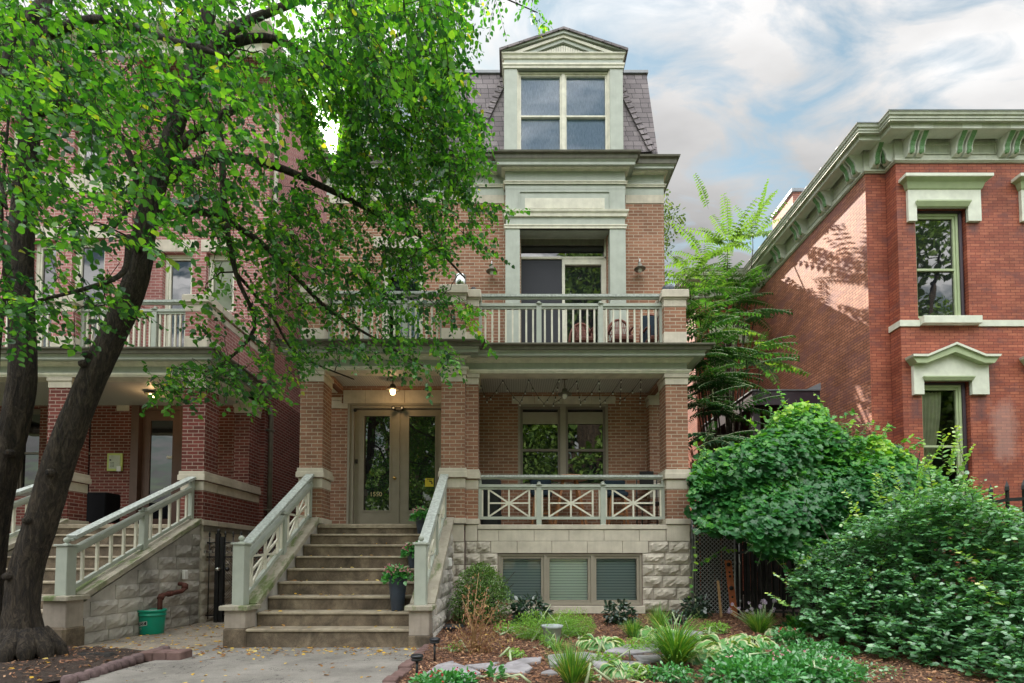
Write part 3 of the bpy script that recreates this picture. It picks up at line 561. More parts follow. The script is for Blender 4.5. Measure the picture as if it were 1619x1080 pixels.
dk = MB(M['dkint']); dk.box(XLH + .05, XR - .05, YW + .9, YW + 1.0, 0, 9.2); part('dark_backing', dk, H)  # flat dark sheet standing for the unlit rooms
# door recess wall
dho = (XX(549, 720, YD), XX(705, 720, YD), FLOOR, ZZ(637, YD))
m = MB(M['brick']); m.wall(-3.80, -.86, FLOOR, CEIL, YD, .25, [dho]); m.face([(-.86, YD, FLOOR), (-.86, YW, FLOOR), (-.86, YW, CEIL), (-.86, YD, CEIL)]); part('entry_wall', m, H)
m = MB(M['stone']); x = XX(521.5, 640, YD)
ashlar(m, [XX(543, 630, YD), XX(578, 630, YD), XX(640, 630, YD), -.87], ZZ(638, YD), ZZ(617, YD), YD - .02, .04)
m.box(XX(540, 645, YD), dho[0], YD - .018, YD + .02, ZZ(646, YD), ZZ(638, YD))
ashlar(m, [-3.79, XX(541, 640, YD) - .004], ZZ(646, YD), ZZ(633.5, YD), YD - .02, .04); m.box(-3.79, XX(541, 640, YD) - .004, YD - .035, YD + .01, ZZ(633.5, YD), ZZ(629, YD))
part('stone_lintel', m, H)
# window lintel (ground) + upper left lintel
m = MB(M['stone']); ashlar(m, [XX(a, 632, YW) for a in (809, 845, 890, 935, 973)], ZZ(639, YW), ZZ(626.5, YW), YW - .012, .03); part('stone_lintel', m, H)
m = MB(M['stone']); ashlar(m, [XX(a, 380, YW) for a in (590, 622, 655, 682)], ZZ(393, YW), ZZ(374, YW), YW - .012, .03); part('stone_lintel', m, H)
m = MB(M['stone']); ashlar(m, [XX(a, 315, YW) for a in (520, 600, 700, 798)], ZZ(322, YW), ZZ(308.5, YW), YW - .012, .03); ashlar(m, [XX(989, 315, YW), XR + .01], ZZ(322, YW), ZZ(308.5, YW), YW - .012, .03); part('stone_band', m, H)
# -- foundation
m = MB(M['pavebrick']); wq0, wq1 = XX(787.5, 915, YR), XX(1015.5, 915, YR); m.box(-3.77, wq0, 9.03, 10.3, -.12, FLOOR - .1); m.box(wq1, 3.12, 9.03, 10.3, -.12, FLOOR - .1); m.box(wq0, wq1, 9.03, 10.3, zc(875.5), FLOOR - .1); m.box(wq0, wq1, 9.03, 10.3, -.12, zc(957)); m.use(M['dkint']).box(wq0, wq1, 9.8, 9.85, zc(957), zc(875.5)); m.use(M['pavebrick'])
m.box(-1.27, -.87, 8.88, 9.2, -.12, FLOOR - .1); m.box(-3.76, -3.39, 8.88, 9.3, -.12, FLOOR - .1)
m.box(3.0, XR - .005, 9.4, 10.39, -.12, FLOOR)
m.use(M['stone']); m.bbox(-.64, 2.74, 8.985, 9.5, ZZ(836.5, YR), FLOOR, .006)
wx = [XX(a, 915, YR) for a in (787.5, 1015.5)]
zs = [zc(v) for v in (855.5, 874.5, 892.5, 910.5, 929, 948, 966)]
ashlar(m, [XX(a, 846, YR) for a in (755.5, 788.5, 844.5, 899.5, 955, 1011, 1053)], zc(855.5), zc(837), 9.0)
ashlar(m, [XX(a, 865, YR) for a in (776, 817.5, 872.5, 928.5, 984, 1025.5)], zc(874.5), zc(855.5), 9.0)
ashlar(m, [XX(a, 846, YR) for a in (1053.5, 1091)], zc(855.5), zc(829), 8.995); ashlar(m, [XX(a, 846, YR) for a in (735.5, 755)], zc(855.5), zc(829), 8.995)
ashlar(m, [-1.275, -.865], zc(857) , zc(830), 8.85)
m.use(M['stone']); ashlar(m, [-3.77, -3.38], 1.1, zc(830), 8.85)
m.bbox(wx[0] - .04, wx[1] + .04, 8.96, 9.05, zc(969.5), zc(958), .006)
part('foundation', m, H)
m = MB(M['rock']); fR = lambda a, z, o: (a, 9.01 - o, z)
xe = 3.145
courses(m, XX(1026, 865, YR), xe, zs[0:2], fR, w=.36); courses(m, XX(1016, 900, YR), xe, zs[1:], fR, w=.42)
courses(m, -.86, XX(776, 865, YR), zs[0:2], fR, w=.24); courses(m, -.86, XX(787, 900, YR), zs[1:], fR, w=.3)
courses(m, -1.28, -.86, [zc(v) for v in (857, 874.5, 892.5, 910.5, 929, 948, 966)], lambda a, z, o: (a, 8.86 - o, z), w=.3)
courses(m, 9.01, 10.4, [zc(829)] + zs, lambda a, z, o: (3.145 + o, a, z), w=.42)
part('rock_faced_blocks', m, H)
# basement windows
z0, z1 = zc(957), zc(875.5); m = MB(M['taupe']);
bw = win(H, wx[0], wx[1], z0, z1, 9.03, 'taupe', fw=.035, depth=.12, cols=3, gm='clear', sw=.05, splits=[wx[0] + .035, XX(862.5, 915, YR), XX(937, 915, YR), wx[1] - .035], mull=.05, name='basement_window')
for k, (a, b, mt) in enumerate(((789, 861, 'slat_dark'), (863, 936, 'slat'), (938, 1014, 'slat_dark'))):
    g = MB(M[mt]); g.box(XX(a, 915, YR), XX(b, 915, YR), 9.165, 9.17, z0, z1); part('blind', g, bw)
# -- porch floor, ceilings, piers, entablature
m = MB(M['gutter']); m.box(-3.77, 3.1, 9.4, 10.5, FLOOR - .1, FLOOR - .003); part('porch_floor', m, H)
m = MB(M['bead']); m.box(-3.7, 3.1, 9.2, YW + .1, CEIL, CEIL + .05); part('porch_ceiling', m, H)
m = MB(M['sage']); m.box(-3.7, -.86, 8.9, 9.14, BEAM + .005, CEIL + .1); m.box(-.86, 3.1, 9.04, 9.26, BEAM + .005, CEIL + .1); part('porch_beam', m, H)
m = MB(M['brick']); m.box(2.80, 3.09, 9.27, YW, BEAM + .02, CEIL - .004); m.box(-3.72, -3.42, 9.16, YW, BEAM + .02, CEIL - .004); m.box(-1.2, -.9, 9.16, YD, BEAM + .02, CEIL - .004); part('side_beam', m, H)
pier(H, -3.775, -3.374, YL, YL + .42); pier(H, -1.28, -.862, YL, YL + .42); pier(H, -.860, -.64, YR, YR + .33); pier(H, 2.739, 3.132, YR, YR + .40)
pier(H, 2.765, 3.09, YW - .2, YW + .02, name='pilaster')
entab(H, -.95, 3.132, YR, YW); entab(H, -3.775, -.857, YL, YW)
m = MB(M['gutter']); m.box(-3.7, 3.08, 9.0, YW, 4.84, 4.90); part('balcony_floor', m, H)
for x0, x1, y0 in ((-3.775, -3.374, YL), (-1.28, -.862, YL), (-.860, -.64, YR), (2.73, 3.125, YR)): bal_pier(H, x0, x1, y0, y0 + (.42 if x0 != -.860 else .3))
# railings
zb = zc(541)
fr = Fr((-.64, YR + .15, 0), (2.74, YR + .15, 0), zb - .02, zb - .02); Hh = ZZ(465, 9.1) - zb + .02
railing(H, fr, Hh, [XX(852, 500, 9.15) + .64, XX(949, 500, 9.15) + .64], 'bars', hb=.045, nb=8, top_w=.10, name='balcony_railing', low=-.05)
fr = Fr((-3.374, YL + .2, 0), (-1.28, YL + .2, 0), zb - .02, zb - .02); railing(H, fr, Hh, [.7, 1.4], 'bars', hb=.045, nb=6, top_w=.10, name='balcony_railing', low=-.05)
fr = Fr((-.64, YR + .15, 0), (2.74, YR + .15, 0), FLOOR, FLOOR); railing(H, fr, ZZ(751, 9.1) - FLOOR, [XX(852, 790, 9.15) + .64, XX(953, 790, 9.15) + .64], 'jack', hb=.13, top_w=.10, name='porch_railing')
# -- stairs
stairs_unit(H, -3.43, -1.34, 6.5, 8.95)
def cheek(parent, xa, xb, yf, zped, zbase, ytop, ztop, side, rk='rock', ped='stone', base=None):
    m = MB(M['pedestal']); m.bbox(xa, xb, yf, yf + .27, zbase + .16 if not base else zbase, zped - .06, .008)
    if not base: m.use(M['step']); m.bbox(xa - .012, xb + .012, yf - .012, yf + .27, zbase - .1, zbase + .16, .02)
    m.use(M['moss']); m.bbox(xa - .05, xb + .05, yf - .05, yf + .32, zped - .06, zped, .012)
    if base: m.use(M['step']); m.bbox(xa - .04, xb + .02, yf - .04, yf + .3, -.12, zbase + .02, .03)
    o = part('stair_side_wall', m, parent)
    q = MB(M['rock_grey']); q.prismx([(yf + .27, -.12), (ytop, -.12), (ytop, ztop - .08), (yf + .27, zped - .10)], xa + .01, xb - .01); part('wall_core', q, o)
    c = MB(M['moss']); a = Vector(((xa + xb) / 2, yf + .25, zped - .02)); b = Vector(((xa + xb) / 2, ytop, ztop)); c.beam(a, b, xb - xa + .07, .07, (0, -1, 1)); part('coping', c, o)
    r = MB(M[rk]); sl = (ztop - zped) / (ytop - yf - .27); z = -.1
    xs = xb if side > 0 else xa
    while z < ztop - .15:
        zt_ = z + .205; ystart = yf + .27 + max(0, (zt_ + .10 - zped + .05)) / sl
        if ystart < ytop - .15: courses(r, ystart, ytop, [zt_, z], lambda a_, z_, o_: (xs + side * o_ * .8 + side * .003, a_, z_), w=.45)
        z = zt_
    part('rock_faced_blocks', r, o); return o
cheek(H, -3.70, -3.43, 6.5, .49, .04, 8.86, 1.80, -1); cheek(H, -1.34, -1.08, 6.5, .49, -.05, 8.86, 1.80, 1, rk='rock_grey')
def stair_rail(parent, xc, y0, y1, zb0, zb1, zpost, ztop, style, name='stair_railing', nb=5):
    m = MB(M['sage']); m.bbox(xc - .075, xc + .075, y0 - .075, y0 + .075, zb0, zpost, .006); m.bbox(xc - .095, xc + .095, y0 - .095, y0 + .095, zpost, zpost + .025, .006); finial(m, (xc, y0, zpost + .02), .038); 
    fr = Fr((xc, y0 + .07, 0), (xc, y1, 0), zb0 - .02, zb1)
    o = railing(parent, fr, ztop, [fr.len * .52], style, hb=.10, top_w=.14, name=name, ends=False, nb=nb, low=-.0)
    part('newel_post', m, o); e = MB(M['sage']); e.box(xc - .035, xc + .035, y1 - .07, y1 - .005, zb1 + .02, zb1 + ztop - .03); part('end_post', e, o); return o
for xc in (-3.565, -1.21): stair_rail(H, xc, 6.63, 8.84, .49, 1.80, ZZ(861, 6.6), .80, 'jack')
# -- entry doors
fx0, fx1 = dho[0], dho[1]; z0, z1 = FLOOR, dho[3]
m = MB(M['taupe']); m.box(fx0, fx0 + .12, YD + .02, YD + .12, z0, z1); m.box(fx1 - .1, fx1, YD + .02, YD + .12, z0, z1); m.box(fx0 + .12, fx1 - .1, YD + .02, YD + .12, z1 - .10, z1)
m.box(fx0 - .0, fx0 + .045, YD - .01, YD + .02, z0, z1); m.box(fx0 + .045, fx1, YD - .01, YD + .02, z1 - .045, z1); fr_ = part('door_frame', m, H)
def leaf(a, b, ga, gb, hinge):
    YY = YD + .10; m = MB(M['taupe']); zt_, zb_ = z1 - .11, z0 + .02; g0, g1 = ZZ(807, YY), ZZ(658, YY)
    m.box(a, ga, YY, YY + .05, zb_, zt_); m.box(gb, b, YY, YY + .05, zb_, zt_); m.box(ga, gb, YY, YY + .05, zb_, g0); m.box(ga, gb, YY, YY + .05, g1, zt_)
    for q in ((ga - .03, ga, g0 - .03, g1 + .03), (gb, gb + .03, g0 - .03, g1 + .03), (ga, gb, g0 - .03, g0), (ga, gb, g1, g1 + .03)): m.box(q[0], q[1], YY - .012, YY, q[2], q[3])
    d = part('door', m, H); g = MB(M['glass']); g.face([(ga, YY + .02, g0), (gb, YY + .02, g0), (gb, YY + .02, g1), (ga, YY + .02, g1)]); part('pane', g, d); return d
YY = YD + .1
d1 = leaf(XX(559.5, 730, YY), XX(629.5, 730, YY), XX(575.5, 730, YY), XX(616, 730, YY), 0)
d2 = leaf(XX(631.5, 730, YY), XX(702, 730, YY), XX(646.5, 730, YY), XX(688, 730, YY), 1)
m = MB(M['taupe']); xx = XX(630.5, 730, YY); m.box(xx - .018, xx + .018, YY - .03, YY, z0 + .02, z1 - .11); part('astragal', m, d1)
k = P(624, 756, YY); m = MB(M['brass']); m.tube([(k.x, YY, k.z), (k.x, YY - .045, k.z)], .012); m.ball((k.x, YY - .06, k.z), .028); m.tube([(k.x, YY, k.z), (k.x, YY - .008, k.z)], .035, 14); part('door_knob', m, d1)
k = P(564, 730, YY); m = MB(M['black']); m.lathe((k.x, YY - .02, k.z - .04), [(.022, 0), (.026, .03), (.03, .08)], 8); part('peephole_cover', m, d1)
k = P(594, 781, YY); text_mesh('1550', .125, M['gold'], 'house_number', (k.x, YY + .012, k.z - .045), (R(90), 0, 0), d1)
a, b = P(672, 756, YY), P(685.5, 769.5, YY); m = MB(M['yellow']); m.box(a.x, b.x, YY + .006, YY + .01, b.z, a.z); m.use(M['black']); cx_, cz_ = (a.x + b.x) / 2 + .02, (a.z + b.z) / 2 + .01
m.mesh([(cx_ - .03, YY + .003, cz_ + .01), (cx_ + .03, YY + .003, cz_ - .005), (cx_ + .035, YY + .003, cz_ + .015), (cx_ - .02, YY + .003, cz_ + .03)], [(0,1,2,3)]); m.box(cx_ + .02, cx_ + .045, YY + .001, YY + .005, cz_ - .045, cz_ - .005)
sg = part('door_sticker', m, d2, 'small yellow camera warning sticker'); text_mesh('SMILE', .036, M['black'], 'sticker_text', (a.x + .085, YY + .003, a.z - .035), (R(90), 0, 0), d2)
# flood lights and closer over the door
m = MB(M['black']); k = P(631, 647, YD); m.box(k.x - .09, k.x + .09, YD - .05, YD + .02, k.z - .03, k.z + .03)
for dx in (-.085, .085):
    m.use(M['black']); m.tube([(k.x + dx, YD - .03, k.z), (k.x + dx, YD - .13, k.z - .012)], [.03, .042], 14); m.use(M['white']); m.tube([(k.x + dx, YD - .125, k.z - .012), (k.x + dx, YD - .134, k.z - .013)], .022, 12)
part('flood_light', m, H)
m = MB(M['black']); k = P(562, 649, YD + .02); m.ball((k.x, YD - .0, k.z), .035); part('camera_dome', m, H)
# -- ground floor window
W = win(H, gwin[0], gwin[1], gwin[2], gwin[3], YW + .03, 'taupe', fw=.05, depth=.11, cols=2, rail=ZZ(711, YW), gm='glass', sash='taupe_dark', sw=.05, mull=.11)
for a, b in ((824, 883), (898, 955)):
    g = MB(M['taupe']); g.box(XX(a, 660, YW), XX(b, 660, YW), YW + .075, YW + .08, ZZ(669, YW), ZZ(650, YW)); part('raised_blind', g, W)
# -- bay frame, second floor
Y0, Y1 = YB, YW + .02
def X(px): return XX(px, 350, YB)
def Z(py): return ZZ(py, YB)
px0, px1 = XX(799, 420, YB), XX(822, 420, YB); qx0, qx1 = XX(964.5, 420, YB), XX(989.5, 420, YB)
ext = Y1 + .32; m = MB(M['sage']); m.box(px0, px1, Y0, Y1, 4.9, Z(362)); m.box(px1 - .01, px1 + .0, Y1, ext, 4.9, Z(362)); part('bay_pilaster', m, H)
m = MB(M['sage']); m.box(qx0, qx1, Y0, Y1, 4.9, Z(362)); m.box(qx0, qx0 + .01, Y1, ext, 4.9, Z(362)); bay = part('bay_pilaster', m, H)
m = MB(M['sage']); m.box(px0, qx1, Y0, Y1, Z(333), Z(246)); m.box(px0 + .01, qx1 - .01, Y0 + .004, Y1, Z(356), Z(343)); m.box(px0 + .004, qx1 - .004, Y0 + .03, ext, Z(360), Z(356))
i0, i1, j0, j1 = X(822), X(963.5), Z(333), Z(304.5)
for q in ((i0 - .02, i0, j0, j1 + .02), (i1, i1 + .02, j0, j1 + .02), (i0, i1, j1, j1 + .02)): m.box(q[0], q[1], Y0 - .02, Y0, q[2], q[3])
bay = part('bay_panel', m, H)
m = MB(M['cream']); m.box(X(830), X(956), Y0 - .014, Y0 + .01, Z(331.5), Z(314)); m.use(M['bead'])
for k in range(34): xx = X(832) + (X(954) - X(832)) * (k + .5) / 34; m.use(M['cream']); m.box(xx - .016, xx + .016, Y0 - .022, Y0 - .013, Z(330.5), Z(316))
part('grooved_panel', m, bay)
m = MB(M['cream'])
m.sweep(px0, qx1, Y0, YW, [(0, Z(343.8)), (.03, Z(343.2)), (.035, Z(339)), (.06, Z(336.5)), (.065, Z(333.8)), (0, Z(333))])
m.sweep(px0, qx1, Y0, YW, [(-.05, Z(361.8)), (.018, Z(361.8)), (.02, Z(359)), (.032, Z(357.5)), (.032, Z(355.8)), (0, Z(355.4))])
part('moulding', m, bay)
# sliding door and transom in the recess
zf, yr = 4.95, YW + .16
x0, x1 = px1, qx0; zt2 = ZZ(376, yr)
m = MB(M['cream']); zr = ZZ(407.5, yr); m.box(x0, x1, yr, yr + .1, zr - .02, zr + .025); m.box(x0, x0 + .03, yr, yr + .1, zf, zt2); m.box(x1 - .05, x1, yr, yr + .1, zf, zt2); m.box(x0 + .03, x1 - .05, yr, yr + .1, zt2 - .03, zt2)
xm = XX(891, 440, yr); m.box(xm - .03, xm + .03, yr + .01, yr + .09, zf, zr - .02); m.box(xm + .03, x1 - .05, yr + .01, yr + .09, zr - .14, zr - .02); m.box(XX(951, 440, yr), x1 - .05, yr + .01, yr + .09, zf, zr - .14)
sd = part('sliding_door', m, H); g = MB(M['glass']); g.face([(x0, yr + .05, zr), (x1, yr + .05, zr), (x1, yr + .05, zt2), (x0, yr + .05, zt2)]); part('transom_pane', g, sd)
g = MB(M['glass']); g.face([(xm, yr + .07, zf), (x1, yr + .07, zf), (x1, yr + .07, zr), (xm, yr + .07, zr)]); part('pane', g, sd)
g = MB(M['gutter']); g.box(x0 + .03, x1 - .05, yr - .0, yr + .04, ZZ(387, yr), zt2 - .03); part('shade_box', g, sd)
g = MB(M['screen']); g.box(x0 + .04, xm - .03, yr + .03, yr + .05, zf, zr - .03); part('insect_screen', g, sd)
g = MB(M['sage']); g.box(x0, x1, Y1, yr + .1, zt2, zt2 + .05); g.box(x0, x1, YB + .005, Y1, Z(361.8), Z(361)); part('soffit', g, sd)
# left upper window
W = win(H, lwin[0], lwin[1], lwin[2], lwin[3], YW + .12, 'cream', fw=.06, cols=1, gm='clear'); g = MB(M['denim']); g.box(XX(626, 500, YW), lwin[1], YW + .3, YW + .31, 4.95, ZZ(470, YW)); part('patterned_shade', g, W)
# -- top cornices
def topcor(x0, x1, yf, yb, ys, dm=1.0):
    zf_ = lambda py, d: ZZ(py, yf - d)
    (a0, a1, b1, c1, d1_, e1, f1, g1, h1) = ys   # sage bottom, sage top, cream top, frieze top, crown top, board bottom, board top, gutter bottom, gutter top
    m = MB(); m.use(M['sage']).sweep(x0, x1, yf, yb, [(.004, zf_(a0, 0)), (.004, zf_(a1, 0))])
    m.use(M['cream']).sweep(x0, x1, yf, yb, [(0, zf_(a1, 0)), (.03, zf_(a1 - .4, .03)), (.035, zf_((a1 + b1) / 2, .03)), (.05, zf_(b1 + .6, .05)), (.05, zf_(b1, .05)), (.004, zf_(b1 - .3, 0))])
    m.use(M['sage']).sweep(x0, x1, yf, yb, [(.004, zf_(b1 - .3, 0)), (.004, zf_(c1, 0))])
    m.use(M['cream']).sweep(x0, x1, yf, yb, [(.004, zf_(c1, 0)), (.03, zf_(c1 - 1.2, .03)), (.045, zf_((c1 + d1_) / 2, .05)), (.085, zf_(d1_ + 1, .09)), (.085, zf_(d1_, .09))])
    k = zf_(d1_, .09)
    m.use(M['sage']).sweep(x0, x1, yf, yb, [(.085, k), (.17, k + .002), (.17, zf_(e1, .17)), (.165, zf_((e1 + f1) / 2, .17)), (.2, zf_(f1, .2))])
    m.use(M['gutter']).sweep(x0, x1, yf, yb, [(.2, zf_(f1, .2)), (.21, zf_(g1 + 1, .21)), (.225, zf_((g1 + h1) / 2, .23)), (.27, zf_(h1 + 3, .27)), (.28, zf_(h1, .28)), (.26, zf_(h1, .28)), (.26, zf_(h1 + 2, .26)), (-.2, zf_(h1 + 2, .26) + .03)])
    return part('cornice', m, H)
topcor(XLH, XR, YW, 23, (308.5, 296, 291, 277, 268.5, 266, 259, 257, 243.5))
topcor(px0, qx1, YB, YW, (299, 291, 286, 271, 262.5, 260, 251, 248, 236.3))
# -- mansard
b0, b1 = XX(1040, 240, 10.42), 2.92; zb_, zt_ = ZZ(243, 10.42), ZZ(116, 10.7)
lb0, lb1 = -3.78, -3.68
def mans(mb, ya, yb, yt, xa0, xa1, xb0, xb1, za, zb):
    v = [(xa0, ya, za), (xb0, ya, za), (xb1, yt, zb), (xa1, yt, zb), (xa0, yb, za), (xb0, yb, za), (xb1, yb, zb), (xa1, yb, zb)]
    mb.mesh(v, [(0,1,2,3),(1,5,6,2),(4,0,3,7),(3,2,6,7),(5,4,7,6)])
m = MB(M['shingle']); mans(m, 10.42, 22.8, 10.7, lb0, lb1, b0, b1, zb_, zt_); rf = part('mansard_roof', m, H)
m = MB(M['slate']); m.box(lb1 - .03, b1 + .03, 10.66, 10.9, zt_ - .02, zt_ + .04); m.box(b1 - .05, b1 + .03, 10.9, 22.8, zt_ - .02, zt_ + .04); part('metal_edge', m, rf)
m = MB(M['shingle']); hb = [P(745, 240, 10.38), P(1031, 240, 10.38)]; ht = [P(802, 116, 10.69), P(969, 116, 10.69)]; e = .25
m.mesh([hb[0], hb[1], ht[1], ht[0], hb[0] + Vector((0, e, 0)), hb[1] + Vector((0, e, 0)), ht[1] + Vector((0, e, 0)), ht[0] + Vector((0, e, 0))], [(0,1,2,3),(1,5,6,2),(4,0,3,7),(3,2,6,7)]); part('hipped_front', m, rf)
for a, b in ((hb[0], ht[0]), (hb[1], ht[1])):
    m = MB(M['shingle']); n_ = 15; off = Vector((0, -.02, 0))
    for k in range(n_):
        p, q = a.lerp(b, k / n_), a.lerp(b, (k + 1.15) / n_); m.beam(p + off + Vector((0, -.02, 0)), q + off, .14, .018, (0, -1, .25))
    part('hip_cap', m, rf)
# -- dormers
def dormer(x0, x1, zb, zt, yf, apex, full=True):
    m = MB(M['sage']); pw = XX(817.5, 180, YB) - XX(797, 180, YB); fw_ = (x1 - x0)
    m.box(x0, x0 + pw, yf, yf + .2, zb, zt - .30); m.box(x1 - pw, x1, yf, yf + .2, zb, zt - .30)
    m.box(x0 + .02, x0 + .06, yf + .2, 12.2, zb, zt - .1); m.box(x1 - .06, x1 - .02, yf + .2, 12.2, zb, zt - .1)
    zl = zt - .30; m.box(x0, x1, yf, yf + .22, zl + .0, zt)
    o = part('dormer', m, H)
    m = MB(M['cream']); m.sweep(x0, x1, yf, 11.4, [(0, zl - .01), (.018, zl - .01), (.02, zl + .03), (.035, zl + .05), (.035, zl + .085), (0, zl + .09)])
    m.sweep(x0, x1, yf, 11.4, [(0, zt - .115), (.02, zt - .105), (.03, zt - .05), (.055, zt - .02), (.055, zt)])
    m.box(x0 + pw, x0 + pw + .025, yf + .03, yf + .1, zb, zl - .012); m.box(x1 - pw - .025, x1 - pw, yf + .03, yf + .1, zb, zl - .012); part('moulding', m, o)
    xc = (x0 + x1) / 2
    m = MB(M['sage']); m.prism([(x0 - .05, zt), (x1 + .05, zt), (xc, apex - .04)], yf + .05, yf + .12)
    tk = .11; sl = (apex - zt) / ((x1 - x0) / 2 + .05)
    for sg_ in (-1, 1):
        xa = xc + sg_ * ((x1 - x0) / 2 + .05)
        for k, (dy, th_, dn) in enumerate(((-.06, .06, 0), (-.03, .06, .06), (0, .07, .125))):
            m.use(M[('sage', 'cream', 'sage')[k]]); m.prism([(xa, zt + .0 - dn * 0 - (0 if k == 0 else 0)), (xa, zt + .035), (xc, apex + .035 - dn), (xc, apex + .035 - dn - th_)] if k == 0 else [(xa - sg_ * (dn / sl), zt + .002), (xc, apex + .035 - dn), (xc, apex + .035 - dn - th_), (xa - sg_ * ((dn + th_) / sl), zt + .002)], yf + dy, yf + .1)
    part('pediment', m, o)
    m = MB(M['cream']); n_ = 26; wd = (x1 - x0) * .26
    for k in range(n_):
        u = -1 + 2 * (k + .5) / n_; xk = xc + u * wd; hk = (1 - abs(u)) * wd * sl
        if hk > .01: m.box(xk - wd / n_ * .82, xk + wd / n_ * .82, yf + .02, yf + .06, zt + .005, zt + hk)
    part('tympanum_boards', m, o)
    m = MB(M['shingle'])
    for sg_ in (-1, 1):
        xa = xc + sg_ * ((x1 - x0) / 2 + .10); m.prism([(xa, zt + .0), (xc, apex + .04), (xc, apex + .085), (xa, zt + .05)], yf - .09, 13.0)
    part('dormer_roof', m, o)
    z1_ = zl - .03; win(o, x0 + pw + .02, x1 - pw - .02, zb, z1_, yf + .06, 'cream', fw=.03, depth=.1, cols=2, rail=zb + (z1_ - zb) * .46, gm='clear', back='denim', sw=.035, mull=.07, sash='cream')
    return o
dx0, dx1 = XX(797, 160, YB), XX(985, 160, YB)
dormer(dx0, dx1, ZZ(238, YB), ZZ(86, YB), YB, ZZ(50, YB - .06))
dormer(XX(560, 180, YB + .1), XX(684, 180, YB + .1), ZZ(240, YB + .1), ZZ(120, YB + .1), YB + .1, ZZ(95, YB + .1))
# ================================================================ LEFT HOUSE
YP = 9.17; XS = -5.65; XB = -5.57; YF = 11.2
LH = thing('red_brick_house', 'red brick house behind the tree trunks with grey-green porch cornice and pinkish upper walls', 'house', (-8, 10, 0))
zup = 4.9; ztl = 12.7; YF2 = 10.75; xs2 = XX(206, 430, YF2)
ldoor = (XX(206, 730, YF), XX(287, 730, YF), FLOOR, ZZ(640, YF)); lw1 = (XX(20, 700, YF), XX(62, 700, YF), 2.5, ZZ(645, YF)); lw2 = (XX(112, 700, YF), XX(143, 700, YF), 2.5, ZZ(645, YF))
m = MB(M['brick_red_shaded']); m.wall(-16, XB, -.1, zup, YF, .25, [ldoor, lw1, lw2]); part('lower_wall', m, LH)
uw1 = (XX(256, 470, YF), XX(303, 470, YF), 5.0, ZZ(399, YF)); uw2 = (XX(325, 450, YF), XX(370, 450, YF), ZZ(493, YF), ZZ(399, YF))
m = MB(M['brick_pink']); m.wall(xs2 - .2, XB, zup, ztl, YF, .25, [uw1, uw2])
v1 = (XX(50, 430, YF2), XX(88, 430, YF2), 5.6, ZZ(380, YF2)); v2 = (XX(113, 430, YF2), XX(165, 430, YF2), 5.0, ZZ(377, YF2)); v3 = (XX(14, 250, YF2), XX(60, 250, YF2), ZZ(276, YF2), ZZ(190, YF2)); v4 = (XX(118, 220, YF2), XX(160, 220, YF2), ZZ(276, YF2), ZZ(190, YF2))
m.wall(-16, xs2, zup, ztl, YF2, .25, [v1, v2, v3, v4]); m.face([(xs2, YF2, zup), (xs2, YF, zup), (xs2, YF, ztl), (xs2, YF2, ztl)])
m.face([(XB, YF, zup), (XB, 26, zup), (XB, 26, ztl), (XB, YF, ztl)])
m.use(M['brick_red_shaded']).face([(XB, YF, -.1), (XB, 26, -.1), (XB, 26, zup), (XB, YF, zup)]); m.use(M['slate']).box(-16, XB, YF2 + .02, 26, ztl, ztl + .05)
part('upper_wall', m, LH)
m = MB(M['stone']); ashlar(m, [XX(a, 388, YF) for a in (244, 279, 312)], ZZ(398, YF), ZZ(379, YF), YF - .012, .03); part('stone_lintel', m, LH); m = MB(M['stone']); ashlar(m, [XX(a, 388, YF) for a in (318, 350, 376)], ZZ(398, YF), ZZ(379, YF), YF - .012, .03)
part('stone_lintel', m, LH); m = MB(M['stone']); ashlar(m, [XX(a, 367, YF2) for a in (96, 140, 183)], ZZ(376.5, YF2), ZZ(357, YF2), YF2 - .012, .03); part('stone_lintel', m, LH); m = MB(M['stone']); ashlar(m, [XX(a, 367, YF2) for a in (30, 60, 93)], ZZ(376.5, YF2), ZZ(357, YF2), YF2 - .012, .03)
part('stone_lintel', m, LH); m = MB(M['stone']); ashlar(m, [-16] + [XX(a, 290, YF2) for a in (-40, 17, 80, 140, 205)], ZZ(305, YF2), ZZ(276.5, YF2), YF2 - .02, .04)
part('stone_band', m, LH); m = MB(M['stone']); ashlar(m, [XX(a, 633, YF) for a in (185, 215, 250, 291)], ZZ(641, YF), ZZ(622, YF), YF - .02, .04); ashlar(m, [XX(185, 645, YF), XX(205, 645, YF)], ZZ(650, YF), ZZ(641, YF), YF - .02, .04); part('stone_lintel', m, LH)
m = MB(M['cream']); m.sweep(-16, XB, YF2, 26, [(0, ztl - .5), (.05, ztl - .45), (.05, ztl - .4), (0, ztl - .38), (0, ztl - .2), (.2, ztl - .1), (.3, ztl), (.3, ztl + .1), (0, ztl + .1)]); part('roof_cornice', m, LH)
for w_ in (uw1, v1, v2, v3, v4): win(LH, w_[0], w_[1], w_[2], w_[3], (YF if w_ is uw1 else YF2) + .1, 'cream', fw=.07, cols=1, gm='glass', rail=(w_[2] + w_[3]) / 2 if w_ in (v1, v3) else None)
W = win(LH, *uw2, YF + .1, 'cream', fw=.06, cols=1, gm='clear', back='linen')
for w_ in (lw1, lw2): win(LH, w_[0], w_[1], w_[2], w_[3], YF + .1, 'taupe_dark', fw=.06, rail=(w_[2] + w_[3]) / 2)
m = MB(M['dkint']); m.box(-15.9, XB - .3, YF + .6, YF + .65, 0, 11); part('dark_backing', m, LH)
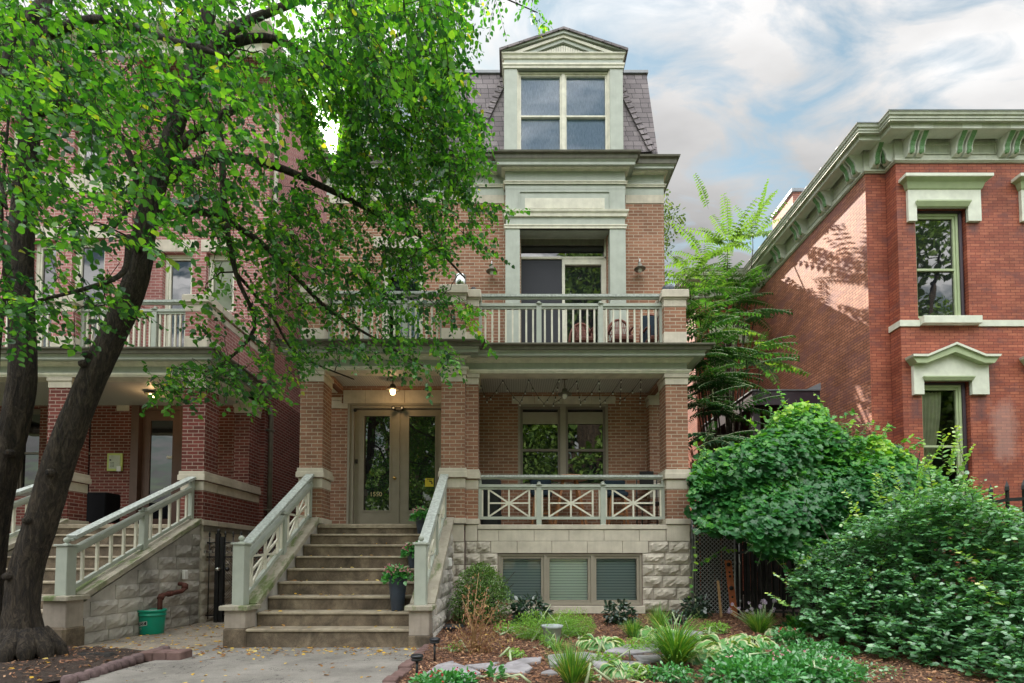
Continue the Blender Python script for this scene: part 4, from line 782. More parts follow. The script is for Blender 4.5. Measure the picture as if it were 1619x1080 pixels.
# door
a, b, c, d = ldoor; m = MB(M['brown']); m.box(a, a + .17, YF - .01, YF + .15, c, d); m.box(b - .1, b, YF + .05, YF + .15, c, d); m.box(a + .17, b - .1, YF + .05, YF + .15, d - .1, d); part('door_frame', m, LH)
ga, gb, g0, g1 = XX(237, 720, YF + .1), XX(272, 720, YF + .1), FLOOR + .3, ZZ(663, YF); m = MB(M['brown']); Y_ = YF + .1
m.box(a + .18, ga, Y_, Y_ + .05, c, d - .1); m.box(gb, b - .1, Y_, Y_ + .05, c, d - .1); m.box(ga, gb, Y_, Y_ + .05, c, g0); m.box(ga, gb, Y_, Y_ + .05, g1, d - .1); dd = part('door', m, LH)
m = MB(M['glass']); m.face([(ga, Y_ + .02, g0), (gb, Y_ + .02, g0), (gb, Y_ + .02, g1), (ga, Y_ + .02, g1)]); part('pane', m, dd)
m = MB(M['white']); k = P(268, 723, Y_); m.box(k.x - .06, k.x + .06, Y_ - .01, Y_ - .004, k.z - .03, k.z + .03); part('mail_slip', m, dd)
# intercom
m = MB(M['lime']); p, q = P(171, 717, YF), P(194.5, 745, YF); m.bbox(p.x, q.x, YF - .03, YF, q.z, p.z, .008); io = part('intercom_panel', m, LH, 'yellow-green intercom panel beside the brown door')
m = MB(M['sagey']); m.box(p.x + .05, q.x - .05, YF - .036, YF - .03, q.z + .05, p.z - .05); m.use(M['black']); m.box(p.x + .07, p.x + .10, YF - .045, YF - .034, p.z - .17, p.z - .14)
for i in range(3):
    for j in range(4): m.box(p.x + .09 + i * .03, p.x + .105 + i * .03, YF - .042, YF - .034, q.z + .09 + j * .03, q.z + .10 + j * .03)
m.use(M['white']); m.box(q.x - .10, q.x - .01, YF - .06, YF - .05, q.z - .01, q.z + .10); part('keypad', m, io)
# porch
m = MB(M['gutter']); m.box(-12, XS + .02, 9.2, YF + .1, FLOOR - .1, FLOOR - .002); part('porch_floor', m, LH)
m = MB(M['bead']); m.box(-12, XS, 9.4, YF, CEIL - .02, CEIL + .04); part('porch_ceiling', m, LH)
m = MB(M['gutter']); m.box(-12, XS, 9.3, YF, 4.84, 4.9); part('balcony_floor', m, LH)
entab(LH, -13, XS, YP, YF)
for x0, x1 in ((XS - .41, XS), (-8.53, -8.12), (-11.3, -10.9)): pier(LH, x0, x1, YP, YP + .42, 'brick_red_shaded'); bal_pier(LH, x0, x1, YP, YP + .42, 'brick_pink')
pier(LH, XS - .33, XS - .01, 10.74, YF, 'brick_red_shaded', name='pilaster')
m = MB(M['brick_red_shaded']); m.box(XS - .36, XS - .004, YP + .43, 10.73, FLOOR + .09, zc(758)); m.box(-12, XS - .42, YP + .06, YP + .3, -.1, FLOOR - .1); o = part('porch_side_wall', m, LH)
m = MB(M['stone']); 
for za, zb, dd_ in ((828.6, 820.3, .03), (773, 758.5, .008), (757, 748.5, .045), (748.5, 742.5, .03)): m.bbox(XS - .40, XS + dd_, YP + .42 + dd_, 10.74 - dd_, zc(za), zc(zb), .006)
m.bbox(XS - .4, XS + .03, 10.70, YF + .2, zc(828.6), zc(820.3), .006)
m.box(XS - .42, XS + .0, YP + .01, YF + .1, zc(850), zc(828.6)); part('stone_band', m, o)
m = MB(M['rock']); zz_ = [zc(v) for v in (850, 868, 886, 904, 922, 940, 958, 976, 990)]; courses(m, YP + .0, YF + .1, zz_, lambda a, z, o: (XS + o * .6, a, z), w=.45); courses(m, XS - .41, XS, zz_, lambda a, z, o: (a, YP + .0 - o * .6, z), w=.41); m.use(M['rock']).box(XS - .42, XS - .004, YP + .03, YF, -.1, zc(850)); part('foundation', m, LH)
m = MB(M['brick_pink']); m.box(XS - .2, XS - .01, YP + .42, YF, zc(558), zc(471)); m.use(M['stone']); m.box(XS - .24, XS + .03, YP + .47, YF - .002, zc(471), zc(459)); m.box(XS - .21, XS - .002, YP + .44, YF - .002, zc(484), zc(474)); part('balcony_side_wall', m, LH)
fr = Fr((-8.12, YP + .18, 0), (XS - .41, YP + .18, 0), zb_ if False else zc(541) - .02, zc(541) - .02); railing(LH, fr, Hh, [.69, 1.38], 'bars', hb=.045, nb=6, top_w=.1, name='balcony_railing', low=-.05)
fr = Fr((-10.9, YP + .18, 0), (-8.53, YP + .18, 0), zc(541) - .02, zc(541) - .02); railing(LH, fr, Hh, [.8, 1.6], 'bars', hb=.045, nb=6, top_w=.1, name='balcony_railing', low=-.05)
# stairs
stairs_unit(LH, -8.1, -5.98, 6.62, 9.2, run=.285)
cheek(LH, -5.98, -5.68, 6.45, .615, .20, 9.16, 1.80, 1, rk='rock_grey', base=True); cheek(LH, -8.4, -8.1, 6.45, .615, .20, 9.16, 1.80, -1, base=True)
for xc in (-5.83, -8.25): stair_rail(LH, xc, 6.6, 9.15, .615, 1.80, 1.25, .80, 'bars', nb=5)
# downspout
m = MB(M['gutter']); m.tube([(XB + .09, YF + .12, -.0), (XB + .09, YF + .12, 4.3), (XB + .09, YF + .02, 4.5)], .05, 10)
for z in (.6, 2.2, 4.0): m.box(XB, XB + .15, YF + .05, YF + .19, z, z + .03)
m.use(M['taupe']); m.tube([(XB + .09, YF + .12, 4.9), (XB + .09, YF + .12, 11.4)], .05, 10); part('downspout', m, LH)
# rusty standpipe and outlet box on the stair wall
k = G(247, 1000); xw = -5.64
def onx(px, py): y, z = xz_to_x(px, xw, py); return (xw, y, z)
a, b, c, d = onx(281, 925), onx(262, 938), onx(246, 941), onx(244, 962)
m = MB(M['rust']); pth = [(a[0] + .02, a[1], a[2] + .02), (a[0] + .12, a[1], a[2] + .01), (a[0] + .14, a[1] - .03, a[2] - .06), (a[0] + .13, a[1] - .1, a[2] - .10), (b[0] + .1, b[1], b[2]), (c[0] + .1, c[1], c[2]), (d[0] + .1, d[1] - .02, c[2] - .06), (d[0] + .1, d[1] - .02, -.02)]
m.tube(pth, .035, 10); m.tube([pth[1], pth[2]], .048, 10); m.tube([pth[4], (Vector(pth[4]) + (Vector(pth[5]) - Vector(pth[4])) * .4)], .046, 10); m.tube([pth[5], pth[6]], .047, 10)
solo('standpipe', m, 'rusty bent iron pipe fixed to the stone stair wall behind the green bucket', 'pipe', pth[-1])
a = onx(290, 909); m = MB(M['white']); m.bbox(xw, xw + .05, a[1] - .05, a[1] + .05, a[2] - .07, a[2] + .08, .008); solo('outlet_box', m, 'small pale electrical outlet box on the rock-faced stair wall left of the iron gate', 'outlet box', (xw, a[1], a[2]))
# ================================================================ RIGHT HOUSE
RH = thing('victorian_house', 'deep red painted brick victorian house with bracketed green cornice at the right', 'house', (11, 12, 0))
XA, YA, XC, YC, YE = 7.73, 10.8, 8.175, 10.5, 16.1
def RX(px, py): return XX(px, py, YC)
def RZ(py): return ZZ(py, YC)
zwt = RZ(258)
xn = RX(1600, 300) - RX(1422, 300)
up = [(RX(1449, 420) + k * xn * 1.0, RX(1530, 420) + k * xn, RZ(503), RZ(330)) for k in range(3)]
xm_ = RX(1611, 570) - RX(1432, 570)
lo = [(RX(1460, 700) + k * xn, RX(1536, 700) + k * xn, RZ(790), RZ(603)) for k in range(3)]
m = MB(M['brick_old']); m.wall(XC, 16.5, -.2, zwt, YC, .22, up + lo)
m.face([(XC, YA, -.2), (XC, YC, -.2), (XC, YC, zwt), (XC, YA, zwt)]); m.face([(XA, YA, -.2), (XC, YA, -.2), (XC, YA, zwt), (XA, YA, zwt)])
m.use(M['brick_side']).face([(XA, YE, -.2), (XA, YA, -.2), (XA, YA, zwt), (XA, YE, zwt)])
XV = XX(1100, 500, YE); zwv = ZZ(463, YE)
r1 = (XX(1128, 580, YE), XX(1166, 580, YE), ZZ(592, YE), ZZ(530, YE)); r2 = (XX(1126, 650, YE), XX(1163, 650, YE), ZZ(690, YE), ZZ(608, YE))
m.use(M['brick_old']).wall(XV, XA, -.2, zwt, YE, .2, [r1, r2]); m.face([(XV, 24, -.2), (XV, YE, -.2), (XV, YE, zwt), (XV, 24, zwt)])
part('wall', m, RH)
m = MB(M['dkint']); m.box(XA + .2, 16.4, YC + .8, YC + .85, 0, 9); m.box(XV + .1, XA, YE + .6, YE + .65, 0, 9); part('dark_backing', m, RH)
# path sweep with mitres
def psweep(mb, path, prof):
    n = len(path)
    def off(d):
        o = []
        for i, (x, y) in enumerate(path):
            ns = []
            for a, b in ((i - 1, i), (i, i + 1)):
                if a < 0 or b >= n: continue
                dx, dy = path[b][0] - path[a][0], path[b][1] - path[a][1]; l = math.hypot(dx, dy); ns.append((dy / l, -dx / l))
            if len(ns) == 1: o.append((x + ns[0][0] * d, y + ns[0][1] * d))
            else:
                k = 1 + ns[0][0] * ns[1][0] + ns[0][1] * ns[1][1]; o.append((x + (ns[0][0] + ns[1][0]) / k * d, y + (ns[0][1] + ns[1][1]) / k * d))
        return o
    for (d0, z0), (d1, z1) in zip(prof[:-1], prof[1:]):
        A_, B_ = off(d0), off(d1)
        for i in range(n - 1): mb.face([(*A_[i], z0), (*A_[i + 1], z0), (*B_[i + 1], z1), (*B_[i], z1)])
path = [(XV, 22), (XV, YE), (XA, YE), (XA, YA), (XC, YA), (XC, YC), (17, YC)]
def neg(p): return [(-x, y) for x, y in p]
fz = lambda py, d: ZZ(py, YC - d)
m = MB(M['sagey'])
zs0, zs1 = fz(258, 0), fz(199, .4)
psweep(m, path, [(-.02, zs0 - .005), (.03, zs0 - .005), (.04, fz(255, .04)), (.06, fz(253, .06)), (.06, fz(251, .06)), (.03, fz(250.5, .03)), (.03, fz(246, .03)), (0, fz(245.5, 0)), (0, fz(213, .0)), (.03, fz(212, .03)), (.05, fz(205, .06)), (.08, zs1)])
m.use(M['sagew']); psweep(m, path, [(.08, zs1), (.34, zs1 + .004)]); m.use(M['sagey']); psweep(m, path, [(.34, zs1 + .004), (.34, fz(191, .40))])
m.use(M['sagey']); psweep(m, path, [(.34, fz(191, .40)), (.415, fz(191, .41)), (.415, fz(190, .42)), (.415, fz(187, .42)), (.43, fz(186.5, .43)), (.43, fz(183, .43)), (.455, fz(180, .46)), (.465, fz(176, .47)), (.48, fz(174.5, .48))])
m.use(M['slate']); ztp = fz(174.5, .48); psweep(m, path, [(.48, ztp), (.485, ztp + .02), (.46, ztp + .025), (0, ztp + .05)])
m.face([(XA - .01, YA, ztp + .05), (XC, YA, ztp + .05), (XC, YC - .01, ztp + .05), (17, YC, ztp + .05), (17, 24, ztp + .05), (XV, 24, ztp + .05), (XV, YE, ztp + .05), (XA, YE, ztp + .05)])
cor = part('cornice', m, RH)
def bracket(base, outv, alongv):
    o, a = Vector(outv), Vector(alongv); b = Vector(base); z0, z1 = fz(246, .1), fz(208, .1); h = z1 - z0
    pr = [(0, 0), (.08, 0), (.13, .06), (.15, .16), (.15, .3), (.18, .46), (.25, .62), (.30, .78), (.31, .92), (.30, 1.0), (0, 1.0)]
    m = MB(M['sagew']); w_ = .075
    vs = [b + o * (d + .001) + a * (s_ * w_) + Vector((0, 0, z0 + h * k)) for s_ in (-1, 1) for d, k in pr]; n = len(pr)
    m.mesh(vs, [tuple(range(n)), tuple(range(2 * n - 1, n - 1, -1))] + [(i, i + n, (i + 1) % n + n, (i + 1) % n) for i in range(n)])
    zt = z1; q = o * .19
    for (r, za, zb, ww) in ((.325, zt, zt + .055, .085), (.345, zt + .055, zs1 - .001, .10)):
        vs = [b + o * d + a * (s_ * ww) + Vector((0, 0, z)) for z in (za, zb) for d, s_ in ((0, -1), (r, -1), (r, 1), (0, 1))]; m.mesh(vs, [(0,3,2,1),(4,5,6,7),(0,1,5,4),(1,2,6,5),(2,3,7,6),(3,0,4,7)])
    pb = part('bracket', m, RH)
    m = MB(M['leafcarve']); w_ = .05; pr2 = pr[2:9]; vs = []
    for j, (d, k) in enumerate(pr2):
        for i in range(5): vs.append(b + o * (d + .012 + rng.uniform(-.006, .008)) + a * (w_ * (i / 2 - 1)) + Vector((0, 0, z0 + h * (k + .0))))
    nn_ = len(pr2); m.mesh(vs, [(j * 5 + i, j * 5 + i + 1, (j + 1) * 5 + i + 1, (j + 1) * 5 + i) for j in range(nn_ - 1) for i in range(4)]); c = b + o * .125 + Vector((0, 0, z0 + .05)); m.ball(tuple(c), .035, 7); part('carved_leaf', m, pb)
    m = MB(M['wicker'] if False else M['wood']); c = b + o * .21 + Vector((0, 0, z0 + h * .86))
    for s_ in (-1, 1): m.tube([c, c + a * (s_ * .078)], .028, 10)
    part('rosette', m, pb)
def bx(px): return XX(px, 225, YC - .15)
for px in (1434, 1451): pass
step_ = XX(1513, 225, YC - .15) - XX(1438, 225, YC - .15)
x = XX(1440, 225, YC - .12)
while x < 13.2:
    bracket((x, YC, 0), (0, -1, 0), (1, 0, 0)); bracket((x + .2, YC, 0), (0, -1, 0), (1, 0, 0)); x += step_
bracket((XA + .17, YA, 0), (0, -1, 0), (1, 0, 0)); bracket((XC, YC + .13, 0), (-1, 0, 0), (0, -1, 0))
y = YA + .14
while y < YE - .6:
    bracket((XA, y, 0), (-1, 0, 0), (0, -1, 0)); bracket((XA, y + .21, 0), (-1, 0, 0), (0, -1, 0)); y += 1.05
for xx in (XV + .15, XV + .36, XA - .5, XA - .3): bracket((xx, YE, 0), (0, -1, 0), (1, 0, 0))
# frieze panels
m = MB(M['sagey']); x = XX(1440, 225, YC - .12) + .30
def panel(p0, al, outv, L_):
    m = MB(M['sagey']); p0, al, o = Vector(p0), Vector(al), Vector(outv); za, zb = fz(244.5, 0), fz(228, 0)
    for (u0, u1, k0, k1) in ((0, L_, zb - .02, zb), (0, .02, za, zb - .02), (L_ - .02, L_, za, zb - .02), (0, L_, za - .001, za + .015)):
        q = [p0 + al * u + o * d for u in (u0, u1) for d in (0, .02)]
        vs = [Vector((*q[i].xy, k)) for k in (k0, k1) for i in (0, 1, 3, 2)]; m.mesh(vs, [(0,1,2,3),(7,6,5,4),(0,4,5,1),(1,5,6,2),(2,6,7,3),(3,7,4,0)])
    part('frieze_panel', m, RH)
while x < 13: panel((x, YC, 0), (1, 0, 0), (0, -1, 0), step_ - .4); x += step_
y = YA + .14 + .31
while y < YE - .8: panel((XA, y, 0), (0, 1, 0), (-1, 0, 0), 1.05 - .41); y += 1.05
# window hoods
for k in range(3):
    dx = k * xn; g = lambda px, py: RX(px, py) + dx
    m = MB(M['mint']); a, b = g(1432.5, 320), g(1547, 320); wa, wb = up[k][0], up[k][1]
    m.box(a, b, YC - .06, YC + .02, RZ(330), RZ(303)); m.box(a, wa, YC - .06, YC + .02, RZ(352), RZ(330)); m.box(wb, b, YC - .06, YC + .02, RZ(352), RZ(330))
    m.use(M['apple']).sweep(a, b, YC - .06, YC + .01, [(0, RZ(303.5)), (.02, RZ(302)), (.06, RZ(293)), (.13, RZ(290)), ]); m.use(M['mint']).sweep(a, b, YC - .06, YC + .01, [(.13, RZ(290)), (.15, RZ(289.5)), (.15, RZ(285)), (-.06, RZ(284.6))])
    m.use(M['apple']).sweep(wa + .03, wb - .03, YC - .06, YC + .01, [(0, RZ(331)), (.02, RZ(330)), (.06, RZ(324)), (.06, RZ(322)), (0, RZ(321.5))]); part('window_hood', m, RH)
    m = MB(M['mint']); a, b = g(1441, 600), g(1559, 600); c = (a + b) / 2; wa, wb = lo[k][0], lo[k][1]; zt1, zpk = RZ(579), RZ(562)
    m.prism([(a, RZ(603)), (b, RZ(603)), (b, zt1), (c, zpk), (a, zt1)], YC - .07, YC + .02); m.box(a, wa, YC - .07, YC + .02, RZ(625), RZ(603)); m.box(wb, b, YC - .07, YC + .02, RZ(625), RZ(603))
    e = .11
    for s_, xe_ in ((-1, a - e), (1, b + e)):
        sh = c + s_ * (b - a) * .38
        m.use(M['apple']).prism([(xe_, RZ(570)), (sh, RZ(570)), (c, RZ(551.5)), (c, RZ(562)), (sh, RZ(579)), (xe_ - s_ * .09, RZ(579))][::s_], YC - .19, YC - .0)
        m.use(M['mint']).prism([(xe_ + s_ * .02, RZ(566.5)), (sh, RZ(566.5)), (c, RZ(548)), (c, RZ(551.5)), (sh, RZ(570)), (xe_, RZ(570))][::s_], YC - .23, YC - .0)
    m.use(M['apple']).sweep(wa + .02, wb - .02, YC - .07, YC + .01, [(0, RZ(604)), (.02, RZ(603.5)), (.05, RZ(599)), (.05, RZ(597.5)), (0, RZ(597))]); part('window_hood', m, RH)
    m = MB(M['mint']); m.bbox(up[k][0] + .02, g(1545, 510), YC - .13, YC + .02, RZ(514.5), RZ(503), .006); part('window_sill', m, RH); m = MB(M['mint']); m.bbox(lo[k][0] - .05, lo[k][1] + .1, YC - .13, YC + .02, RZ(801), RZ(790), .006); part('window_sill', m, RH)
    for w_, rl in ((up[k], RZ(422)), (lo[k], RZ(704))):
        Wn = win(RH, w_[0] + .0, w_[1] - .10, w_[2], w_[3] - .05, YC + .09, 'apple', fw=.05, depth=.09, rail=rl, gm='clear' if (w_ is lo[k]) else 'glass', sw=.045)
        q = MB(M['purple']); q.box(w_[1] - .10, w_[1] - .05, YC + .06, YC + .2, w_[2], w_[3]); q.tube([(w_[1] - .04, YC + .09, w_[2]), (w_[1] - .04, YC + .09, w_[3])], .022, 8); q.box(w_[0], w_[1] - .1, YC + .06, YC + .2, w_[3] - .05, w_[3]); part('casing', q, Wn)
        if w_ is lo[k] and k == 0:
            q = MB(M['linen']); N_ = 40; xa, xb = w_[0] + .05, w_[0] + .62; vs = []
            for j in range(9):
                t = j / 8; z = w_[3] - .15 - t * 1.55; xr = xb - (xb - xa) * .42 * t * t
                for i in range(N_ + 1): u = i / N_; vs.append((xa + (xr - xa) * u, YC + .26 + .02 * math.sin(u * 44 + t), z))
            q.mesh(vs, [(j * (N_ + 1) + i, j * (N_ + 1) + i + 1, (j + 1) * (N_ + 1) + i + 1, (j + 1) * (N_ + 1) + i) for j in range(8) for i in range(N_)], True); part('curtain', q, Wn)
# belt course
m = MB(M['mint'])
zz0, zz1 = RZ(516.5), RZ(507)
for a, b in ((RX(1546, 510), up[1][0] + .015), (RX(1546, 510) + xn, up[2][0])): m = MB(M['mint']); m.box(a, b, YC - .03, YC + .0, zz0, zz1); part('belt_course', m, RH)
m = MB(M['mint']); m.box(XC - .03, up[0][0] + .015, YC - .03, YC + .0, zz0, zz1)
m.box(XC - .03, XC, YC, YA - .001, zz0, zz1); part('belt_course', m, RH)
m = MB(M['mint']); m.box(XX(1122, 530, YE), XX(1182, 530, YE), YE - .06, YE, ZZ(531, YE), ZZ(514, YE)); m.box(XX(1168, 530, YE), XX(1182, 530, YE), YE - .06, YE, ZZ(543, YE), ZZ(531, YE)); part('stone_lintel', m, RH); m = MB(M['mint']); m.box(XX(1122, 600, YE), XX(1175, 600, YE), YE - .06, YE, ZZ(608, YE), ZZ(602, YE)); part('stone_lintel', m, RH)
for w_ in (r1, r2): win(RH, *w_, YE + .08, 'apple', fw=.07)
# chimney
p, q = P(1228, 330, 15.0), P(1275, 296, 15.0); m = MB(M['brick_side']); m.box(p.x + .5, q.x + .7, 15, 16.2, ztp, q.z - .15); m.use(M['slate']).bbox(p.x + .45, q.x + .75, 14.95, 16.25, q.z - .15, q.z - .05, .01); part('chimney', m, RH)
m = MB(M['slate'])
for k in range(9): m.box(XA - .46, XA - .40, YA + .2 + k * .6, YA + .27 + k * .6, ztp + .02, ztp + .06)
part('roof_clip', m, RH)
# side porch roof
py_ = 12.6; xa = XX(1190, 625, py_); z1 = ZZ(618, py_); z0 = ZZ(640, py_)
m = MB(M['purple']); m.box(xa, XA, py_, py_ + .04, z0, z1); m.box(xa, xa + .04, py_ + .04, 16.0, z0, z1); m.box(xa + .15, XA, py_ + .3, 16.0, z0 + .02, z0 + .05)
for yy in (py_ + .2, 15.6): m.box(xa + .1, xa + .28, yy, yy + .18, .8, z0)
m.box(xa + .12, xa + .2, py_ + .4, 15.6, 1.6, 1.68)
m.use(M['slate']); m.mesh([(xa - .03, py_ - .03, z1), (XA, py_ - .03, z1), (XA, py_ - .03, z1 + .03), (xa - .03, py_ - .03, z1 + .03), (xa - .03, 16, z1), (XA, 16, z1 + .3), (XA, 16, z1 + .3), (xa - .03, 16, z1 + .03)], [(0,1,2,3),(3,2,6,7),(0,3,7,4)])
m.mesh([(XA - .36, py_ - .035, z1 + .03), (XA, py_ - .035, z1 + .03), (XA, py_ - .035, z1 + .2), (XA - .36, 16, z1 + .03), (XA, 16, z1 + .2)], [(0,1,2),(0,2,4,3)])
part('side_porch', m, RH)
# ================================================================ GROUND
def garden_z(x, y): return -.03 + max(0, min(1, (y - 5.2) / 3.8)) * .15
m = MB(M['dark_ground']); m.box(-60, 60, -60, 60, -.5, -.078); solo('ground', m, kind='structure')
m = MB(M['sidewalk']); m.box(-60, 60, -.9, 1.55, -.2, -.05); solo('sidewalk', m, kind='structure')
m = MB(M['sidewalk']); m.box(-9.6, -1.1, 1.55, 9.5, -.2, -.072); solo('path_base', m, kind='structure')
m = MB(M['walk'])
def slab(x0, x1, y0, y1, z, mt):
    m.use(M[mt]); m.bbox(x0 + .004, x1 - .004, y0 + .004, y1 - .004, z - .1, z, .006)
for a, b in ((5.66, 6.9), (4.35, 5.66), (3.0, 4.35), (1.6, 3.0)): slab(-4.0, -1.13, a, b, -.045, 'walk')
solo('front_walk', m, kind='structure')
m = MB(M['sidewalk']); 
for a, b in ((6.12, 7.5), (7.5, 8.9), (8.9, 10.4), (10.4, 14)): slab(-5.75, -3.72 if a > 6.4 else -3.72, max(a, 6.12), b, -.05, 'sidewalk')
for a, b in ((-9.5, -7.2), (-7.2, -5.75)): slab(a, b, 6.12, 6.9, -.05, 'sidewalk')
solo('side_path', m, kind='structure')
m = MB(M['asphalt']); m.box(-60, 60, -13, -4, -.4, -.07); solo('road', m, kind='structure')
# garden bed (mulch), gently rising to the house
def bed(x0, x1, y0, y1, mt, zf, nx=60, ny=60, amp=.012):
    q = MB(M[mt]); vs = [(x0 + (x1 - x0) * i / nx, y0 + (y1 - y0) * j / ny, zf(x0 + (x1 - x0) * i / nx, y0 + (y1 - y0) * j / ny) + rng.uniform(-amp, amp)) for j in range(ny + 1) for i in range(nx + 1)]
    q.mesh(vs, [(j * (nx + 1) + i, j * (nx + 1) + i + 1, (j + 1) * (nx + 1) + i + 1, (j + 1) * (nx + 1) + i) for j in range(ny) for i in range(nx)], True); return q
solo('mulch_bed', bed(-1.06, 9.0, 3.0, 9.2, 'mulch', garden_z, 150, 100), kind='structure')
solo('side_yard', bed(3.1, 8.0, 9.2, 20, 'soil', lambda x, y: .11, 20, 20), kind='structure')
def tz(x, y): return -.03 + .10 * math.exp(-((x + 5.3) ** 2 + (y - 5.4) ** 2) / 1.2)
solo('tree_bed', bed(-9.5, -4.12, 2.5, 6.05, 'soil', tz, 90, 60, .015), kind='structure')
# mulch chips
def chips(name, n, x0, x1, y0, y1, zf, s0=.012, s1=.045, mat='chips'):
    p = np.stack([rng.uniform(x0, x1, n), rng.uniform(y0, y1, n), np.zeros(n)], 1); p[:, 2] = [zf(a, b) + .008 for a, b in p[:, :2]]; p[:, 2] += rng.uniform(0, .012, n)
    ang = rng.uniform(0, 6.28, n); d = np.stack([np.cos(ang), np.sin(ang), rng.normal(0, .25, n)], 1); up = A(0, 0, 1) + rv(n, .35); sz = rng.uniform(s0, s1, n)
    link(name, leafmesh(name, p, d, up, sz, T_QUAD, M[mat], widths=sz * rng.uniform(.2, .45, n)), kind='stuff')
chips('bark_mulch', 34000, -1.04, 7.5, 3.8, 8.95, garden_z)
chips('leaf_litter', 3500, -8, -4.15, 3.5, 6.0, tz, .012, .04)
# fallen leaves on walk, steps and beds
def fallen():
    ps = []
    def add(n, x0, x1, y0, y1, zf, pw=1.0):
        for _ in range(n): x = rng.uniform(x0, x1); y = y0 + (y1 - y0) * rng.random() ** pw; ps.append((x, y, zf(x, y) + .008))
    add(260, -3.9, -1.2, 5.9, 6.5, lambda x, y: -.045, .7); add(50, -3.9, -1.2, 4.0, 5.9, lambda x, y: -.045, .8); add(260, -5.6, -3.8, 6.2, 8.9, lambda x, y: -.05); add(60, -5.9, -4.0, 5.6, 6.6, lambda x, y: -.045)
    add(160, -8, -4.15, 4.0, 6.0, tz); add(170, -1.0, 5.5, 4.2, 7.8, garden_z)
    for k in range(9):
        n = (14, 14, 22, 16, 10, 10, 7, 5, 4)[k]
        for _ in range(n): ps.append((-3.40 + 2.0 * rng.random() ** 1.3, 6.5 + .29 * k + rng.uniform(.02, .27), .19 * (k + 1) + .01))
    p = np.array(ps); n = len(p); ang = rng.uniform(0, 6.28, n); d = np.stack([np.cos(ang), np.sin(ang), rng.normal(0, .15, n)], 1)
    link('fallen_leaves', leafmesh('fallen_leaves', p, d, A(0, 0, 1) + rv(n, .25), rng.uniform(.025, .07, n), T_OVAL, M['fallen']), kind='stuff')
fallen()
# ---------------------------------------------------------------- edging
n_ = 22
a, b = G(110, 1078), G(258, 1030)
proto = None; cnt = 13
for k in range(cnt):
    t = k / (cnt - 1); x = a.x + (b.x - a.x) * t + .02 * math.sin(t * 9); y = a.y + (b.y - a.y) * t; s_ = .062
    if proto is None:
        m = MB(M['scallop']); m.lathe((0, 0, -.04), [(s_ * .98, 0), (s_ * 1.05, .05), (s_ * .98, .085), (s_ * .75, .10), (.001, .105)], 14)
        proto = solo('scalloped_edging_stone', m, 'round-topped mauve concrete edging stone in the row between tree bed and front walk', 'edging stone', (x, y, -.03), 'scalloped edging stones along the tree bed', local=True)
    else: copy_tree(proto, None, (x, y, -.03 + rng.uniform(-.01, .01)))
m = MB(M['pavebrick']); a, b = G(224, 1040), G(283, 1046)
for k in range(3): x = a.x + .16 * k; m.bbox(x, x + .155, a.y - .05 - .01 * k, a.y + .16, -.06, .045, .012)
solo('corner_paver', m, 'flat mauve paver blocks laid at the back corner of the tree bed', 'paver', (a.x, a.y, -.05))
m = MB(M['oldwood']); a = G(144, 1045); m.bbox(a.x - .25, a.x + .22, a.y - .05, a.y + .12, -.05, .05, .03); solo('mossy_log', m, 'dark mossy stone lying in the tree bed beside the trunk', 'stone', a)
m = MB(M['root']); a = G(112, 1052)
for k in range(5): an = -.5 + k * .55; m.tube([(a.x, a.y, .0), (a.x + .10 * math.cos(an), a.y - .10 * abs(math.sin(an)), .035), (a.x + .24 * math.cos(an), a.y - .2 * abs(math.sin(an)), -.02)], [.025, .018, .008], 6)
solo('dug_up_root', m, 'small reddish-brown bare root lying in the tree bed', 'root', a)
proto = None
y = 3.9; k = 0
while y < 6.5:
    z = -.02
    if proto is None:
        m = MB(M['pavebrick']); m.bbox(-.06, .06, 0, .185, -.06, .03, .008); proto = solo('edging_brick', m, 'mauve edging brick between the front walk and the garden mulch', 'edging brick', (-1.08, y, z), 'brick edging along the front walk', local=True)
    else: copy_tree(proto, None, (-1.08 + .015 * math.sin(k * 1.7), y, z + .008 * math.sin(k * 2.3)))
    y += .195; k += 1
y = 6.6
while y < 8.6: copy_tree(proto, None, (-.98, y, .0)); y += .195
# flagstones: irregular polygons placed from the photo
FL = [([(690,1050),(715,1044),(735,1052),(760,1062),(748,1069),(700,1068),(668,1067)], 'big grey flagstone at the left end of the stepping path'), ([(735,1051),(790,1046),(768,1056),(755,1056)], 'thin grey flagstone beside the largest one'),
      ([(762,1056),(800,1050),(835,1049),(842,1054),(830,1062),(780,1062)], 'pale flagstone in the middle of the stepping path'), ([(800,1048),(826,1040),(857,1038),(855,1044),(812,1050)], 'mauve flagstone near the whitewashed pot'),
      ([(856,1062),(872,1058),(882,1064),(855,1064)], 'small flagstone behind the spiky grass clump'), ([(866,1035),(925,1030),(958,1036),(950,1040),(870,1050)], 'broad flagstone between two grass clumps'), ([(936,1044),(962,1038),(985,1044),(1020,1046),(1000,1052),(942,1054)], 'rosy flagstone left of the front hosta'),
      ([(955,1029),(985,1019),(1040,1018),(1052,1026),(1000,1032)], 'flat flagstone behind the arching grass'), ([(1068,1000),(1085,996),(1112,999),(1104,1005),(1078,1007)], 'pale stone slab right of the arching grass'), ([(1000,1036),(1060,1034),(1048,1042),(1010,1044)], 'half hidden flagstone under the arching grass')]
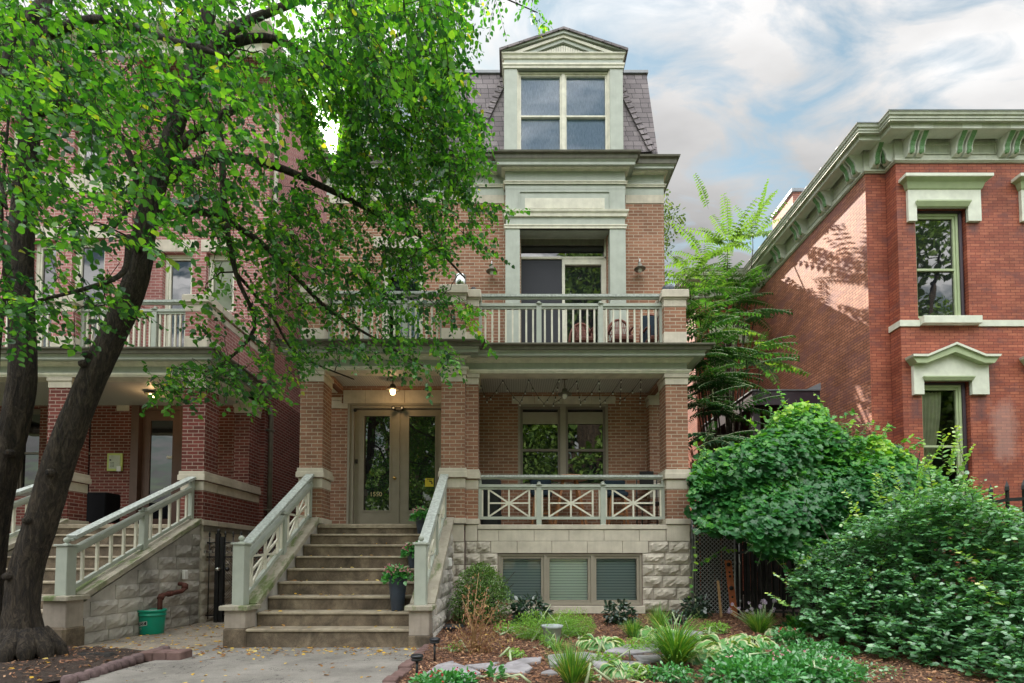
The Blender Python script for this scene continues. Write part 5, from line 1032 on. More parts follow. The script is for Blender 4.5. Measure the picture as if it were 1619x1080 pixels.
for poly, lb in FL:
    pts = [G(x, y_, .0) for x, y_ in poly]; c = sum(pts, Vector()) / len(pts); zt_ = garden_z(c.x, c.y) + .028; pts = [G(x, y_, zt_) for x, y_ in poly]; pts2 = []
    for i, p in enumerate(pts):
        q = pts[(i + 1) % len(pts)]; pts2 += [p, p.lerp(q, .5) + Vector((rng.uniform(-.012, .012), rng.uniform(-.012, .012), 0))]
    ar = sum(pts2[i].x * pts2[(i + 1) % len(pts2)].y - pts2[(i + 1) % len(pts2)].x * pts2[i].y for i in range(len(pts2)))
    if ar < 0: pts2.reverse()
    n = len(pts2); m = MB(M['flag']); ins = [p.lerp(Vector((c.x, c.y, p.z)), .05) for p in pts2]
    m.mesh([tuple(p) for p in ins] + [(p.x, p.y, p.z - .01) for p in pts2] + [(p.x, p.y, p.z - .08) for p in pts2], [tuple(range(n))] + [(i + n, (i + 1) % n + n, (i + 1) % n, i) for i in range(n)] + [(i + 2 * n, (i + 1) % n + 2 * n, (i + 1) % n + n, i + n) for i in range(n)])
    solo('flagstone', m, lb, 'flagstone', c, 'stepping stones through the garden')
# ================================================================ OBJECTS
# green bucket
k = G(228, 1002); R0, R1, Hb = .155, .185, .37; c = (k.x, k.y + .16, -.05)
root = thing('bucket', 'emerald green plastic bucket with ribbed rim on the side path by the stone stair wall', 'bucket', c)
m = MB(M['bucket']); m.lathe(c, [(R0 - .004, 0), (R0, .01), (R0 + .016, .25), (R0 + .017, .275), (R0 + .03, .278), (R0 + .032, .295), (R0 + .02, .298), (R0 + .022, .335), (R0 + .034, .338), (R0 + .036, .36), (R0 + .03, .37), (R0 + .022, .37), (R0 + .018, .30), (R0 - .01, .02)], 40); part('bucket_body', m, root)
m = MB(M['white']); m.lathe((c[0], c[1], c[2] + .352), [(R0 + .018, 0), (.001, .004)], 24); part('water', m, root)
me = None
def onbucket(body, size, u0, zb_, mat, rot, name, parent):
    o = text_mesh(body, size, mat, name, (0, 0, 0), (0, 0, 0), parent, ext=0)
    me = o.data; co = np.empty(len(me.vertices) * 3); me.vertices.foreach_get('co', co); co = co.reshape(-1, 3); out_ = []
    for x, y, z in co:
        xr, yr_ = x * math.cos(rot) - y * math.sin(rot), x * math.sin(rot) + y * math.cos(rot); zz = zb_ + yr_; r = R0 + .016 * zz / .25 + .0035; an = u0 + xr / r
        out_.append((r * math.cos(an), r * math.sin(an), zz))
    me.vertices.foreach_set('co', np.array(out_).ravel()); me.update(); o.location = (0, 0, 0); return o
m = MB(M['black']); an0 = R(-90 - 78); rr = R0 + .0135
def bpt(t, z, o): r = R0 + .016 * z / .25 + o; return (c[0] + r * math.cos(t), c[1] + r * math.sin(t), c[2] + z)
camang = math.atan2(-c[1], -c[0])                        # direction from the bucket to the street
fw0, fw1 = camang - 1.35, camang - .42
for mt, e, o_ in (('white', .006, .001), ('black', 0, .002)):
    m.use(M[mt]); nseg = 10
    for i in range(nseg):
        t0, t1 = fw0 - e / R0 + (fw1 - fw0 + 2 * e / R0) * i / nseg, fw0 - e / R0 + (fw1 - fw0 + 2 * e / R0) * (i + 1) / nseg; s0, s1 = (t0 - fw0) * .028, (t1 - fw0) * .028
        m.face([bpt(t0, .125 - e + s0, o_), bpt(t1, .125 - e + s1, o_), bpt(t1, .175 + e + s1, o_), bpt(t0, .175 + e + s0, o_)])
for i in range(3): z = .09 - .012 * i; m.use(M['white']); m.face([bpt(fw0 + .1, z, .001), bpt(fw0 + .42, z + .012, .001), bpt(fw0 + .42, z + .016, .001), bpt(fw0 + .1, z + .004, .001)])
part('bucket_print', m, root)
onbucket('-POT', .062, fw0 + .42, .137, M['white'], .16, 'bucket_lettering', root)
# planters on the steps
def potted(px, py_rim, step, rtop, hgt, lab, nfl=26, pr=.26):
    y = 6.5 + .29 * (step - 1) + .16; z = .19 * step; x = XX(px, py_rim, y)
    root = thing('flower_planter', lab, 'potted plant', (x, y, z), 'potted begonias on the entrance steps')
    m = MB(M['navy']); m.lathe((x, y, z), [(rtop * .58, 0), (rtop * .62, .01), (rtop * .93, hgt * .9), (rtop * .97, hgt * .93), (rtop * 1.0, hgt), (rtop * .94, hgt), (rtop * .88, hgt * .9), (.001, hgt * .88)], 32); part('pot', m, root)
    n = 330; th = rng.uniform(0, 6.28, n); r = pr * np.sqrt(rng.random(n)); zz = hgt + .02 + (pr * .75) * np.sqrt(np.maximum(0, 1 - (r / pr) ** 2)) * rng.uniform(.3, 1, n) - .10 * (r / pr) ** 2
    p = np.stack([x + r * np.cos(th), y + r * np.sin(th), z + zz], 1); d = np.stack([np.cos(th), np.sin(th), rng.normal(-.1, .5, n)], 1) + rv(n, .5)
    link('foliage', leafmesh('foliage', p, d, A(0, 0, 1) + rv(n, .5), rng.uniform(.04, .075, n), T_HEART, M['vinca']), root)
    m = MB(M['apple']); 
    for _ in range(14): a_ = rng.uniform(0, 6.28); m.tube([(x, y, z + hgt - .03), (x + pr * .5 * math.cos(a_), y + pr * .5 * math.sin(a_), z + hgt + .12), (x + pr * .85 * math.cos(a_), y + pr * .85 * math.sin(a_), z + hgt + .14)], .004, 5)
    part('stem', m, root)
    n = nfl * 7; ce = rng.normal(0, 1, (nfl, 3)); ce /= np.linalg.norm(ce, axis=1, keepdims=True); ce[:, 2] = np.abs(ce[:, 2]) * .9; cp = A(x, y, z + hgt + .0) + ce * A(pr, pr, pr * .95) * rng.uniform(.85, 1.1, (nfl, 1))
    p = np.repeat(cp, 7, 0) + rv(n, .010); link('blossom', leafmesh('blossom', p, rv(n), rv(n), rng.uniform(.02, .036, n), T_OVAL, M['pink'], widths=rng.uniform(.03, .045, n)), root)
potted(629, 914, 2, .135, .47, 'tall slate-blue planter of pink begonias, lowest of the three on the entrance steps', 30, .19)
potted(653, 873, 5, .10, .26, 'middle slate-blue pot of pink begonias partly behind the lower planter', 20, .15)
potted(668, 826, 8, .13, .30, 'slate-blue pot of pale pink begonias at the top of the steps by the glass door', 14, .20)
# solar lights
def light(px, pyb, pyt, lab):
    g_ = G(px, pyb, -.02); z1 = ZZ(pyt, g_.y); root = thing('path_light', lab, 'path light', g_, 'black path lights by the front walk')
    m = MB(M['blackplastic']); m.tube([g_, (g_.x, g_.y, z1 - .06)], .012, 8); part('stake', m, root)
    m = MB(M['blackplastic']); m.lathe((g_.x, g_.y, z1 - .065), [(.03, 0), (.052, .008), (.052, .022), (.045, .03), (.058, .036), (.06, .05), (.045, .062), (.001, .066)], 20); part('lamp_head', m, root)
light(659, 1076, 1034, 'black mushroom path light nearest the bottom edge by the walk'); light(687, 1046, 1008, 'black mushroom path light closer to the steps')
# bait box
g_ = G(717, 1008); z = .0; root = thing('utility_box', 'black plastic lidded box on the mulch beside the stair wall', 'box', (g_.x, g_.y, z))
m = MB(M['blackplastic']); m.bbox(g_.x - .14, g_.x + .13, g_.y, g_.y + .22, z, z + .09, .02); part('box_base', m, root)
m = MB(M['blackplastic']); m.bbox(g_.x - .15, g_.x + .14, g_.y - .01, g_.y + .23, z + .09, z + .14, .03); part('box_lid', m, root)
# whitewashed pot in garden
g_ = G(874, 1018, .02); z = garden_z(g_.x, g_.y); m = MB(M['potwhite']); m.lathe((g_.x, g_.y + .09, z), [(.085, 0), (.088, .01), (.125, .19), (.135, .195), (.138, .225), (.125, .225), (.11, .17), (.001, .16)], 28); solo('garden_pot', m, 'small whitewashed pot half sunk among feathery green plants', 'pot', (g_.x, g_.y + .09, z))
# iron gate between the houses
yg = 9.28; x0g, x1g = -5.62, -3.80; zt0 = ZZ(849, yg)
root = thing('iron_gate', 'black wrought iron gate with spear tops and mesh between the two houses', 'gate', (-4.7, yg, -.05))
m = MB(M['black']); n = 13
for k in range(n):
    x = x0g + .04 + (x1g - x0g - .08) * k / (n - 1); m.tube([(x, yg, 0), (x, yg, zt0)], .009, 6); m.lathe((x, yg, zt0), [(.009, 0), (.020, .015), (.010, .03), (.022, .05), (.001, .11)], 8)
part('picket', m, root)
m = MB(M['black'])
for z in (.06, zt0 - .38, zt0 - .12): m.box(x0g, x1g, yg - .012, yg + .012, z, z + .025)
for k in range(n - 1):
    x = x0g + .04 + (x1g - x0g - .08) * (k + .5) / (n - 1); pts = [(x + .05 * math.cos(t * .5236), yg, zt0 - .235 + .05 * math.sin(t * .5236)) for t in range(13)]; m.tube(pts, .006, 5, cap=False)
part('rail', m, root)
m = MB(M['black'])
for x in (XX(344, 910, yg), XX(351.5, 910, yg)): m.box(x - .035, x + .035, yg - .04, yg + .03, -.05, zt0 + (.06 if x < XX(348, 910, yg) else .0))
x = XX(346, 910, yg) - .02; m.lathe((x, yg, zt0 + .06), [(.035, 0), (.02, .02), (.03, .04), (.032, .06), (.02, .08), (.001, .09)], 10); part('gate_post', m, root)
m = MB(M['black']); s_ = .035
xx = x0g
while xx < x1g: 
    L_ = min(1.0, 1.0); m.beam((xx, yg + .02, .1), (xx + .9, yg + .02, zt0 - .38), .004, .004); m.beam((xx, yg + .024, zt0 - .38), (xx + .9, yg + .024, .1), .004, .004); xx += s_ * 1.3
part('mesh_panel', m, root)
m = MB(M['chrome']); k = P(352, 900, yg - .05); m.tube([(k.x - .05, yg - .05, k.z), (k.x - .05, yg - .12, k.z)], .03, 12); m.ball((k.x - .05, yg - .13, k.z), .035); m.use(M['black']); m.ball((k.x + .1, yg - .08, k.z), .038); part('knob', m, root)
m = MB(M['chrome'])
for px in (324, 333): k = P(px, 873, yg - .03); m.bbox(k.x - .035, k.x + .035, yg - .07, yg - .02, k.z - .02, k.z + .035, .01)
part('lock_box', m, root)
# chain link gate
yc = 9.3; xa, xb = P(1094, 900, yc).x, P(1167, 900, yc).x; zt_ = ZZ(822, yc)
root = thing('chain_link_gate', 'galvanised chain link gate right of the house foundation', 'gate', ((xa + xb) / 2, yc, .1))
m = MB(M['metal']); m.tube([(xa, yc, 0), (xa, yc, zt_ + .03)], .032, 12); m.ball((xa, yc, zt_ + .04), .034); part('gate_post', m, root)
m = MB(M['metal']); m.tube([(xb, yc, 0), (xb, yc, zt_ + .05)], .032, 12); m.ball((xb, yc, zt_ + .06), .034)
for z in (.3, 1.0, 1.6): m.tube([(xb, yc, z), (xb, yc, z + .05)], .042, 12); m.tube([(xa, yc, z), (xa, yc, z + .05)], .042, 12)
part('gate_post', m, root)
m = MB(M['metal']); m.tube([(xa + .06, yc, .06), (xa + .06, yc, zt_ - .03), (xb - .06, yc, zt_ - .03), (xb - .06, yc, .06), (xa + .06, yc, .06)], .016, 8); part('gate_frame', m, root)
m = MB(M['metal']); s_ = .075; W_ = xb - xa - .12; Hh_ = zt_ - .1; 
def clip(xs_, up_):
    x0, x1, z0, z1 = xa + .06, xb - .06, .06, zt_ - .03
    pts = [];   # line x = xs_ + t, z = z0 + t (or down)
    t0 = max(0, x0 - xs_); t1 = min(z1 - z0, x1 - xs_)
    if t1 - t0 < .03: return None
    f_ = (lambda t: (xs_ + t, z0 + t)) if up_ else (lambda t: (xs_ + t, z1 - t)); return f_(t0), f_(t1)
xs_ = xa - Hh_
while xs_ < xb:
    for u_ in (True, False):
        c_ = clip(xs_, u_)
        if c_: m.beam((c_[0][0], yc + (.004 if u_ else -.004), c_[0][1]), (c_[1][0], yc + (.004 if u_ else -.004), c_[1][1]), .009, .009)
    xs_ += s_ * 1.0
part('chain_mesh', m, root)
# rusty plate and stake
g_ = G(1157, 968, .1); yq = 8.75; a, b = P(1149, 886, yq), P(1162, 972, yq); root = thing('garden_plate', 'tall orange rusty metal strip with round dark cut-outs leaning by the chain link gate', 'garden ornament', (b.x, yq, .05))
m = MB(M['rust_orange']); lean = -.06; wv = .115; m.mesh([(b.x - wv / 2, yq, .05), (b.x + wv / 2, yq, .05), (b.x + wv / 2 + lean, yq + .1, a.z), (b.x - wv / 2 + lean, yq + .1, a.z), (b.x - wv / 2, yq + .012, .05), (b.x + wv / 2, yq + .012, .05), (b.x + wv / 2 + lean, yq + .112, a.z), (b.x - wv / 2 + lean, yq + .112, a.z)], [(0,1,2,3),(7,6,5,4),(1,5,6,2),(4,0,3,7),(3,2,6,7)]); part('plate', m, root)
for t, r in ((.93, .035), (.80, .018), (.73, .022), (.53, .040), (.38, .018)):
    z = .05 + (a.z - .05) * t; xq = b.x + lean * t; m = MB(M['oldwood']); m.tube([(xq, yq + .1 * t - .006, z), (xq, yq + .1 * t + .02, z)], r, 14); part('cut_out', m, root)
p, q = P(1135, 918, 8.6), P(1141, 972, 8.6); m = MB(M['wood']); m.beam(p, (q.x, 8.6, .0), .04, .02, (0, 1, 0)); solo('wooden_stake', m, 'thin pale wooden stake driven in beside the rusty metal strip', 'stake', (q.x, 8.6, 0))
# picket fence at right
root = thing('picket_fence', 'black iron picket fence with arrow tops behind the shrub, rising at the right edge', 'fence', (6.0, 7.0, 0))
A0, B0 = Vector((P(1172, 900, 9.0).x, 9.15, 0)), Vector((7.2, 5.6, 0)); d_ = (B0 - A0); n = int(d_.length / .15); m = MB(M['black']); hz = 1.95
for k in range(n + 1):
    p = A0 + d_ * (k / n); hh = 1.35 + (hz - 1.35) * min(1, k / n * 1.35); m.box(p.x - .014, p.x + .014, p.y - .014, p.y + .014, 0, hh); m.lathe((p.x, p.y, hh), [(.02, 0), (.034, .02), (.03, .07), (.001, .15)], 4, False)
part('picket', m, root); m = MB(M['black']); m.beam(A0 + Vector((0, 0, 1.2)), A0 + d_ * .74 + Vector((0, 0, hz - .1)), .03, .04); m.beam(A0 + d_ * .74 + Vector((0, 0, hz - .1)), B0 + Vector((0, 0, hz - .1)), .03, .04); m.beam(A0 + Vector((0, 0, .2)), B0 + Vector((0, 0, .2)), .03, .04); part('rail', m, root)
m = MB(M['oldwood'])  # boards run on behind the gate, added to keep the gap dark
for k in range(37): x = 3.25 + k * .14; m.bbox(x, x + .125, 9.92 + .01 * (k % 3), 9.95 + .01 * (k % 3), 0, 1.75 + .05 * math.sin(k * 3), .008)
for z in (.4, 1.3): m.box(3.2, 8.4, 9.97, 10.01, z, z + .08)
solo('timber_fence', m, 'dark weathered board fence by the chain link gate, lengthened behind it to darken the gap', 'fence', (4.9, 9.4, 0))
# wall lanterns (second floor)
def sconce(px, py, lab):
    k = P(px, py, YW - .14); root = thing('wall_lantern', lab, 'wall lamp', (k.x, YW, k.z), 'gooseneck lamps beside the balcony door'); x, z = k.x, k.z; y = YW - .15
    m = MB(M['metal']); m.tube([(x, YW, z + .05), (x, YW - .02, z + .05)], .05, 14); m.tube([(x, YW - .01, z + .06), (x, YW - .05, z + .17), (x, y, z + .19), (x, y, z + .08)], .012, 8); part('arm', m, root)
    m = MB(M['gutter']); m.lathe((x, y, z - .03), [(.115, 0), (.12, .008), (.05, .055), (.045, .10), (.02, .12), (.001, .125)], 24); part('lamp_shade', m, root)
    m = MB(M['bulb']); m.lathe((x, y, z - .10), [(.001, 0), (.03, .008), (.042, .04), (.042, .085)], 16); part('bulb', m, root)
sconce(777.5, 428, 'gooseneck wall lamp left of the bay window on the balcony wall'); sconce(1011.5, 424, 'gooseneck wall lamp right of the bay window on the balcony wall')
def pendant(px, py, Y, lab, on, ceil=CEIL):
    k = P(px, py, Y); x, z = k.x, k.z; root = thing('ceiling_lamp', lab, 'ceiling lamp', (x, Y, ceil))
    m = MB(M['gutter']); m.lathe((x, Y, ceil - .03), [(.06, 0), (.065, .03)], 16); m.tube([(x, Y, ceil - .02), (x, Y, z + .06)], .011, 8); part('stem', m, root)
    m = MB(M['gutter']); m.lathe((x, Y, z - .01), [(.13, 0), (.135, .008), (.06, .045), (.05, .10), (.02, .12)], 24); part('lamp_shade', m, root)
    m = MB(M['lamp_on' if on else 'bulb']); m.lathe((x, Y, z - .10), [(.001, 0), (.035, .008), (.05, .05), (.05, .095)], 16); part('bulb', m, root)
    if on:
        l = bpy.data.lights.new('bulb_light', 'POINT'); l.energy = 1.3; l.color = (1, .6, .28); l.shadow_soft_size = .06; lo_ = bpy.data.objects.new('bulb_light', l); col.objects.link(lo_); lo_.parent = root; lo_.location = (0, 0, z - .16 - ceil)
pendant(621, 616, 9.5, 'lit amber ceiling lamp over the entrance doors', True); pendant(893, 623, 9.55, 'unlit dark ceiling lamp in the middle of the right porch', False)
pendant(240, 623, 10.3, 'lit amber ceiling lamp on the left house porch behind leaves', True, CEIL - .02)
# string lights
def strings():
    root = thing('string_lights', 'black string of small clear bulbs zigzagging under the right porch ceiling', 'string lights', (1.0, 9.6, 4.4)); m = MB(M['black']); bl = MB(M['bulb'])
    zig = [(757,597,9.3),(770,632,9.9),(795,601,9.3),(822,637,10.0),(836,600,9.3),(860,638,10.1),(884,599,9.3),(875,638,10.1),(912,602,9.3),(918,636,9.9),(947,602,9.3),(949,639,10.0),(982,600,9.3),(980,634,9.8),(1013,600,9.3),(1012,634,9.9)]
    for (a, b) in zip(zig[:-1], zig[1:]):
        p, q = P(*a), P(*b); pts = []
        for i in range(9): t = i / 8; v = p.lerp(q, t); v.z -= .10 * math.sin(math.pi * t) * .5; pts.append(v)
        m.tube(pts, .0045, 5)
        for t in (2, 5, 8): v = pts[t]; m.tube([v, v + Vector((0, 0, -.03))], .010, 6); bl = MB(M['bulb']); bl.ball((v.x, v.y, v.z - .05), .018, 6); part('bulb', bl, root)
    part('cable', m, root)
strings()
# items on balcony piers
k = P(728, 452, YR); m = MB(M['chrome']); z = zc(459); m.lathe((k.x, YL + .15, z), [(.105, 0), (.105, .26), (.098, .26), (.098, .02)], 28); solo('metal_canister', m, 'shiny metal cylinder standing on the middle balcony pier', 'canister', (k.x, YL + .15, z))
k = P(748, 455, YR); m = MB(M['black']); m.lathe((k.x, YR + .1, z), [(.05, 0), (.065, .06), (.04, .1), (.001, .11)], 14); solo('dark_pot', m, 'tiny dark pot on the narrow balcony pier beside the shiny cylinder', 'pot', (k.x, YR + .1, z))
k = P(1056, 455, YR + .2); m = MB(M['navy']); m.lathe((k.x, YR + .2, z), [(.085, 0), (.11, .03), (.115, .12), (.105, .16), (.09, .16), (.085, .1)], 24); solo('round_planter', m, 'squat dark blue pot standing on the right balcony pier', 'pot', (k.x, YR + .2, z))
# balcony wicker furniture
def wicker(px0, px1, pyt, Y, lab, round_=True):
    a, b = XX(px0, 500, Y), XX(px1, 500, Y); zt_ = ZZ(pyt, Y); c = (a + b) / 2; w_ = b - a; z0 = 4.9
    root = thing('wicker_chair', lab, 'chair', (c, Y, z0), 'wicker chairs on the balcony'); m = MB(M['wicker']); pts = []
    for i in range(15): t = math.pi * i / 14; pts.append((c - w_ / 2 * math.cos(t), Y, z0 + .42 + (zt_ - z0 - .42) * math.sin(t) ** .7))
    m.tube(pts, .025, 8)
    for i in range(-6, 7): t = i / 7; hh = (zt_ - z0 - .42) * max(0, 1 - t * t) ** .35; m.tube([(c + t * w_ * .18, Y, z0 + .42), (c + t * w_ / 2 * .95, Y, z0 + .42 + hh * .97)], .010, 5)
    for zz in (.2, .45, .7): hh = (zt_ - z0 - .42) * zz; ww = w_ / 2 * (1 - zz ** 2.6) ** .5; m.tube([(c - ww * .95, Y, z0 + .42 + hh), (c + ww * .95, Y, z0 + .42 + hh)], .010, 5)
    part('backrest', m, root); m = MB(M['wicker']); m.bbox(a + .03, b - .03, Y - .5, Y, z0 + .36, z0 + .44, .03); part('seat', m, root)
    for sx in (a + .05, b - .05):
        for sy in (Y - .46, Y - .04): m = MB(M['wicker']); m.tube([(sx, sy, z0), (sx, sy, z0 + .37)], .022, 8); part('leg', m, root)
        m = MB(M['wicker']); m.tube([(sx, Y, z0 + .7), (sx, Y - .3, z0 + .66), (sx, Y - .5, z0 + .6), (sx, Y - .48, z0 + .4)], .022, 8); part('armrest', m, root)
    return root, c, z0
wicker(900, 936, 512, 9.95, 'wicker chair with arched back, left of the balcony door post'); wicker(958, 998, 506, 9.9, 'round-backed wicker chair in the middle of the balcony furniture')
r_, c_, z_ = wicker(1012, 1044, 498, 9.9, 'wicker chair with a dark cushion nearest the right balcony pier'); m = MB(M['cushion']); m.bbox(c_ - .18, c_ + .2, 9.82, 9.88, z_ + .45, z_ + 1.02, .025); part('cushion', m, r_)
# porch furniture
def stool(px, Y, lab, zt_=.72):
    x = XX(px, 800, Y); z0 = FLOOR; root = thing('bar_stool', lab, 'stool', (x, Y, z0), 'wood-legged stools on the right porch'); m = MB(M['wood_orange'])
    for sx in (-1, 1):
        for sy in (-1, 1): m = MB(M['wood_orange']); m.beam((x + sx * .13, Y + sy * .12, z0 + zt_ - .1), (x + sx * .19, Y + sy * .17, z0), .035, .035, (0, 1, 0)); part('leg', m, root)
    m = MB(M['wood_orange']); m.box(x - .17, x + .17, Y - .16, Y - .13, z0 + .25, z0 + .28); m.box(x - .17, x + .17, Y + .13, Y + .16, z0 + .32, z0 + .35); part('stretcher', m, root)
    m = MB(M['cushion']); m.bbox(x - .2, x + .2, Y - .18, Y + .18, z0 + zt_ - .1, z0 + zt_ - .02, .03); part('seat', m, root)
    m = MB(M['cushion']); m.bbox(x - .21, x + .21, Y + .16, Y + .2, z0 + zt_ - .02, z0 + zt_ + .25, .02); part('backrest', m, root)
stool(856, 9.85, 'wood-legged stool with dark shell, left of the porch table'); stool(975, 9.9, 'wood-legged stool with dark shell, right of the porch table')
x, Y_, z0 = XX(900, 790, 9.75), 9.75, FLOOR; root = thing('porch_table', 'round stained wood bar table behind the white lattice railing', 'table', (x, Y_, z0))
m = MB(M['wood_orange']); m.lathe((x, Y_, z0 + .93), [(.36, 0), (.38, .015), (.38, .035), (.36, .045)], 32); part('table_top', m, root)
for sx in (-1, 1):
    for sy in (-1, 1): m = MB(M['wood_orange']); m.beam((x + sx * .12, Y_ + sy * .12, z0 + .93), (x + sx * .30, Y_ + sy * .26, z0), .045, .045, (0, 1, 0)); part('leg', m, root)
m = MB(M['wood_orange']); m.box(x - .22, x + .22, Y_ - .2, Y_ - .17, z0 + .35, z0 + .385); part('stretcher', m, root)
m = MB(M['blackplastic']); x0, x1 = XX(758, 790, 9.6), XX(792, 790, 9.6); m.bbox(x0, x1, 9.55, 9.95, FLOOR, FLOOR + .95, .06); m.bbox(x0 - .02, x1 + .02, 9.53, 9.97, FLOOR + .2, FLOOR + .24, .01); solo('covered_grill', m, 'grill under a dark cover at the left end of the right porch', 'grill', ((x0 + x1) / 2, 9.7, FLOOR))
x, Y_ = XX(1030, 740, 9.7), 9.85; root = thing('porch_chair', 'black metal chair at the right end of the porch, its back above the rail', 'chair', (x, Y_, FLOOR))
zt_ = ZZ(742, 9.85); m = MB(M['black']); m.bbox(x - .14, x + .14, Y_ + .2, Y_ + .23, zt_ - .35, zt_, .01); part('backrest', m, root); m = MB(M['black']); m.bbox(x - .22, x + .22, Y_ - .22, Y_ + .22, FLOOR + .45, FLOOR + .49, .01); part('seat', m, root)
for sx in (-.2, .2):
    for sy in (-.2, .21): m = MB(M['black']); m.tube([(x + sx, Y_ + sy, FLOOR), (x + sx, Y_ + sy, zt_ - .1 if sy > 0 else FLOOR + .45)], .013, 6); part('leg', m, root)
a, b = P(121, 778, 10.2), P(166, 830, 10.2); m = MB(M['matte']); m.bbox(a.x, b.x, 10.2, 10.6, FLOOR + .15, a.z, .02); m.box(a.x + .02, a.x + .06, 10.25, 10.3, FLOOR, FLOOR + .15); m.box(b.x - .06, b.x - .02, 10.25, 10.3, FLOOR, FLOOR + .15); solo('storage_box', m, 'black storage box on the left house porch below the intercom', 'box', (a.x, 10.3, FLOOR))
# small box on stair wall (right)
xw = -1.045; y, z = xz_to_x(711, xw, 889)
m = MB(M['white']); m.bbox(xw - .03, xw + .03, y - .05, y + .05, z - .06, z + .07, .008); solo('wall_socket', m, 'small white socket box on the stair wall beside the boxwood', 'outlet box', (xw, y, z))
# ================================================================ VEGETATION
def inpoly(x, y, poly):
    c = False; j = len(poly) - 1
    for i in range(len(poly)):
        xi, yi = poly[i]; xj, yj = poly[j]
        if (yi > y) != (yj > y) and x < (xj - xi) * (y - yi) / (yj - yi) + xi: c = not c
        j = i
    return c
def sample(poly, n):
    xs_ = [p[0] for p in poly]; ys = [p[1] for p in poly]; r = []
    while len(r) < n:
        x, y = rng.uniform(min(xs_), max(xs_)), rng.uniform(min(ys), max(ys))
        if inpoly(x, y, poly): r.append((x, y))
    return r
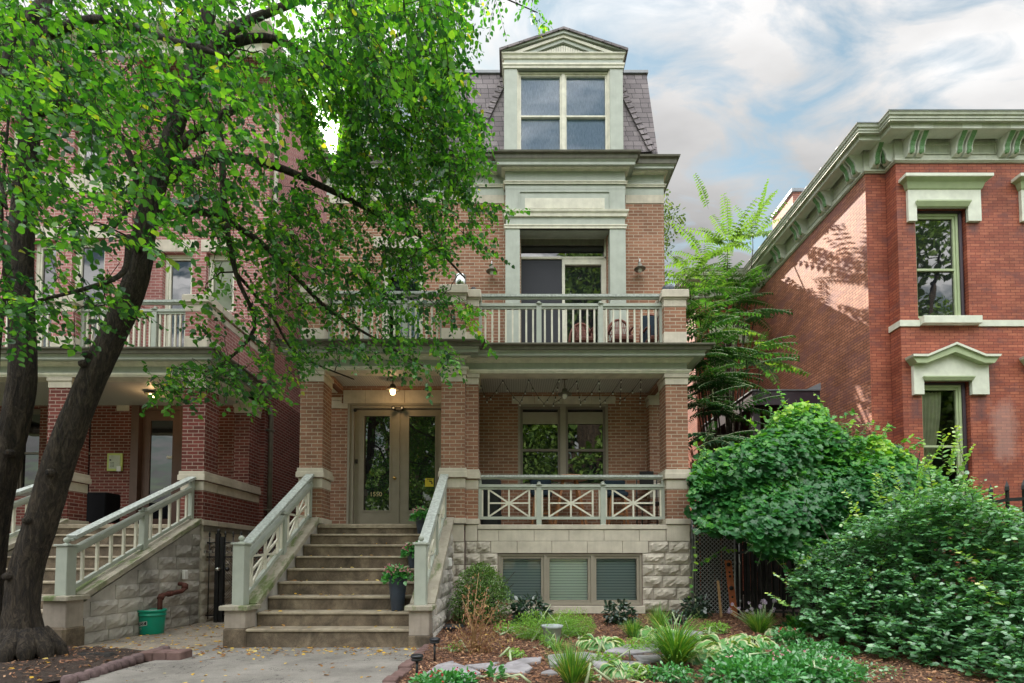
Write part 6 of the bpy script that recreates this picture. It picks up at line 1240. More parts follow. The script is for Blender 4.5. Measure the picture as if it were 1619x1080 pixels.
# ---------------------------------------------------------------- linden with two stems, close to the camera
def linden():
    root = thing('linden_tree', 'big leafy linden with two dark leaning trunks, its crown hanging over both porches', 'tree', (-5.2, 5.4, 0))
    wood = MB(M['bark'])
    def limb(spec, n=14, r_=None, knob=0):
        pts = [P(a, b, c) for a, b, c, _ in spec]; rs = [s[3] for s in spec]; out_ = []; ro = []
        for i in range(len(pts) - 1):                      # catmull-rom
            p0 = pts[max(i - 1, 0)]; p1 = pts[i]; p2 = pts[i + 1]; p3 = pts[min(i + 2, len(pts) - 1)]; m_ = 5
            for k in range(m_):
                t = k / m_; q = .5 * ((2 * p1) + (p2 - p0) * t + (2 * p0 - 5 * p1 + 4 * p2 - p3) * t * t + (-p0 + 3 * p1 - 3 * p2 + p3) * t ** 3); out_.append(q); ro.append(rs[i] + (rs[i + 1] - rs[i]) * t)
        out_.append(pts[-1]); ro.append(rs[-1]); return out_, ro
    tA = [(-14,1052,5.35,.23),(-16,1010,5.4,.185),(-20,960,5.4,.155),(-18,900,5.4,.14),(-6,800,5.4,.135),(16,700,5.4,.13),(36,600,5.4,.127),(35,500,5.45,.122),(33,400,5.5,.118),(40,280,5.6,.105),(50,180,5.7,.095),(64,60,5.8,.088),(75,-60,6.0,.08),(90,-220,6.3,.06)]
    tB = [(34,1050,5.4,.235),(35,1010,5.4,.185),(36,960,5.4,.158),(42,900,5.4,.155),(60,840,5.4,.155),(82,765,5.4,.152),(105,700,5.4,.148),(146,600,5.45,.140),(179,530,5.5,.135),(206,465,5.5,.128),(222,410,5.55,.12),(232,350,5.6,.112),(262,250,5.7,.10),(290,160,5.8,.094),(309,90,5.9,.09),(334,0,6.0,.085),(360,-120,6.3,.07),(390,-280,6.7,.045),(405,-380,6.9,.02)]
    nodes = []; rad = []
    def trunk(spec, name):
        pp, rr = limb(spec); m = MB(M['bark']); n = 56; vs = []
        for i, (p, r) in enumerate(zip(pp, rr)):
            low = max(0, 1 - p.z / .55)
            for k in range(n):
                a = 2 * math.pi * k / n; rr_ = r * .92 * (1 + .05 * math.sin(3 * a + i * .25) + .02 * math.sin(7 * a + i * .6) + .035 * math.sin(17 * a + 1.3 * math.sin(i * .7)) * (.4 + low) + low * .28 * max(0, math.sin(a * 2.5 + 1)) ) + rng.uniform(-.004, .004)
                vs.append((p.x + rr_ * math.cos(a), p.y + rr_ * math.sin(a), p.z))
        m.mesh(vs, [(r * n + k, r * n + (k + 1) % n, (r + 1) * n + (k + 1) % n, (r + 1) * n + k) for r in range(len(pp) - 1) for k in range(n)], True)
        for q in range(5):
            i = rng.integers(12, 40); p = pp[i]; a = rng.uniform(3.4, 6.0); c = p + Vector((math.cos(a), math.sin(a), 0)) * rr[i] * .95; m.lathe((c.x, c.y, c.z - .03), [(.02, 0), (.045, .02), (.05, .05), (.02, .08)], 9)
        for i in range(0, len(pp), 2):
            if pp[i].z > 3.4: nodes.append(pp[i]); rad.append(rr[i])
        part(name, m, root); return pp
    trunk(tA, 'trunk'); trunk(tB, 'trunk')
    m = MB(M['bark'])                                       # surface roots / flare
    for a in np.linspace(-2.8, .2, 7):
        for b in (P(40, 1040, 5.4), P(-10, 1040, 5.4)): l = rng.uniform(.28, .44); m.tube([(b.x + .12 * math.cos(a), b.y + .12 * math.sin(a), .30), (b.x + .30 * math.cos(a), b.y + .3 * math.sin(a), .12), (b.x + l * math.cos(a), b.y + l * math.sin(a), -.03)], [.10, .08, .03], 8)
    part('root_flare', m, root)
    L_ = [[(262,250,5.7,.06),(330,195,5.9,.05),(420,150,6.2,.042),(520,120,6.5,.034),(620,60,6.8,.022),(690,30,7,.012)],
          [(290,160,5.8,.065),(350,60,5.9,.055),(450,10,6.2,.045),(560,-30,6.6,.03),(680,-50,7,.015)],
          [(250,290,5.7,.07),(340,250,5.9,.056),(430,262,6.2,.048),(520,300,6.5,.04),(600,340,6.8,.03),(680,385,7.1,.02),(735,440,7.3,.012)],
          [(228,350,5.6,.055),(320,335,5.9,.045),(400,375,6.3,.038),(460,430,6.6,.032),(520,490,6.9,.026),(600,540,7.2,.018),(670,580,7.4,.01)],
          [(309,90,5.9,.06),(420,60,6.2,.05),(520,110,6.5,.04),(600,185,6.8,.03),(690,225,7.1,.016),(745,260,7.2,.01)],
          [(222,400,5.5,.035),(205,375,5.2,.03),(195,430,4.9,.024),(140,455,4.6,.018),(60,475,4.4,.012)],
          [(50,180,5.7,.06),(120,165,5.5,.045),(190,215,5.2,.035),(215,300,5.0,.025),(180,360,4.8,.014)],
          [(299,130,5.85,.05),(345,200,5.9,.04),(355,330,5.8,.034),(372,430,5.9,.028),(402,520,6.1,.022),(335,590,6.2,.012)],
          [(334,0,6.0,.06),(430,-60,6.2,.045),(560,-40,6.5,.03),(640,40,6.8,.022),(700,110,7.0,.014)],
          [(64,60,5.8,.05),(150,30,5.5,.04),(260,60,5.0,.03),(360,90,4.6,.02)],[(70,0,5.9,.05),(20,60,5.4,.035),(-10,200,5.0,.025),(10,330,4.6,.014)],
          [(372,430,5.9,.02),(430,500,6.3,.018),(470,560,6.6,.014),(560,600,7.0,.009)],[(-14,960,5.4,.02),(-5,600,5.1,.018),(8,450,5.0,.016),(2,330,5.0,.014),(20,120,5.1,.01)],
          [(360,-120,6.3,.05),(500,-140,6.6,.035),(640,-80,6.9,.022),(760,-20,7.1,.012),(850,20,7.2,.006)]]
    br = MB(M['bark'])
    for sp_ in L_:
        pp, rr = limb(sp_); br.tube(pp, rr, 7)
        for i in range(1, len(pp), 1): nodes.append(pp[i]); rad.append(rr[i])
    # region targets: polygon, number of twigs, near depth, far depth
    reg = [([(455,40),(560,40),(560,280),(470,290)], 110, 5.6, 7.4), ([(-250,-420),(620,-420),(700,-60),(-250,-60)], 195, 5.2, 8.2), ([(-320,-60),(-40,-60),(-40,420),(-200,420)], 90, 4.2, 6.5), ([(-30,-40),(735,-40),(748,40),(742,120),(660,170),(560,140),(300,150),(100,200),(-30,200)], 640, 4.3, 7.4),
           ([(430,80),(740,90),(730,150),(765,190),(765,250),(735,330),(640,350),(560,330),(520,270),(440,180)], 560, 5.6, 7.5), ([(540,-30),(740,-30),(745,130),(560,130)], 150, 5.6, 7.4),
           ([(-30,120),(420,100),(440,300),(330,330),(200,330),(-30,330)], 330, 4.0, 7.0),
           ([(-30,300),(240,300),(330,330),(300,400),(-30,400)], 60, 3.9, 5.2), ([(-30,430),(170,440),(240,500),(150,540),(-30,540)], 50, 4.2, 5.0),
           ([(320,300),(480,300),(560,330),(740,340),(770,375),(690,420),(600,470),(480,440),(400,420),(330,380)], 260, 5.4, 7.4),
           ([(400,430),(480,440),(600,470),(690,430),(785,520),(775,545),(700,505),(640,510),(735,560),(705,600),(600,590),(540,555),(480,600),(420,630),(400,560)], 190, 5.6, 7.6),
           ([(230,580),(300,560),(360,560),(430,590),(425,640),(330,630),(250,640),(230,620)], 50, 5.4, 6.3), ([(330,380),(430,420),(430,580),(350,560),(300,520)], 26, 5.2, 6.2),
           ([(735,-30),(800,-30),(800,25),(760,40)], 8, 6.6, 7.2), ([(812,-30),(868,-30),(880,40),(850,45)], 7, 6.6, 7.2), ([(735,320),(828,322),(828,330),(745,345)], 9, 7.0, 7.4), ([(740,180),(762,190),(790,400),(735,400)], 12, 6.8, 7.4)]
    N_ = np.array([tuple(n) for n in nodes]); Rn = list(rad)
    tw = []
    for poly, n, ya, yb in reg:
        for x, y in sample(poly, int(n * (1.62 if n > 200 else 1.3))): tw.append(P(x, y, rng.uniform(ya, yb)))
    
    tw = [t for t in tw if t.z > 2.2]
    # glow gap: thin the crown where the low sun comes through
    gx, gy = [], []
    keep = []
    for t in tw:
        u = t.x / (t.y * math.cos(TH) + (t.z - EYE) * math.sin(TH)); v = (-(t.y) * math.sin(TH) + (t.z - EYE) * math.cos(TH)) / (t.y * math.cos(TH) + (t.z - EYE) * math.sin(TH)); px, py = CX + F * u, CY - F * v
        if (((px - 522) ** 2 / 19 ** 2 + (py - 218) ** 2 / 46 ** 2 < 1 and rng.random() < .9) or ((px - 420) ** 2 / 75 ** 2 + (py - 45) ** 2 / 70 ** 2 < 1 and rng.random() < .45) or ((px - 240) ** 2 / 60 ** 2 + (py - 90) ** 2 / 45 ** 2 < 1 and rng.random() < .45)): continue
        keep.append(t)
    tw = keep; order = np.argsort([min((t - Vector(n)).length for n in nodes[::3]) for t in tw])
    # secondary branches to 170 spread targets
    sel = [tw[i] for i in order[::10]]
    for t in sel:
        d = np.linalg.norm(N_ - A(*t), axis=1); i = int(np.argmin(d)); p = Vector(N_[i])
        if d[i] < .25: continue
        r0 = min(Rn[i] * .6, .006 + .008 * d[i]); mid = p.lerp(t, .5) + Vector((rng.normal(0, .08), rng.normal(0, .08), .12 * d[i])); pts = []
        for k in range(7): s_ = k / 6; pts.append((p * (1 - s_) ** 2 + mid * 2 * s_ * (1 - s_) + t * s_ * s_) + Vector(tuple(rng.normal(0, .012, 3))))
        pts[0] = p; br.tube(pts, [r0 + (.004 - r0) * k / 6 for k in range(7)], 5)
        N_ = np.vstack([N_, np.array([tuple(q) for q in pts[2:]])]); Rn += [r0 * (1 - k / 8) for k in range(2, 7)]
    part('branches', br, root)
    # twigs with alternate leaves
    tg = MB(M['bark']); LP, LD, LU, LS, LR = [], [], [], [], []
    for t in tw:
        d = np.linalg.norm(N_ - A(*t), axis=1); i = int(np.argmin(d)); b = Vector(N_[i]); dirv = (t - b)
        if dirv.length < .02: dirv = Vector(tuple(rng.normal(0, 1, 3)))
        dirv = dirv.normalized() * .5 + Vector((.25, .1, -.35)) + Vector(tuple(rng.normal(0, .35, 3))); dirv.normalize(); L0 = rng.uniform(.22, .48)
        s0 = t - dirv * L0 * .5; e = t + dirv * L0 * .5 + Vector((0, 0, -.07)); tg.tube([b.lerp(s0, .15) if d[i] < .35 else s0, s0, t, e], [.004, .0035, .0028, .0015], 3, cap=False)
        nl = int(L0 / .028); tr = rng.random() * .72
        for k in range(nl):
            f = (k + .5) / nl; p = s0.lerp(t, f * 2) if f < .5 else t.lerp(e, f * 2 - 1); sd = 1 if k % 2 else -1
            sv = dirv.cross(Vector((0, 0, 1))); sv = sv.normalized() if sv.length > .05 else Vector((1, 0, 0)); ld_ = dirv * .45 + sv * sd * .8 + Vector((0, 0, -.45)) + Vector(tuple(rng.normal(0, .25, 3)))
            LP.append(tuple(p + ld_.normalized() * .02)); LD.append(tuple(ld_)); LU.append((rng.normal(0, .75), rng.normal(-.1, .75), 1)); LS.append(rng.uniform(.03, .074)); LR.append(min(1, max(0, tr + rng.normal(.08, .16))))
    part('twigs', tg, root)
    link('crown', leafmesh('crown', np.array(LP), np.array(LD), np.array(LU), np.array(LS), T_HEART, M['linden'], np.array(LR)), root); print('linden leaves', len(LP))
linden()
# ---------------------------------------------------------------- generic helpers
def cloud(spheres, n, hollow=.55):
    """points with outward directions in a union of ellipsoids: (center, radii)"""
    w_ = np.array([s[1][0] * s[1][1] + s[1][1] * s[1][2] + s[1][0] * s[1][2] for s in spheres]); idx = rng.choice(len(spheres), n, p=w_ / w_.sum())
    d = rng.normal(0, 1, (n, 3)); d /= np.linalg.norm(d, axis=1, keepdims=True); r = hollow + (1 - hollow) * rng.random(n) ** .5
    c = np.array([s[0] for s in spheres])[idx]; R_ = np.array([s[1] for s in spheres])[idx]; return c + d * R_ * r[:, None] * (1 + rng.normal(0, .04, (n, 1))), d
def bushy(name, label, cat, spheres, n, tpl, mat, s0, s1, base, hollow=.5, droop=-.3, group=None, stems=10, stemmat='bark', floor=None, upw=.8, litbias=.35):
    root = thing(name, label, cat, base, group); p, d = cloud(spheres, n, hollow)
    if floor is not None: k = p[:, 2] > floor; p, d = p[k], d[k]
    n = len(p); ld_ = d * .8 + rv(n, .5) + A(0, 0, droop); up = d * .5 + A(0, 0, upw) + rv(n, .4); zr = (p[:, 2] - p[:, 2].min()) / (np.ptp(p[:, 2]) + 1e-6)
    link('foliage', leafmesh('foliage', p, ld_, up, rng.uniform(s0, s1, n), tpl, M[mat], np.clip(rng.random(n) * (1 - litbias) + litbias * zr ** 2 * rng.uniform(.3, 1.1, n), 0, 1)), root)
    if stems:
        m = MB(M[stemmat]); b = Vector(base)
        for k in range(stems): c, r = spheres[k % len(spheres)]; e = Vector(c) + Vector(tuple(rng.normal(0, .5, 3) * np.array(r))); st = b + Vector((rng.normal(0, .12), rng.normal(0, .1), 0)); m.tube([st, st.lerp(e, .5) + Vector(tuple(rng.normal(0, .06, 3))), e], [.018, .011, .004], 5)
        part('stem', m, root)
    return root
# ---------------------------------------------------------------- big shrub at right
def region_cloud(poly, n, y0fn, thick, clump=26, sp=.16):
    """clusters of sprigs sampled over a silhouette, each at its own depth"""
    cs = [P(x, y, y0fn(x, y) + thick * rng.random() ** 1.2) for x, y in sample(poly, n // clump)]; c = np.array([tuple(q) for q in cs]); p = np.repeat(c, clump, 0) + rng.normal(0, sp, (len(cs) * clump, 3)) * A(1, .8, .8); return p
def big_shrub():
    root = thing('honeysuckle_shrub', 'large grey-green leafy shrub filling the lower right corner in front of the iron fence', 'shrub', (4.6, 5.6, 0))
    poly = [(1275,875),(1330,842),(1380,815),(1430,795),(1480,775),(1520,770),(1550,790),(1575,812),(1660,822),(1680,1100),(1560,1090),(1470,1060),(1380,1040),(1300,1000),(1260,960),(1245,900)]
    yf = lambda x, y: max(3.7, 6.9 - (x - 1240) / 420 * 1.9 - max(0, y - 880) / 200 * .9)
    br = MB(M['bark']); P_, D_, U_, S_, R_ = [], [], [], [], []
    def sprig(t, dv, L0, rb, sz=1.0, n=None):
        dv = dv.normalized(); e = t + dv * L0; mid = t.lerp(e, .5) + Vector((0, 0, .03)); br.tube([t, mid, e], [.004, .003, .0015], 3, cap=False); nl = n or int(L0 / .022); sv = dv.cross(Vector((0, 0, 1)))
        sv = sv.normalized() if sv.length > .05 else Vector((1, 0, 0))
        for k in range(nl):
            f = (k + .5) / nl; p = t.lerp(e, f); sd = 1 if k % 2 else -1; l = dv * .5 + sv * sd * .85 + Vector(tuple(rng.normal(0, .22, 3))); P_.append(tuple(p)); D_.append(tuple(l)); U_.append((rng.normal(0, .35), rng.normal(-.25, .35), 1)); S_.append(sz * rng.uniform(.05, .10) * (1 - .35 * f)); R_.append(rb + rng.uniform(-.15, .15) + (.25 if f > .85 else 0))
    for x, y in sample(poly, 3900):
        t = P(x, y, yf(x, y) + 1.6 * rng.random() ** 1.4)
        if t.z < .03: continue
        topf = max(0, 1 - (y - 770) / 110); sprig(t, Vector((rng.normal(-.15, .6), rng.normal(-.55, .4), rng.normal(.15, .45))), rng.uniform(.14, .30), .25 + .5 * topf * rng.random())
    for x, y in [(1405,795),(1445,785),(1470,760),(1500,740),(1500,755),(1360,820),(1330,835),(1450,765),(1490,730),(1395,800),(1300,860),(1515,750),(1425,780),(1385,800),(1535,775),(1475,775),(1460,745),(1525,735),(1560,900),(1600,880),(1590,960),(1430,880),(1350,930),(1255,930),(1250,960),(1260,900)]:
        t = P(x, y, yf(x, y) + .1); sprig(t, Vector((rng.normal(.0, .45), -.2, 1.0 if y < 860 else rng.uniform(-.4, .6))), rng.uniform(.3, .5), .85, .9)
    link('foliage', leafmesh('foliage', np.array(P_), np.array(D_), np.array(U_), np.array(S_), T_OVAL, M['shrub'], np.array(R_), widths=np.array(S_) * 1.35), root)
    for k in range(12):
        x = rng.uniform(1330, 1640); g = P(x, 1030, 6.2 + rng.uniform(-.4, .6)); g.z = 0; e = P(x + rng.uniform(-90, 60), rng.uniform(800, 930), 6.6 + rng.uniform(-.3, .8)); br.tube([g, g.lerp(e, .5) + Vector((rng.normal(0, .1), 0, 0)), e], [.016, .011, .005], 6)
    part('stem', br, root)
big_shrub()
# ---------------------------------------------------------------- vine mound
def vine():
    root = thing('grape_vine', 'thick bright green vine heaped over the fence between the two houses', 'vine', (4.6, 8.2, 0))
    poly = [(1092,745),(1110,712),(1160,705),(1205,680),(1228,650),(1262,634),(1300,640),(1318,668),(1345,690),(1385,688),(1420,705),(1440,722),(1475,738),(1505,770),(1460,810),(1400,830),(1330,850),(1300,880),(1240,880),(1205,870),(1180,845),(1120,838),(1092,815)]
    P_, D_, U_, S_, R_ = [], [], [], [], []; cx0 = 1260
    def top(x): return 640 + 90 * min(1, abs(x - 1268) / 180) ** 1.5
    for x, y in sample(poly, 8200):
        t = max(0, min(1, (y - top(x)) / 200)); yy = 8.7 - 1.6 * t ** .8 + .25 * math.sin(x * .035) + .15 * math.sin(y * .06 + x * .02) + .45 * rng.random() ** 2
        if x < 1175 and y < 840: yy = min(yy + .35, 8.95) if y > 800 else yy + .3
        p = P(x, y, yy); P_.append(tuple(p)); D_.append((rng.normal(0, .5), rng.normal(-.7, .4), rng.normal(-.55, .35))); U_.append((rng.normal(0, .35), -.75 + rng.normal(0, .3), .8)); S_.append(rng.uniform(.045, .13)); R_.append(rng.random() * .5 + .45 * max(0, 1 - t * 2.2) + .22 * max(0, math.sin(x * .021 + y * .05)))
    # inner layer so nothing shows through
    for x, y in sample(poly, 2600):
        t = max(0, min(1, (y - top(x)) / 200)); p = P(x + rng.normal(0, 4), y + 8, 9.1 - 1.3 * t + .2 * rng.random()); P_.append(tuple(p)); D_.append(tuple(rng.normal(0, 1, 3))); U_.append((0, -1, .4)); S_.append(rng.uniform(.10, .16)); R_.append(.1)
    # trailing shoots
    st = MB(M['apple']); npoly = len(poly)
    for _ in range(75):
        i = rng.integers(0, npoly); a_, b_ = poly[i], poly[(i + 1) % npoly]; f = rng.random(); x, y = a_[0] + (b_[0] - a_[0]) * f, a_[1] + (b_[1] - a_[1]) * f
        if x < 1100 or x > 1470: continue
        upw = y < 760; p0 = P(x, y + (6 if upw else -8), 8.5 if upw else 7.3); ln = rng.uniform(.12, .42); dv = Vector((rng.normal(0, .5), -.35, rng.uniform(.3, 1.1) if upw else rng.uniform(-1, -.4))).normalized(); p1 = p0 + dv * ln * .6; p2 = p0 + dv * ln + Vector((rng.normal(0, .05), 0, -.08 * ln)); st.tube([p0, p1, p2], [.004, .003, .0015], 4, cap=False)
        for k in range(int(ln / .045)): q = p0.lerp(p1, k * .045 / ln / .6) if k * .045 < ln * .6 else p1.lerp(p2, min(1, (k * .045 / ln - .6) / .4)); P_.append(tuple(q)); D_.append((rng.normal(0, .7), -.4, rng.normal(-.3, .4))); U_.append((rng.normal(0, .4), -.5, .8)); S_.append(rng.uniform(.035, .085)); R_.append(rng.uniform(.45, 1) if upw else rng.uniform(.2, .7))
    for pts in ([(1330,660,8.3),(1345,650,8.2),(1352,655,8.2)],[(1240,650,8.4),(1236,630,8.3),(1230,612,8.3)],[(1420,705,8.0),(1440,690,7.9),(1455,694,7.9)],[(1390,700,8.0),(1402,680,8.0),(1410,672,8.0)],[(1205,690,8.4),(1190,672,8.3),(1176,660,8.3)],
                [(1180,858,7.6),(1215,872,7.5),(1245,905,7.4),(1262,930,7.3)],[(1110,838,8.9),(1150,828,8.8),(1185,838,8.7)],[(1165,868,8.9),(1140,870,8.9),(1120,882,8.9),(1108,890,8.9)],[(1098,835,8.8),(1100,870,8.85),(1094,920,8.85),(1090,960,8.85)],[(1150,838,8.8),(1130,842,8.85),(1105,845,8.85)],[(1320,668,8.2),(1360,672,8.1),(1384,668,8.1)]):
        v = [P(*q) for q in pts]; st.tube(v, .004, 4)
        for a, b in zip(v[:-1], v[1:]):
            for k in range(4): q = a.lerp(b, (k + .5) / 4); P_.append(tuple(q)); D_.append((rng.normal(0, .6), -.5, rng.normal(-.3, .5))); U_.append((rng.normal(0, .3), -.6, .8)); S_.append(rng.uniform(.05, .09)); R_.append(rng.uniform(.5, 1))
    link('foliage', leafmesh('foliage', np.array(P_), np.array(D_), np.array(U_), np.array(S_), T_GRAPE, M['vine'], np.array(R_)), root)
    for k in range(14): x = rng.uniform(1190, 1420); g = P(x, 900, 8.0); g.z = 0; e = P(x + rng.uniform(-40, 40), rng.uniform(700, 780), 8.5); st.use(M['oldwood']).tube([g, g.lerp(e, .5) + Vector((rng.normal(0, .1), .1, 0)), e], [.02, .014, .006], 6)
    part('stem', st, root)
vine()
# ---------------------------------------------------------------- ailanthus
def frond(P_, D_, U_, S_, W_, R_, st, base, dv, L0, rb, nl=13):
    dv = dv.normalized(); prev = base; n = nl; sv = dv.cross(Vector((0, 0, 1))).normalized(); pts = [base]; d = dv.copy(); up = sv.cross(dv)
    for k in range(n):
        d = (d + Vector((0, 0, -.045))).normalized(); prev = prev + d * (L0 / n); pts.append(prev)
        if k < 1: continue
        f = k / n; ll = .145 * L0 / .8 * (1 - .55 * f ** 2) * (1.0 if k > 2 else .8)
        for s_ in (-1, 1): l = sv * s_ + d * .35 + Vector((0, 0, -.38)) + Vector(tuple(rng.normal(0, .10, 3))); P_.append(tuple(prev)); D_.append(tuple(l)); U_.append((0, 0, 1)); S_.append(ll); W_.append(ll * 1.9); R_.append(rb + rng.uniform(-.12, .12))
    st.tube(pts[::2] + [pts[-1]], .006, 4, cap=False)
def ailanthus():
    root = thing('ailanthus_tree', 'feathery light green sapling with long fronds rising between the tan house and the red house', 'tree', (5.9, 13.5, .1))
    P_, D_, U_, S_, W_, R_ = [], [], [], [], [], []; st = MB(M['apple']); tr = MB(M['bark'])
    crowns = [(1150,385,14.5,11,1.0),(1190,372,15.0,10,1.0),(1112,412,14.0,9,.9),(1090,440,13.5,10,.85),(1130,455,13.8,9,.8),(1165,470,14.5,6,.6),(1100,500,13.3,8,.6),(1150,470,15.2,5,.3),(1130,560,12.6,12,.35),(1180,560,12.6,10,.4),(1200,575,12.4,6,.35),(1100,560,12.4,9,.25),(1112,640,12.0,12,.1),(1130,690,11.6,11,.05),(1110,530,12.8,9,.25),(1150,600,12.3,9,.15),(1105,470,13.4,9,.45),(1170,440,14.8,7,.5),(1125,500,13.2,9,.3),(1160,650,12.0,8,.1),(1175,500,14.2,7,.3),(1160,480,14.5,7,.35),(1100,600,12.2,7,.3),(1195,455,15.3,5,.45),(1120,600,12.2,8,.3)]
    base = Vector((5.8, 13.0, .1)); top_ = P(1150, 400, 14.6)
    for px, py, Y, n, rb in crowns:
        c = P(px, py, Y); m_ = base.lerp(c, .55) + Vector((-.2, 0, .2)); tr.tube([base, m_, c + Vector((0, 0, -.4)), c], [.04, .022, .012, .008], 6)
        n = int(n * (1.2 if py < 480 else 1.6))
        for k in range(n):
            a = 2 * math.pi * (k + rng.random() * .5) / n; el = rng.uniform(.15, 1.2) if py < 480 else rng.uniform(-.1, .5); frond(P_, D_, U_, S_, W_, R_, st, c + Vector(tuple(rng.normal(0, .06, 3))), Vector((math.cos(a), math.sin(a) * .8, el)), rng.uniform(.75, 1.25), rb)
    for (px, py, Y, dx, dz, L0) in ((1190,350,15,.5,1,1.1),(1195,355,15,.2,1.2,1.3),(1150,375,14.6,-.1,1.1,1.2),(1110,400,14,-.6,.9,1.2),(1200,372,15,1,.35,1.3),(1185,540,12.6,1,.1,1.2),(1195,570,12.4,1,.05,1.3),(1135,520,13,1,.15,1.2),(1120,330,14,-.3,1,1.0)): frond(P_, D_, U_, S_, W_, R_, st, P(px, py, Y), Vector((dx, -.1, dz)), L0, .9, 15)
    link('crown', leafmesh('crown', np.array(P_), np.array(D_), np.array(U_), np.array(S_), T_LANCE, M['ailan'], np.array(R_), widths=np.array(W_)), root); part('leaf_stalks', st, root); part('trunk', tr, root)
ailanthus()
# tree beyond the right eave and others far behind
def far_tree(base, h, rad_, n, label, mat='farleaf', s0=.10, s1=.2, name='tree', group=None, sph=10, z0=.35):
    root = thing(name, label, 'tree', base, group); b = Vector(base); sp_ = []; m = MB(M['bark'])
    for k in range(sph):
        t = (k + .5) / sph; a = rng.uniform(0, 6.28); r_ = rad_ * math.sin(math.pi * (.15 + .8 * t)) * rng.uniform(.2, .8); c = b + Vector((r_ * math.cos(a), r_ * math.sin(a), h * (z0 + (1 - z0) * t * .95))); rr = rad_ * rng.uniform(.3, .5); sp_.append((tuple(c), (rr, rr, rr * .75))); m.tube([b + Vector((0, 0, h * z0 * .8 * (0.6 + .4 * t))), (b + Vector((0, 0, h * z0))).lerp(c, .5), c], [.02 * h, .012 * h, .004 * h], 5)
    m.tube([b, b + Vector((.02 * h, 0, h * .3)), b + Vector((0, .02 * h, h * .7))], [.035 * h, .028 * h, .012 * h], 9); part('trunk', m, root)
    p, d = cloud(sp_, n, .3); link('crown', leafmesh('crown', p, d * .5 + rv(n, .6) + A(0, 0, -.3), A(0, 0, 1) + rv(n, .6), rng.uniform(s0, s1, n), T_OVAL, M[mat], widths=rng.uniform(s0, s1, n) * .9), root); return root
q = P(1072, 300, 26); far_tree((q.x - 1.1, 26, 0), q.z + .6, 2.6, 5500, 'tall loose grey-green tree rising behind the right corner of the tan house', sph=16, s0=.12, s1=.24, z0=.3)
far_tree((5.2, 19.5, 0), 6.5, 2.0, 3000, 'low dark leafy tree in the yard behind the side passage', 'vine', .10, .2)
# trees across the street, seen in the window reflections
for x, y, h, r, lb in ((-16, -19, 17, 5.2, 'sunlit street tree across the road, far left in the window reflections'), (-8, -18, 18, 5.2, 'sunlit street tree across the road opposite the left red house'), (0.5, -20, 16, 5.0, 'sunlit street tree across the road opposite the entrance steps'), (7.5, -17, 26, 7.0, 'tallest sunlit street tree across the road, opposite the bay window'), (17, -20, 17, 5.4, 'sunlit street tree across the road opposite the red victorian house'), (4.2, -7.5, 20, 4.0, 'street tree on the near kerb behind the viewer, reflected in the balcony door'), (25, -18, 22, 6.0, 'sunlit street tree across the road reflected in the right house windows'), (21.5, -6.5, 21, 5.5, 'tall street tree on the near kerb far to the right, reflected in windows'), (35, -18, 22, 6.0, 'farthest right sunlit street tree across the road')):
    far_tree((x, y, -.2), h, r, 6500, lb, 'street', .35, .6, 'street_tree', 'street trees across the road', 18, .22)
# ---------------------------------------------------------------- garden plants
def gz(px, py): g = G(px, py, .04); z = garden_z(g.x, g.y); g = G(px, py, z); return g
def hosta(px, py, r, h, n, lab, rows=2):
    c = gz(px, py); root = thing('hosta', lab, 'plant', c, 'variegated hostas'); gm = MB(); st = MB(M['apple']); ina, edg = [], []
    V = []; Fi = []; Fe = []; vr = []
    for k in range(n):
        a = 2.4 * k + rng.normal(0, .2); ring = math.sqrt((k + .6) / n); el = 1.15 - .95 * ring + rng.normal(0, .10); L0 = r * rng.uniform(.65, .95) * (.65 + .35 * ring); wd = L0 * .27; dh = Vector((math.cos(a), math.sin(a), 0)); sv = Vector((-math.sin(a), math.cos(a), 0)); p = Vector(c) + dh * r * .10 + Vector((0, 0, .02)); e = el; seg = 7; base = len(V); rr = rng.random()
        stem = L0 * .35; q = p + (dh * math.cos(e) + Vector((0, 0, math.sin(e)))) * stem; st.tube([p, q], .004, 4, cap=False); pos_ = q
        for i in range(seg + 1):
            t = i / seg; ww = wd * (math.sin(math.pi * min(1, t * .93 + .07)) ** .75) * (1 - .15 * t); ww = max(ww, .001); nrm = sv.cross(dh * math.cos(e) + Vector((0, 0, math.sin(e))))
            fold = abs(nrm.z) * .18 * ww
            for j, u in enumerate((-1, -.68, 0, .68, 1)): V.append(tuple(pos_ + sv * ww * u + Vector((0, 0, (abs(u)) * ww * .35)))); vr.append(rr)
            e -= .26 + .15 * t; pos_ = pos_ + (dh * math.cos(e) + Vector((0, 0, math.sin(e)))) * (L0 * .75 / seg)
        for i in range(seg):
            for j in range(4):
                f = (base + i * 5 + j, base + i * 5 + j + 1, base + i * 5 + j + 6, base + i * 5 + j + 5); (Fe if j in (0, 3) else Fi).append(f)
    me = bpy.data.meshes.new('leaf_rosette'); me.from_pydata([tuple(Vector(v) - Vector(c)) for v in V], [], Fi + Fe); me.materials.append(M['hosta']); me.materials.append(M['hostaedge']); me.polygons.foreach_set('material_index', [0] * len(Fi) + [1] * len(Fe)); me.polygons.foreach_set('use_smooth', [True] * (len(Fi) + len(Fe)))
    at = me.attributes.new('rnd', 'FLOAT', 'POINT'); at.data.foreach_set('value', vr); o = bpy.data.objects.new('leaf_rosette', me); col.objects.link(o); o.parent = root; WL[o.name] = Vector(c); part('stem', st, root)
hosta(948, 1024, .40, .3, 46, 'variegated hosta nearest the whitewashed pot'); hosta(985, 1066, .31, .25, 36, 'small variegated hosta in the mulch between the spiky clump and the arching grass')
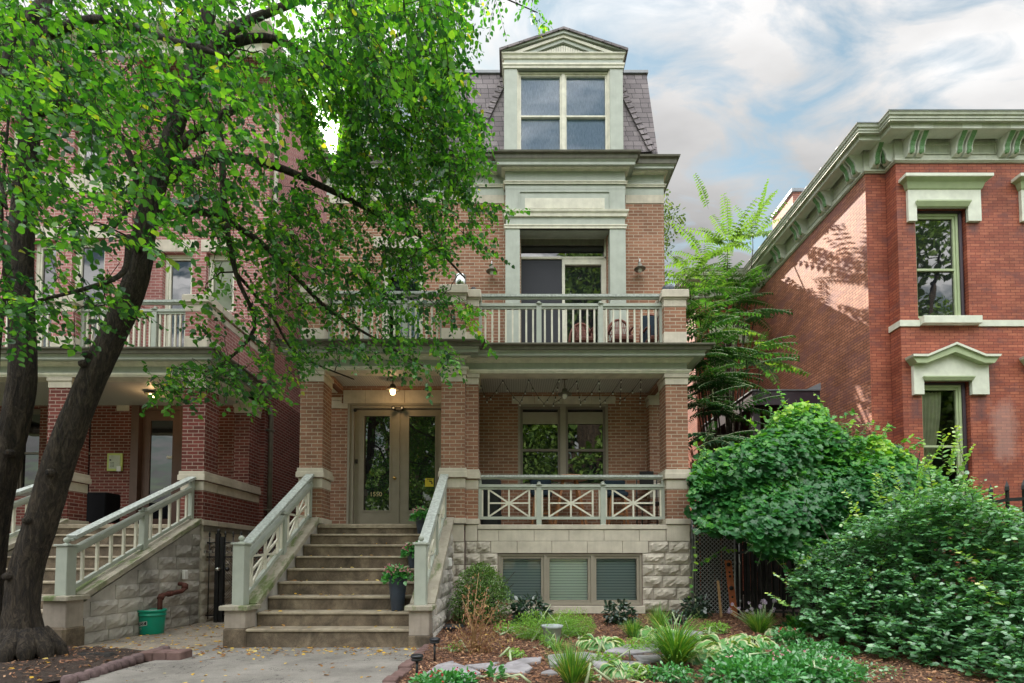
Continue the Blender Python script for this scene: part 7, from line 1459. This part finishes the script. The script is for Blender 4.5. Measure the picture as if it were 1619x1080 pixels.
hosta(1035, 1008, .40, .28, 44, 'pale variegated hosta behind the arching grass'); hosta(1150, 1034, .50, .3, 60, 'wide variegated hosta in front of the rusty strip'); hosta(1110, 1046, .36, .26, 36, 'variegated hosta directly right of the arching grass'); hosta(1235, 1004, .34, .25, 30, 'hosta between the allium clump and the big shrub'); hosta(1190, 1022, .38, .26, 34, 'variegated hosta below the allium flowers')
def grass(px, py, r, h, n, lab, droop, w0=.006, tip=0, mat='grassy', spread=.06):
    c = gz(px, py); V, Fs, vr = [], [], []; root = Vector(c)
    for k in range(n):
        a = rng.uniform(0, 6.28); e = rng.uniform(.75, 1.5); L0 = h * rng.uniform(.6, 1.15); dh = Vector((math.cos(a), math.sin(a), 0)); sv = Vector((-math.sin(a), math.cos(a), 0)); p = root + dh * spread * rng.random() + Vector((0, 0, -.01)); seg = 7; b = len(V); rr = rng.random() ** 1.3
        for i in range(seg + 1):
            t = i / seg; ww = w0 * (1 - t ** 2.2) + .0006; V += [tuple(p - sv * ww), tuple(p + sv * ww)]; vr += [rr, rr]; p = p + (dh * math.cos(e) + Vector((0, 0, math.sin(e)))) * L0 / seg; e -= droop * rng.uniform(.6, 1.3) * (.4 + t)
        for i in range(seg): q = b + 2 * i; Fs.append((q, q + 1, q + 3, q + 2))
    me = bpy.data.meshes.new('grass_clump'); me.from_pydata([tuple(Vector(v) - root) for v in V], [], Fs); me.materials.append(M[mat]); at = me.attributes.new('rnd', 'FLOAT', 'POINT'); at.data.foreach_set('value', vr)
    o = bpy.data.objects.new('grass_clump', me); col.objects.link(o); o.location = root; WL[o.name] = root; setp(o, lab, 'grass clump', None, None); return o
grass(1068, 1054, .4, .60, 520, 'large arching yellow-green grass clump in the middle of the garden', .22, .006); grass(905, 1080, .2, .36, 420, 'spiky upright dark green grass clump at the bottom edge', .04, .004)
grass(1002, 1008, .2, .26, 320, 'dense short green grass tuft left of the pale hosta', .06, .004); grass(1042, 992, .2, .36, 220, 'thin grassy chives with pale seed heads by the foundation', .05, .003)
o_ = grass(1200, 1000, .2, .34, 380, 'tall green allium foliage clump in front of the rusty strip', .06, .004); grass(880, 1030, .15, .22, 130, 'thin drooping grass beside the whitewashed pot', .2, .003)
# allium flowers
c = gz(1205, 996); root = thing('allium_flowers', 'cluster of round faded lilac allium heads on thin stalks', 'flowers', c); st = MB(M['apple']); P_ = []
for k in range(19):
    px, py = rng.uniform(1150, 1232), rng.uniform(950, 972)
    if k == 0: px, py = 1222, 966
    e = P(px, py, c.y + rng.uniform(-.12, .15)); st.tube([Vector(c) + Vector((rng.normal(0, .05), 0, 0)), e], .003, 4); v = rng.normal(0, 1, (70, 3)); v /= np.linalg.norm(v, axis=1, keepdims=True); P_.append(np.array([tuple(e)]) + v * rng.uniform(.015, .026))
P_ = np.concatenate(P_); part('stalk', st, root); link('flower_head', leafmesh('flower_head', P_, rv(len(P_)), rv(len(P_)), .012, T_OVAL, M['lilac'], widths=np.full(len(P_), .016)), root)
c = gz(1042, 990); 
# boxwood
c = gz(752, 990); bushy('boxwood_shrub', 'rounded green boxwood beside the right stair wall', 'shrub', [((c.x + .05, 8.1, .62), (.42, .36, .38)), ((c.x + .22, 7.95, .42), (.36, .3, .36)), ((c.x - .12, 8.0, .36), (.34, .3, .32)), ((c.x + .05, 8.2, .86), (.22, .2, .18))], 9500, T_OVAL, 'box', .024, .042, (c.x, 8.0, .05), .35, .2, stems=12)
# dried plant
def dried():
    c = gz(752, 1034); root = thing('dried_peony', 'withered brown leafy plant with bare tan stems in front of the boxwood', 'plant', c); st = MB(M['wood']); P_, S_ = [], []
    ends = [(742,925),(757,905),(770,930),(730,945),(790,950),(800,985),(715,985),(706,1000),(735,965),(780,960),(765,945),(750,960),(810,1010),(725,1000),(775,990),(700,1015),(790,1000),(745,985),(760,980)]
    for x, y in ends:
        e = P(x, y, c.y + rng.uniform(-.2, .3)); m_ = Vector(c).lerp(e, .5) + Vector((rng.normal(0, .04), 0, .05)); pts = [Vector(c) + Vector((rng.normal(0, .04), 0, 0)), m_, e]; st.tube(pts, [.008, .005, .002], 5)
        for k in range(34): f = rng.random(); q = m_.lerp(e, f) + Vector(tuple(rng.normal(0, .035, 3))); P_.append(tuple(q)); S_.append(rng.uniform(.025, .06))
    for k in range(420): P_.append((c.x + rng.normal(0, .13), c.y + rng.normal(0, .10), c.z + abs(rng.normal(0, .09)))); S_.append(rng.uniform(.02, .05))
    n = len(P_); link('foliage', leafmesh('foliage', np.array(P_), A(0, 0, -1) + rv(n, .6), rv(n), np.array(S_), T_LANCE, M['dried'], widths=np.array(S_) * 1.6), root); part('stem', st, root)
dried()
def mound(px, py, r, h, n, tpl, mat, s0, s1, name, lab, droop=-.2, cat='plant', group=None, **k):
    c = gz(px, py); return bushy(name, lab, cat, [((c.x, c.y, c.z + h * .45), (r, r * .8, h * .55)), ((c.x + r * .3, c.y - r * .2, c.z + h * .35), (r * .7, r * .7, h * .4)), ((c.x - r * .35, c.y, c.z + h * .3), (r * .65, r * .6, h * .4))], n, tpl, mat, s0, s1, c, .3, droop, group, stems=6, stemmat='apple', floor=c.z, **k)
mound(838, 985, .30, .42, 420, T_OVAL, 'dark', .07, .12, 'hellebore', 'dark green broad-leaved plant under the left basement window', group='dark hellebores'); mound(980, 985, .24, .36, 400, T_OVAL, 'dark', .05, .10, 'hellebore', 'dark green leafy plant under the right basement window', group='dark hellebores'); mound(1100, 975, .24, .34, 330, T_OVAL, 'dark', .05, .10, 'hellebore', 'dark green leafy plant at the foot of the chain link gate post', group='dark hellebores')
mound(866, 1022, .10, .2, 500, T_LANCE, 'feather', .018, .04, 'cosmos_plant', 'small feathery sprigs in front of the whitewashed pot'); mound(845, 1010, .30, .38, 4200, T_LANCE, 'feather', .018, .04, 'cosmos_plant', 'bright feathery green plant left of the whitewashed pot'); mound(908, 1006, .28, .38, 3800, T_LANCE, 'feather', .018, .04, 'cosmos_plant', 'bright feathery green plant right of the whitewashed pot'); mound(887, 998, .2, .3, 2000, T_LANCE, 'feather', .018, .04, 'cosmos_plant', 'feathery green plant just behind the whitewashed pot')
def flowers(px, py, r, h, n, mat, lab, parent_lab=None, spread=None):
    c = gz(px, py); P_ = []
    for _ in range(n): a = rng.uniform(0, 6.28); q = r * math.sqrt(rng.random()); e = A(c.x + q * math.cos(a), c.y + q * .8 * math.sin(a), c.z + h * (1 - .35 * (q / r) ** 2) + .02); P_.append(e + rng.normal(0, .004, (5, 3)))
    return np.concatenate(P_)
def vinca(px, py, r, h, n, lab, nf, fm='pink'):
    o = mound(px, py, r, h, n, T_OVAL, 'vinca', .035, .07, 'vinca_plant', lab, 0, group='flowering bedding plants'); p = flowers(px, py, r, h, nf, fm, ''); link('blossom', leafmesh('blossom', p, rv(len(p)) + A(0, 0, .2), A(0, -.3, 1) + rv(len(p), .3), .016, T_OVAL, M[fm], widths=np.full(len(p), .03)), o)
vinca(1215, 1064, .50, .24, 2400, 'bedding plants with pale pink flowers at the bottom edge, widest patch', 9); vinca(1280, 1076, .42, .22, 1500, 'bedding plants with pink flowers at the bottom edge in front of the mulch gap', 6); vinca(1185, 1082, .42, .22, 1400, 'bedding plants at the very bottom edge below the wide hosta', 4); vinca(1248, 1018, .18, .2, 420, 'small bedding plant with red flowers between hosta and shrub', 5, 'red')
vinca(690, 1092, .22, .14, 520, 'round-leaved green begonia with red buds beside the nearest path light', 7, 'red'); vinca(720, 1086, .18, .13, 380, 'round-leaved begonia with red buds at the bottom edge under the big flagstone', 6, 'red')
mound(925, 1076, .10, .10, 260, T_OVAL, 'feather', .015, .03, 'parsley_plant', 'small curly bright green plant beside the spiky grass clump'); mound(783, 1076, .06, .14, 26, T_OVAL, 'vinca', .05, .09, 'young_seedling', 'single upright seedling at the bottom edge below the pale flagstone', .5); mound(885, 1000, .1, .3, 160, T_LANCE, 'feather', .02, .05, 'bedding_sprig', 'thin green sprigs growing inside the whitewashed pot')
mound(720, 1030, .10, .12, 90, T_OVAL, 'feather', .02, .04, 'small_weed', 'small pale green weed between the path lights and the dried plant')
def leafy_floor(px, py, r, n, lab): mound(px, py, r, .22, n, T_GRAPE, 'vine', .07, .12, 'squash_plant', lab, .0, upw=1.6)
leafy_floor(1270, 1000, .32, 130, 'broad flat pale leaves at the left foot of the big shrub'); leafy_floor(1235, 960, .35, 260, 'green vine leaves growing at the base of the black fence')
mound(1330, 1060, .5, .10, 500, T_OVAL, 'shrub', .02, .045, 'low_groundcover', 'thin low groundcover under the big shrub')

mound(960, 1048, .16, .12, 420, T_OVAL, 'feather', .02, .04, 'low_herb_plant', 'low bright herb between the spiky grass clump and the small hosta'); mound(1060, 1075, .22, .14, 700, T_OVAL, 'vinca', .025, .05, 'low_groundcover', 'low green groundcover at the bottom edge below the arching grass'); mound(815, 1040, .12, .10, 260, T_OVAL, 'feather', .02, .035, 'small_weed', 'small green weed on the mulch above the pale flagstone'); mound(1010, 1072, .14, .12, 320, T_OVAL, 'feather', .02, .04, 'small_weed', 'small green weed at the bottom edge right of the small hosta')
mound(1010, 1030, .22, .16, 500, T_OVAL, 'feather', .02, .045, 'low_herb_plant', 'low pale green herb between the pale hosta and the arching grass'); mound(1130, 1000, .2, .16, 500, T_OVAL, 'feather', .02, .045, 'low_herb_plant', 'low pale green herb behind the wide hosta near the rusty strip'); mound(1070, 985, .16, .2, 260, T_OVAL, 'dark', .03, .06, 'low_herb_plant', 'small dark herb by the foundation right of the chives')
mound(1290, 1035, .35, .14, 900, T_OVAL, 'vinca', .03, .06, 'low_groundcover', 'low green groundcover at the left foot of the big shrub beyond the red flowers'); hosta(1090, 1018, .3, .24, 26, 'small variegated hosta behind the arching grass towards the gate'); grass(1262, 1000, .2, .3, 200, 'loose green grass tuft at the left foot of the big shrub', .12, .005)
mound(800, 1000, .18, .16, 420, T_OVAL, 'feather', .02, .04, 'low_herb_plant', 'low green herb between the dried plant and the feathery plants')
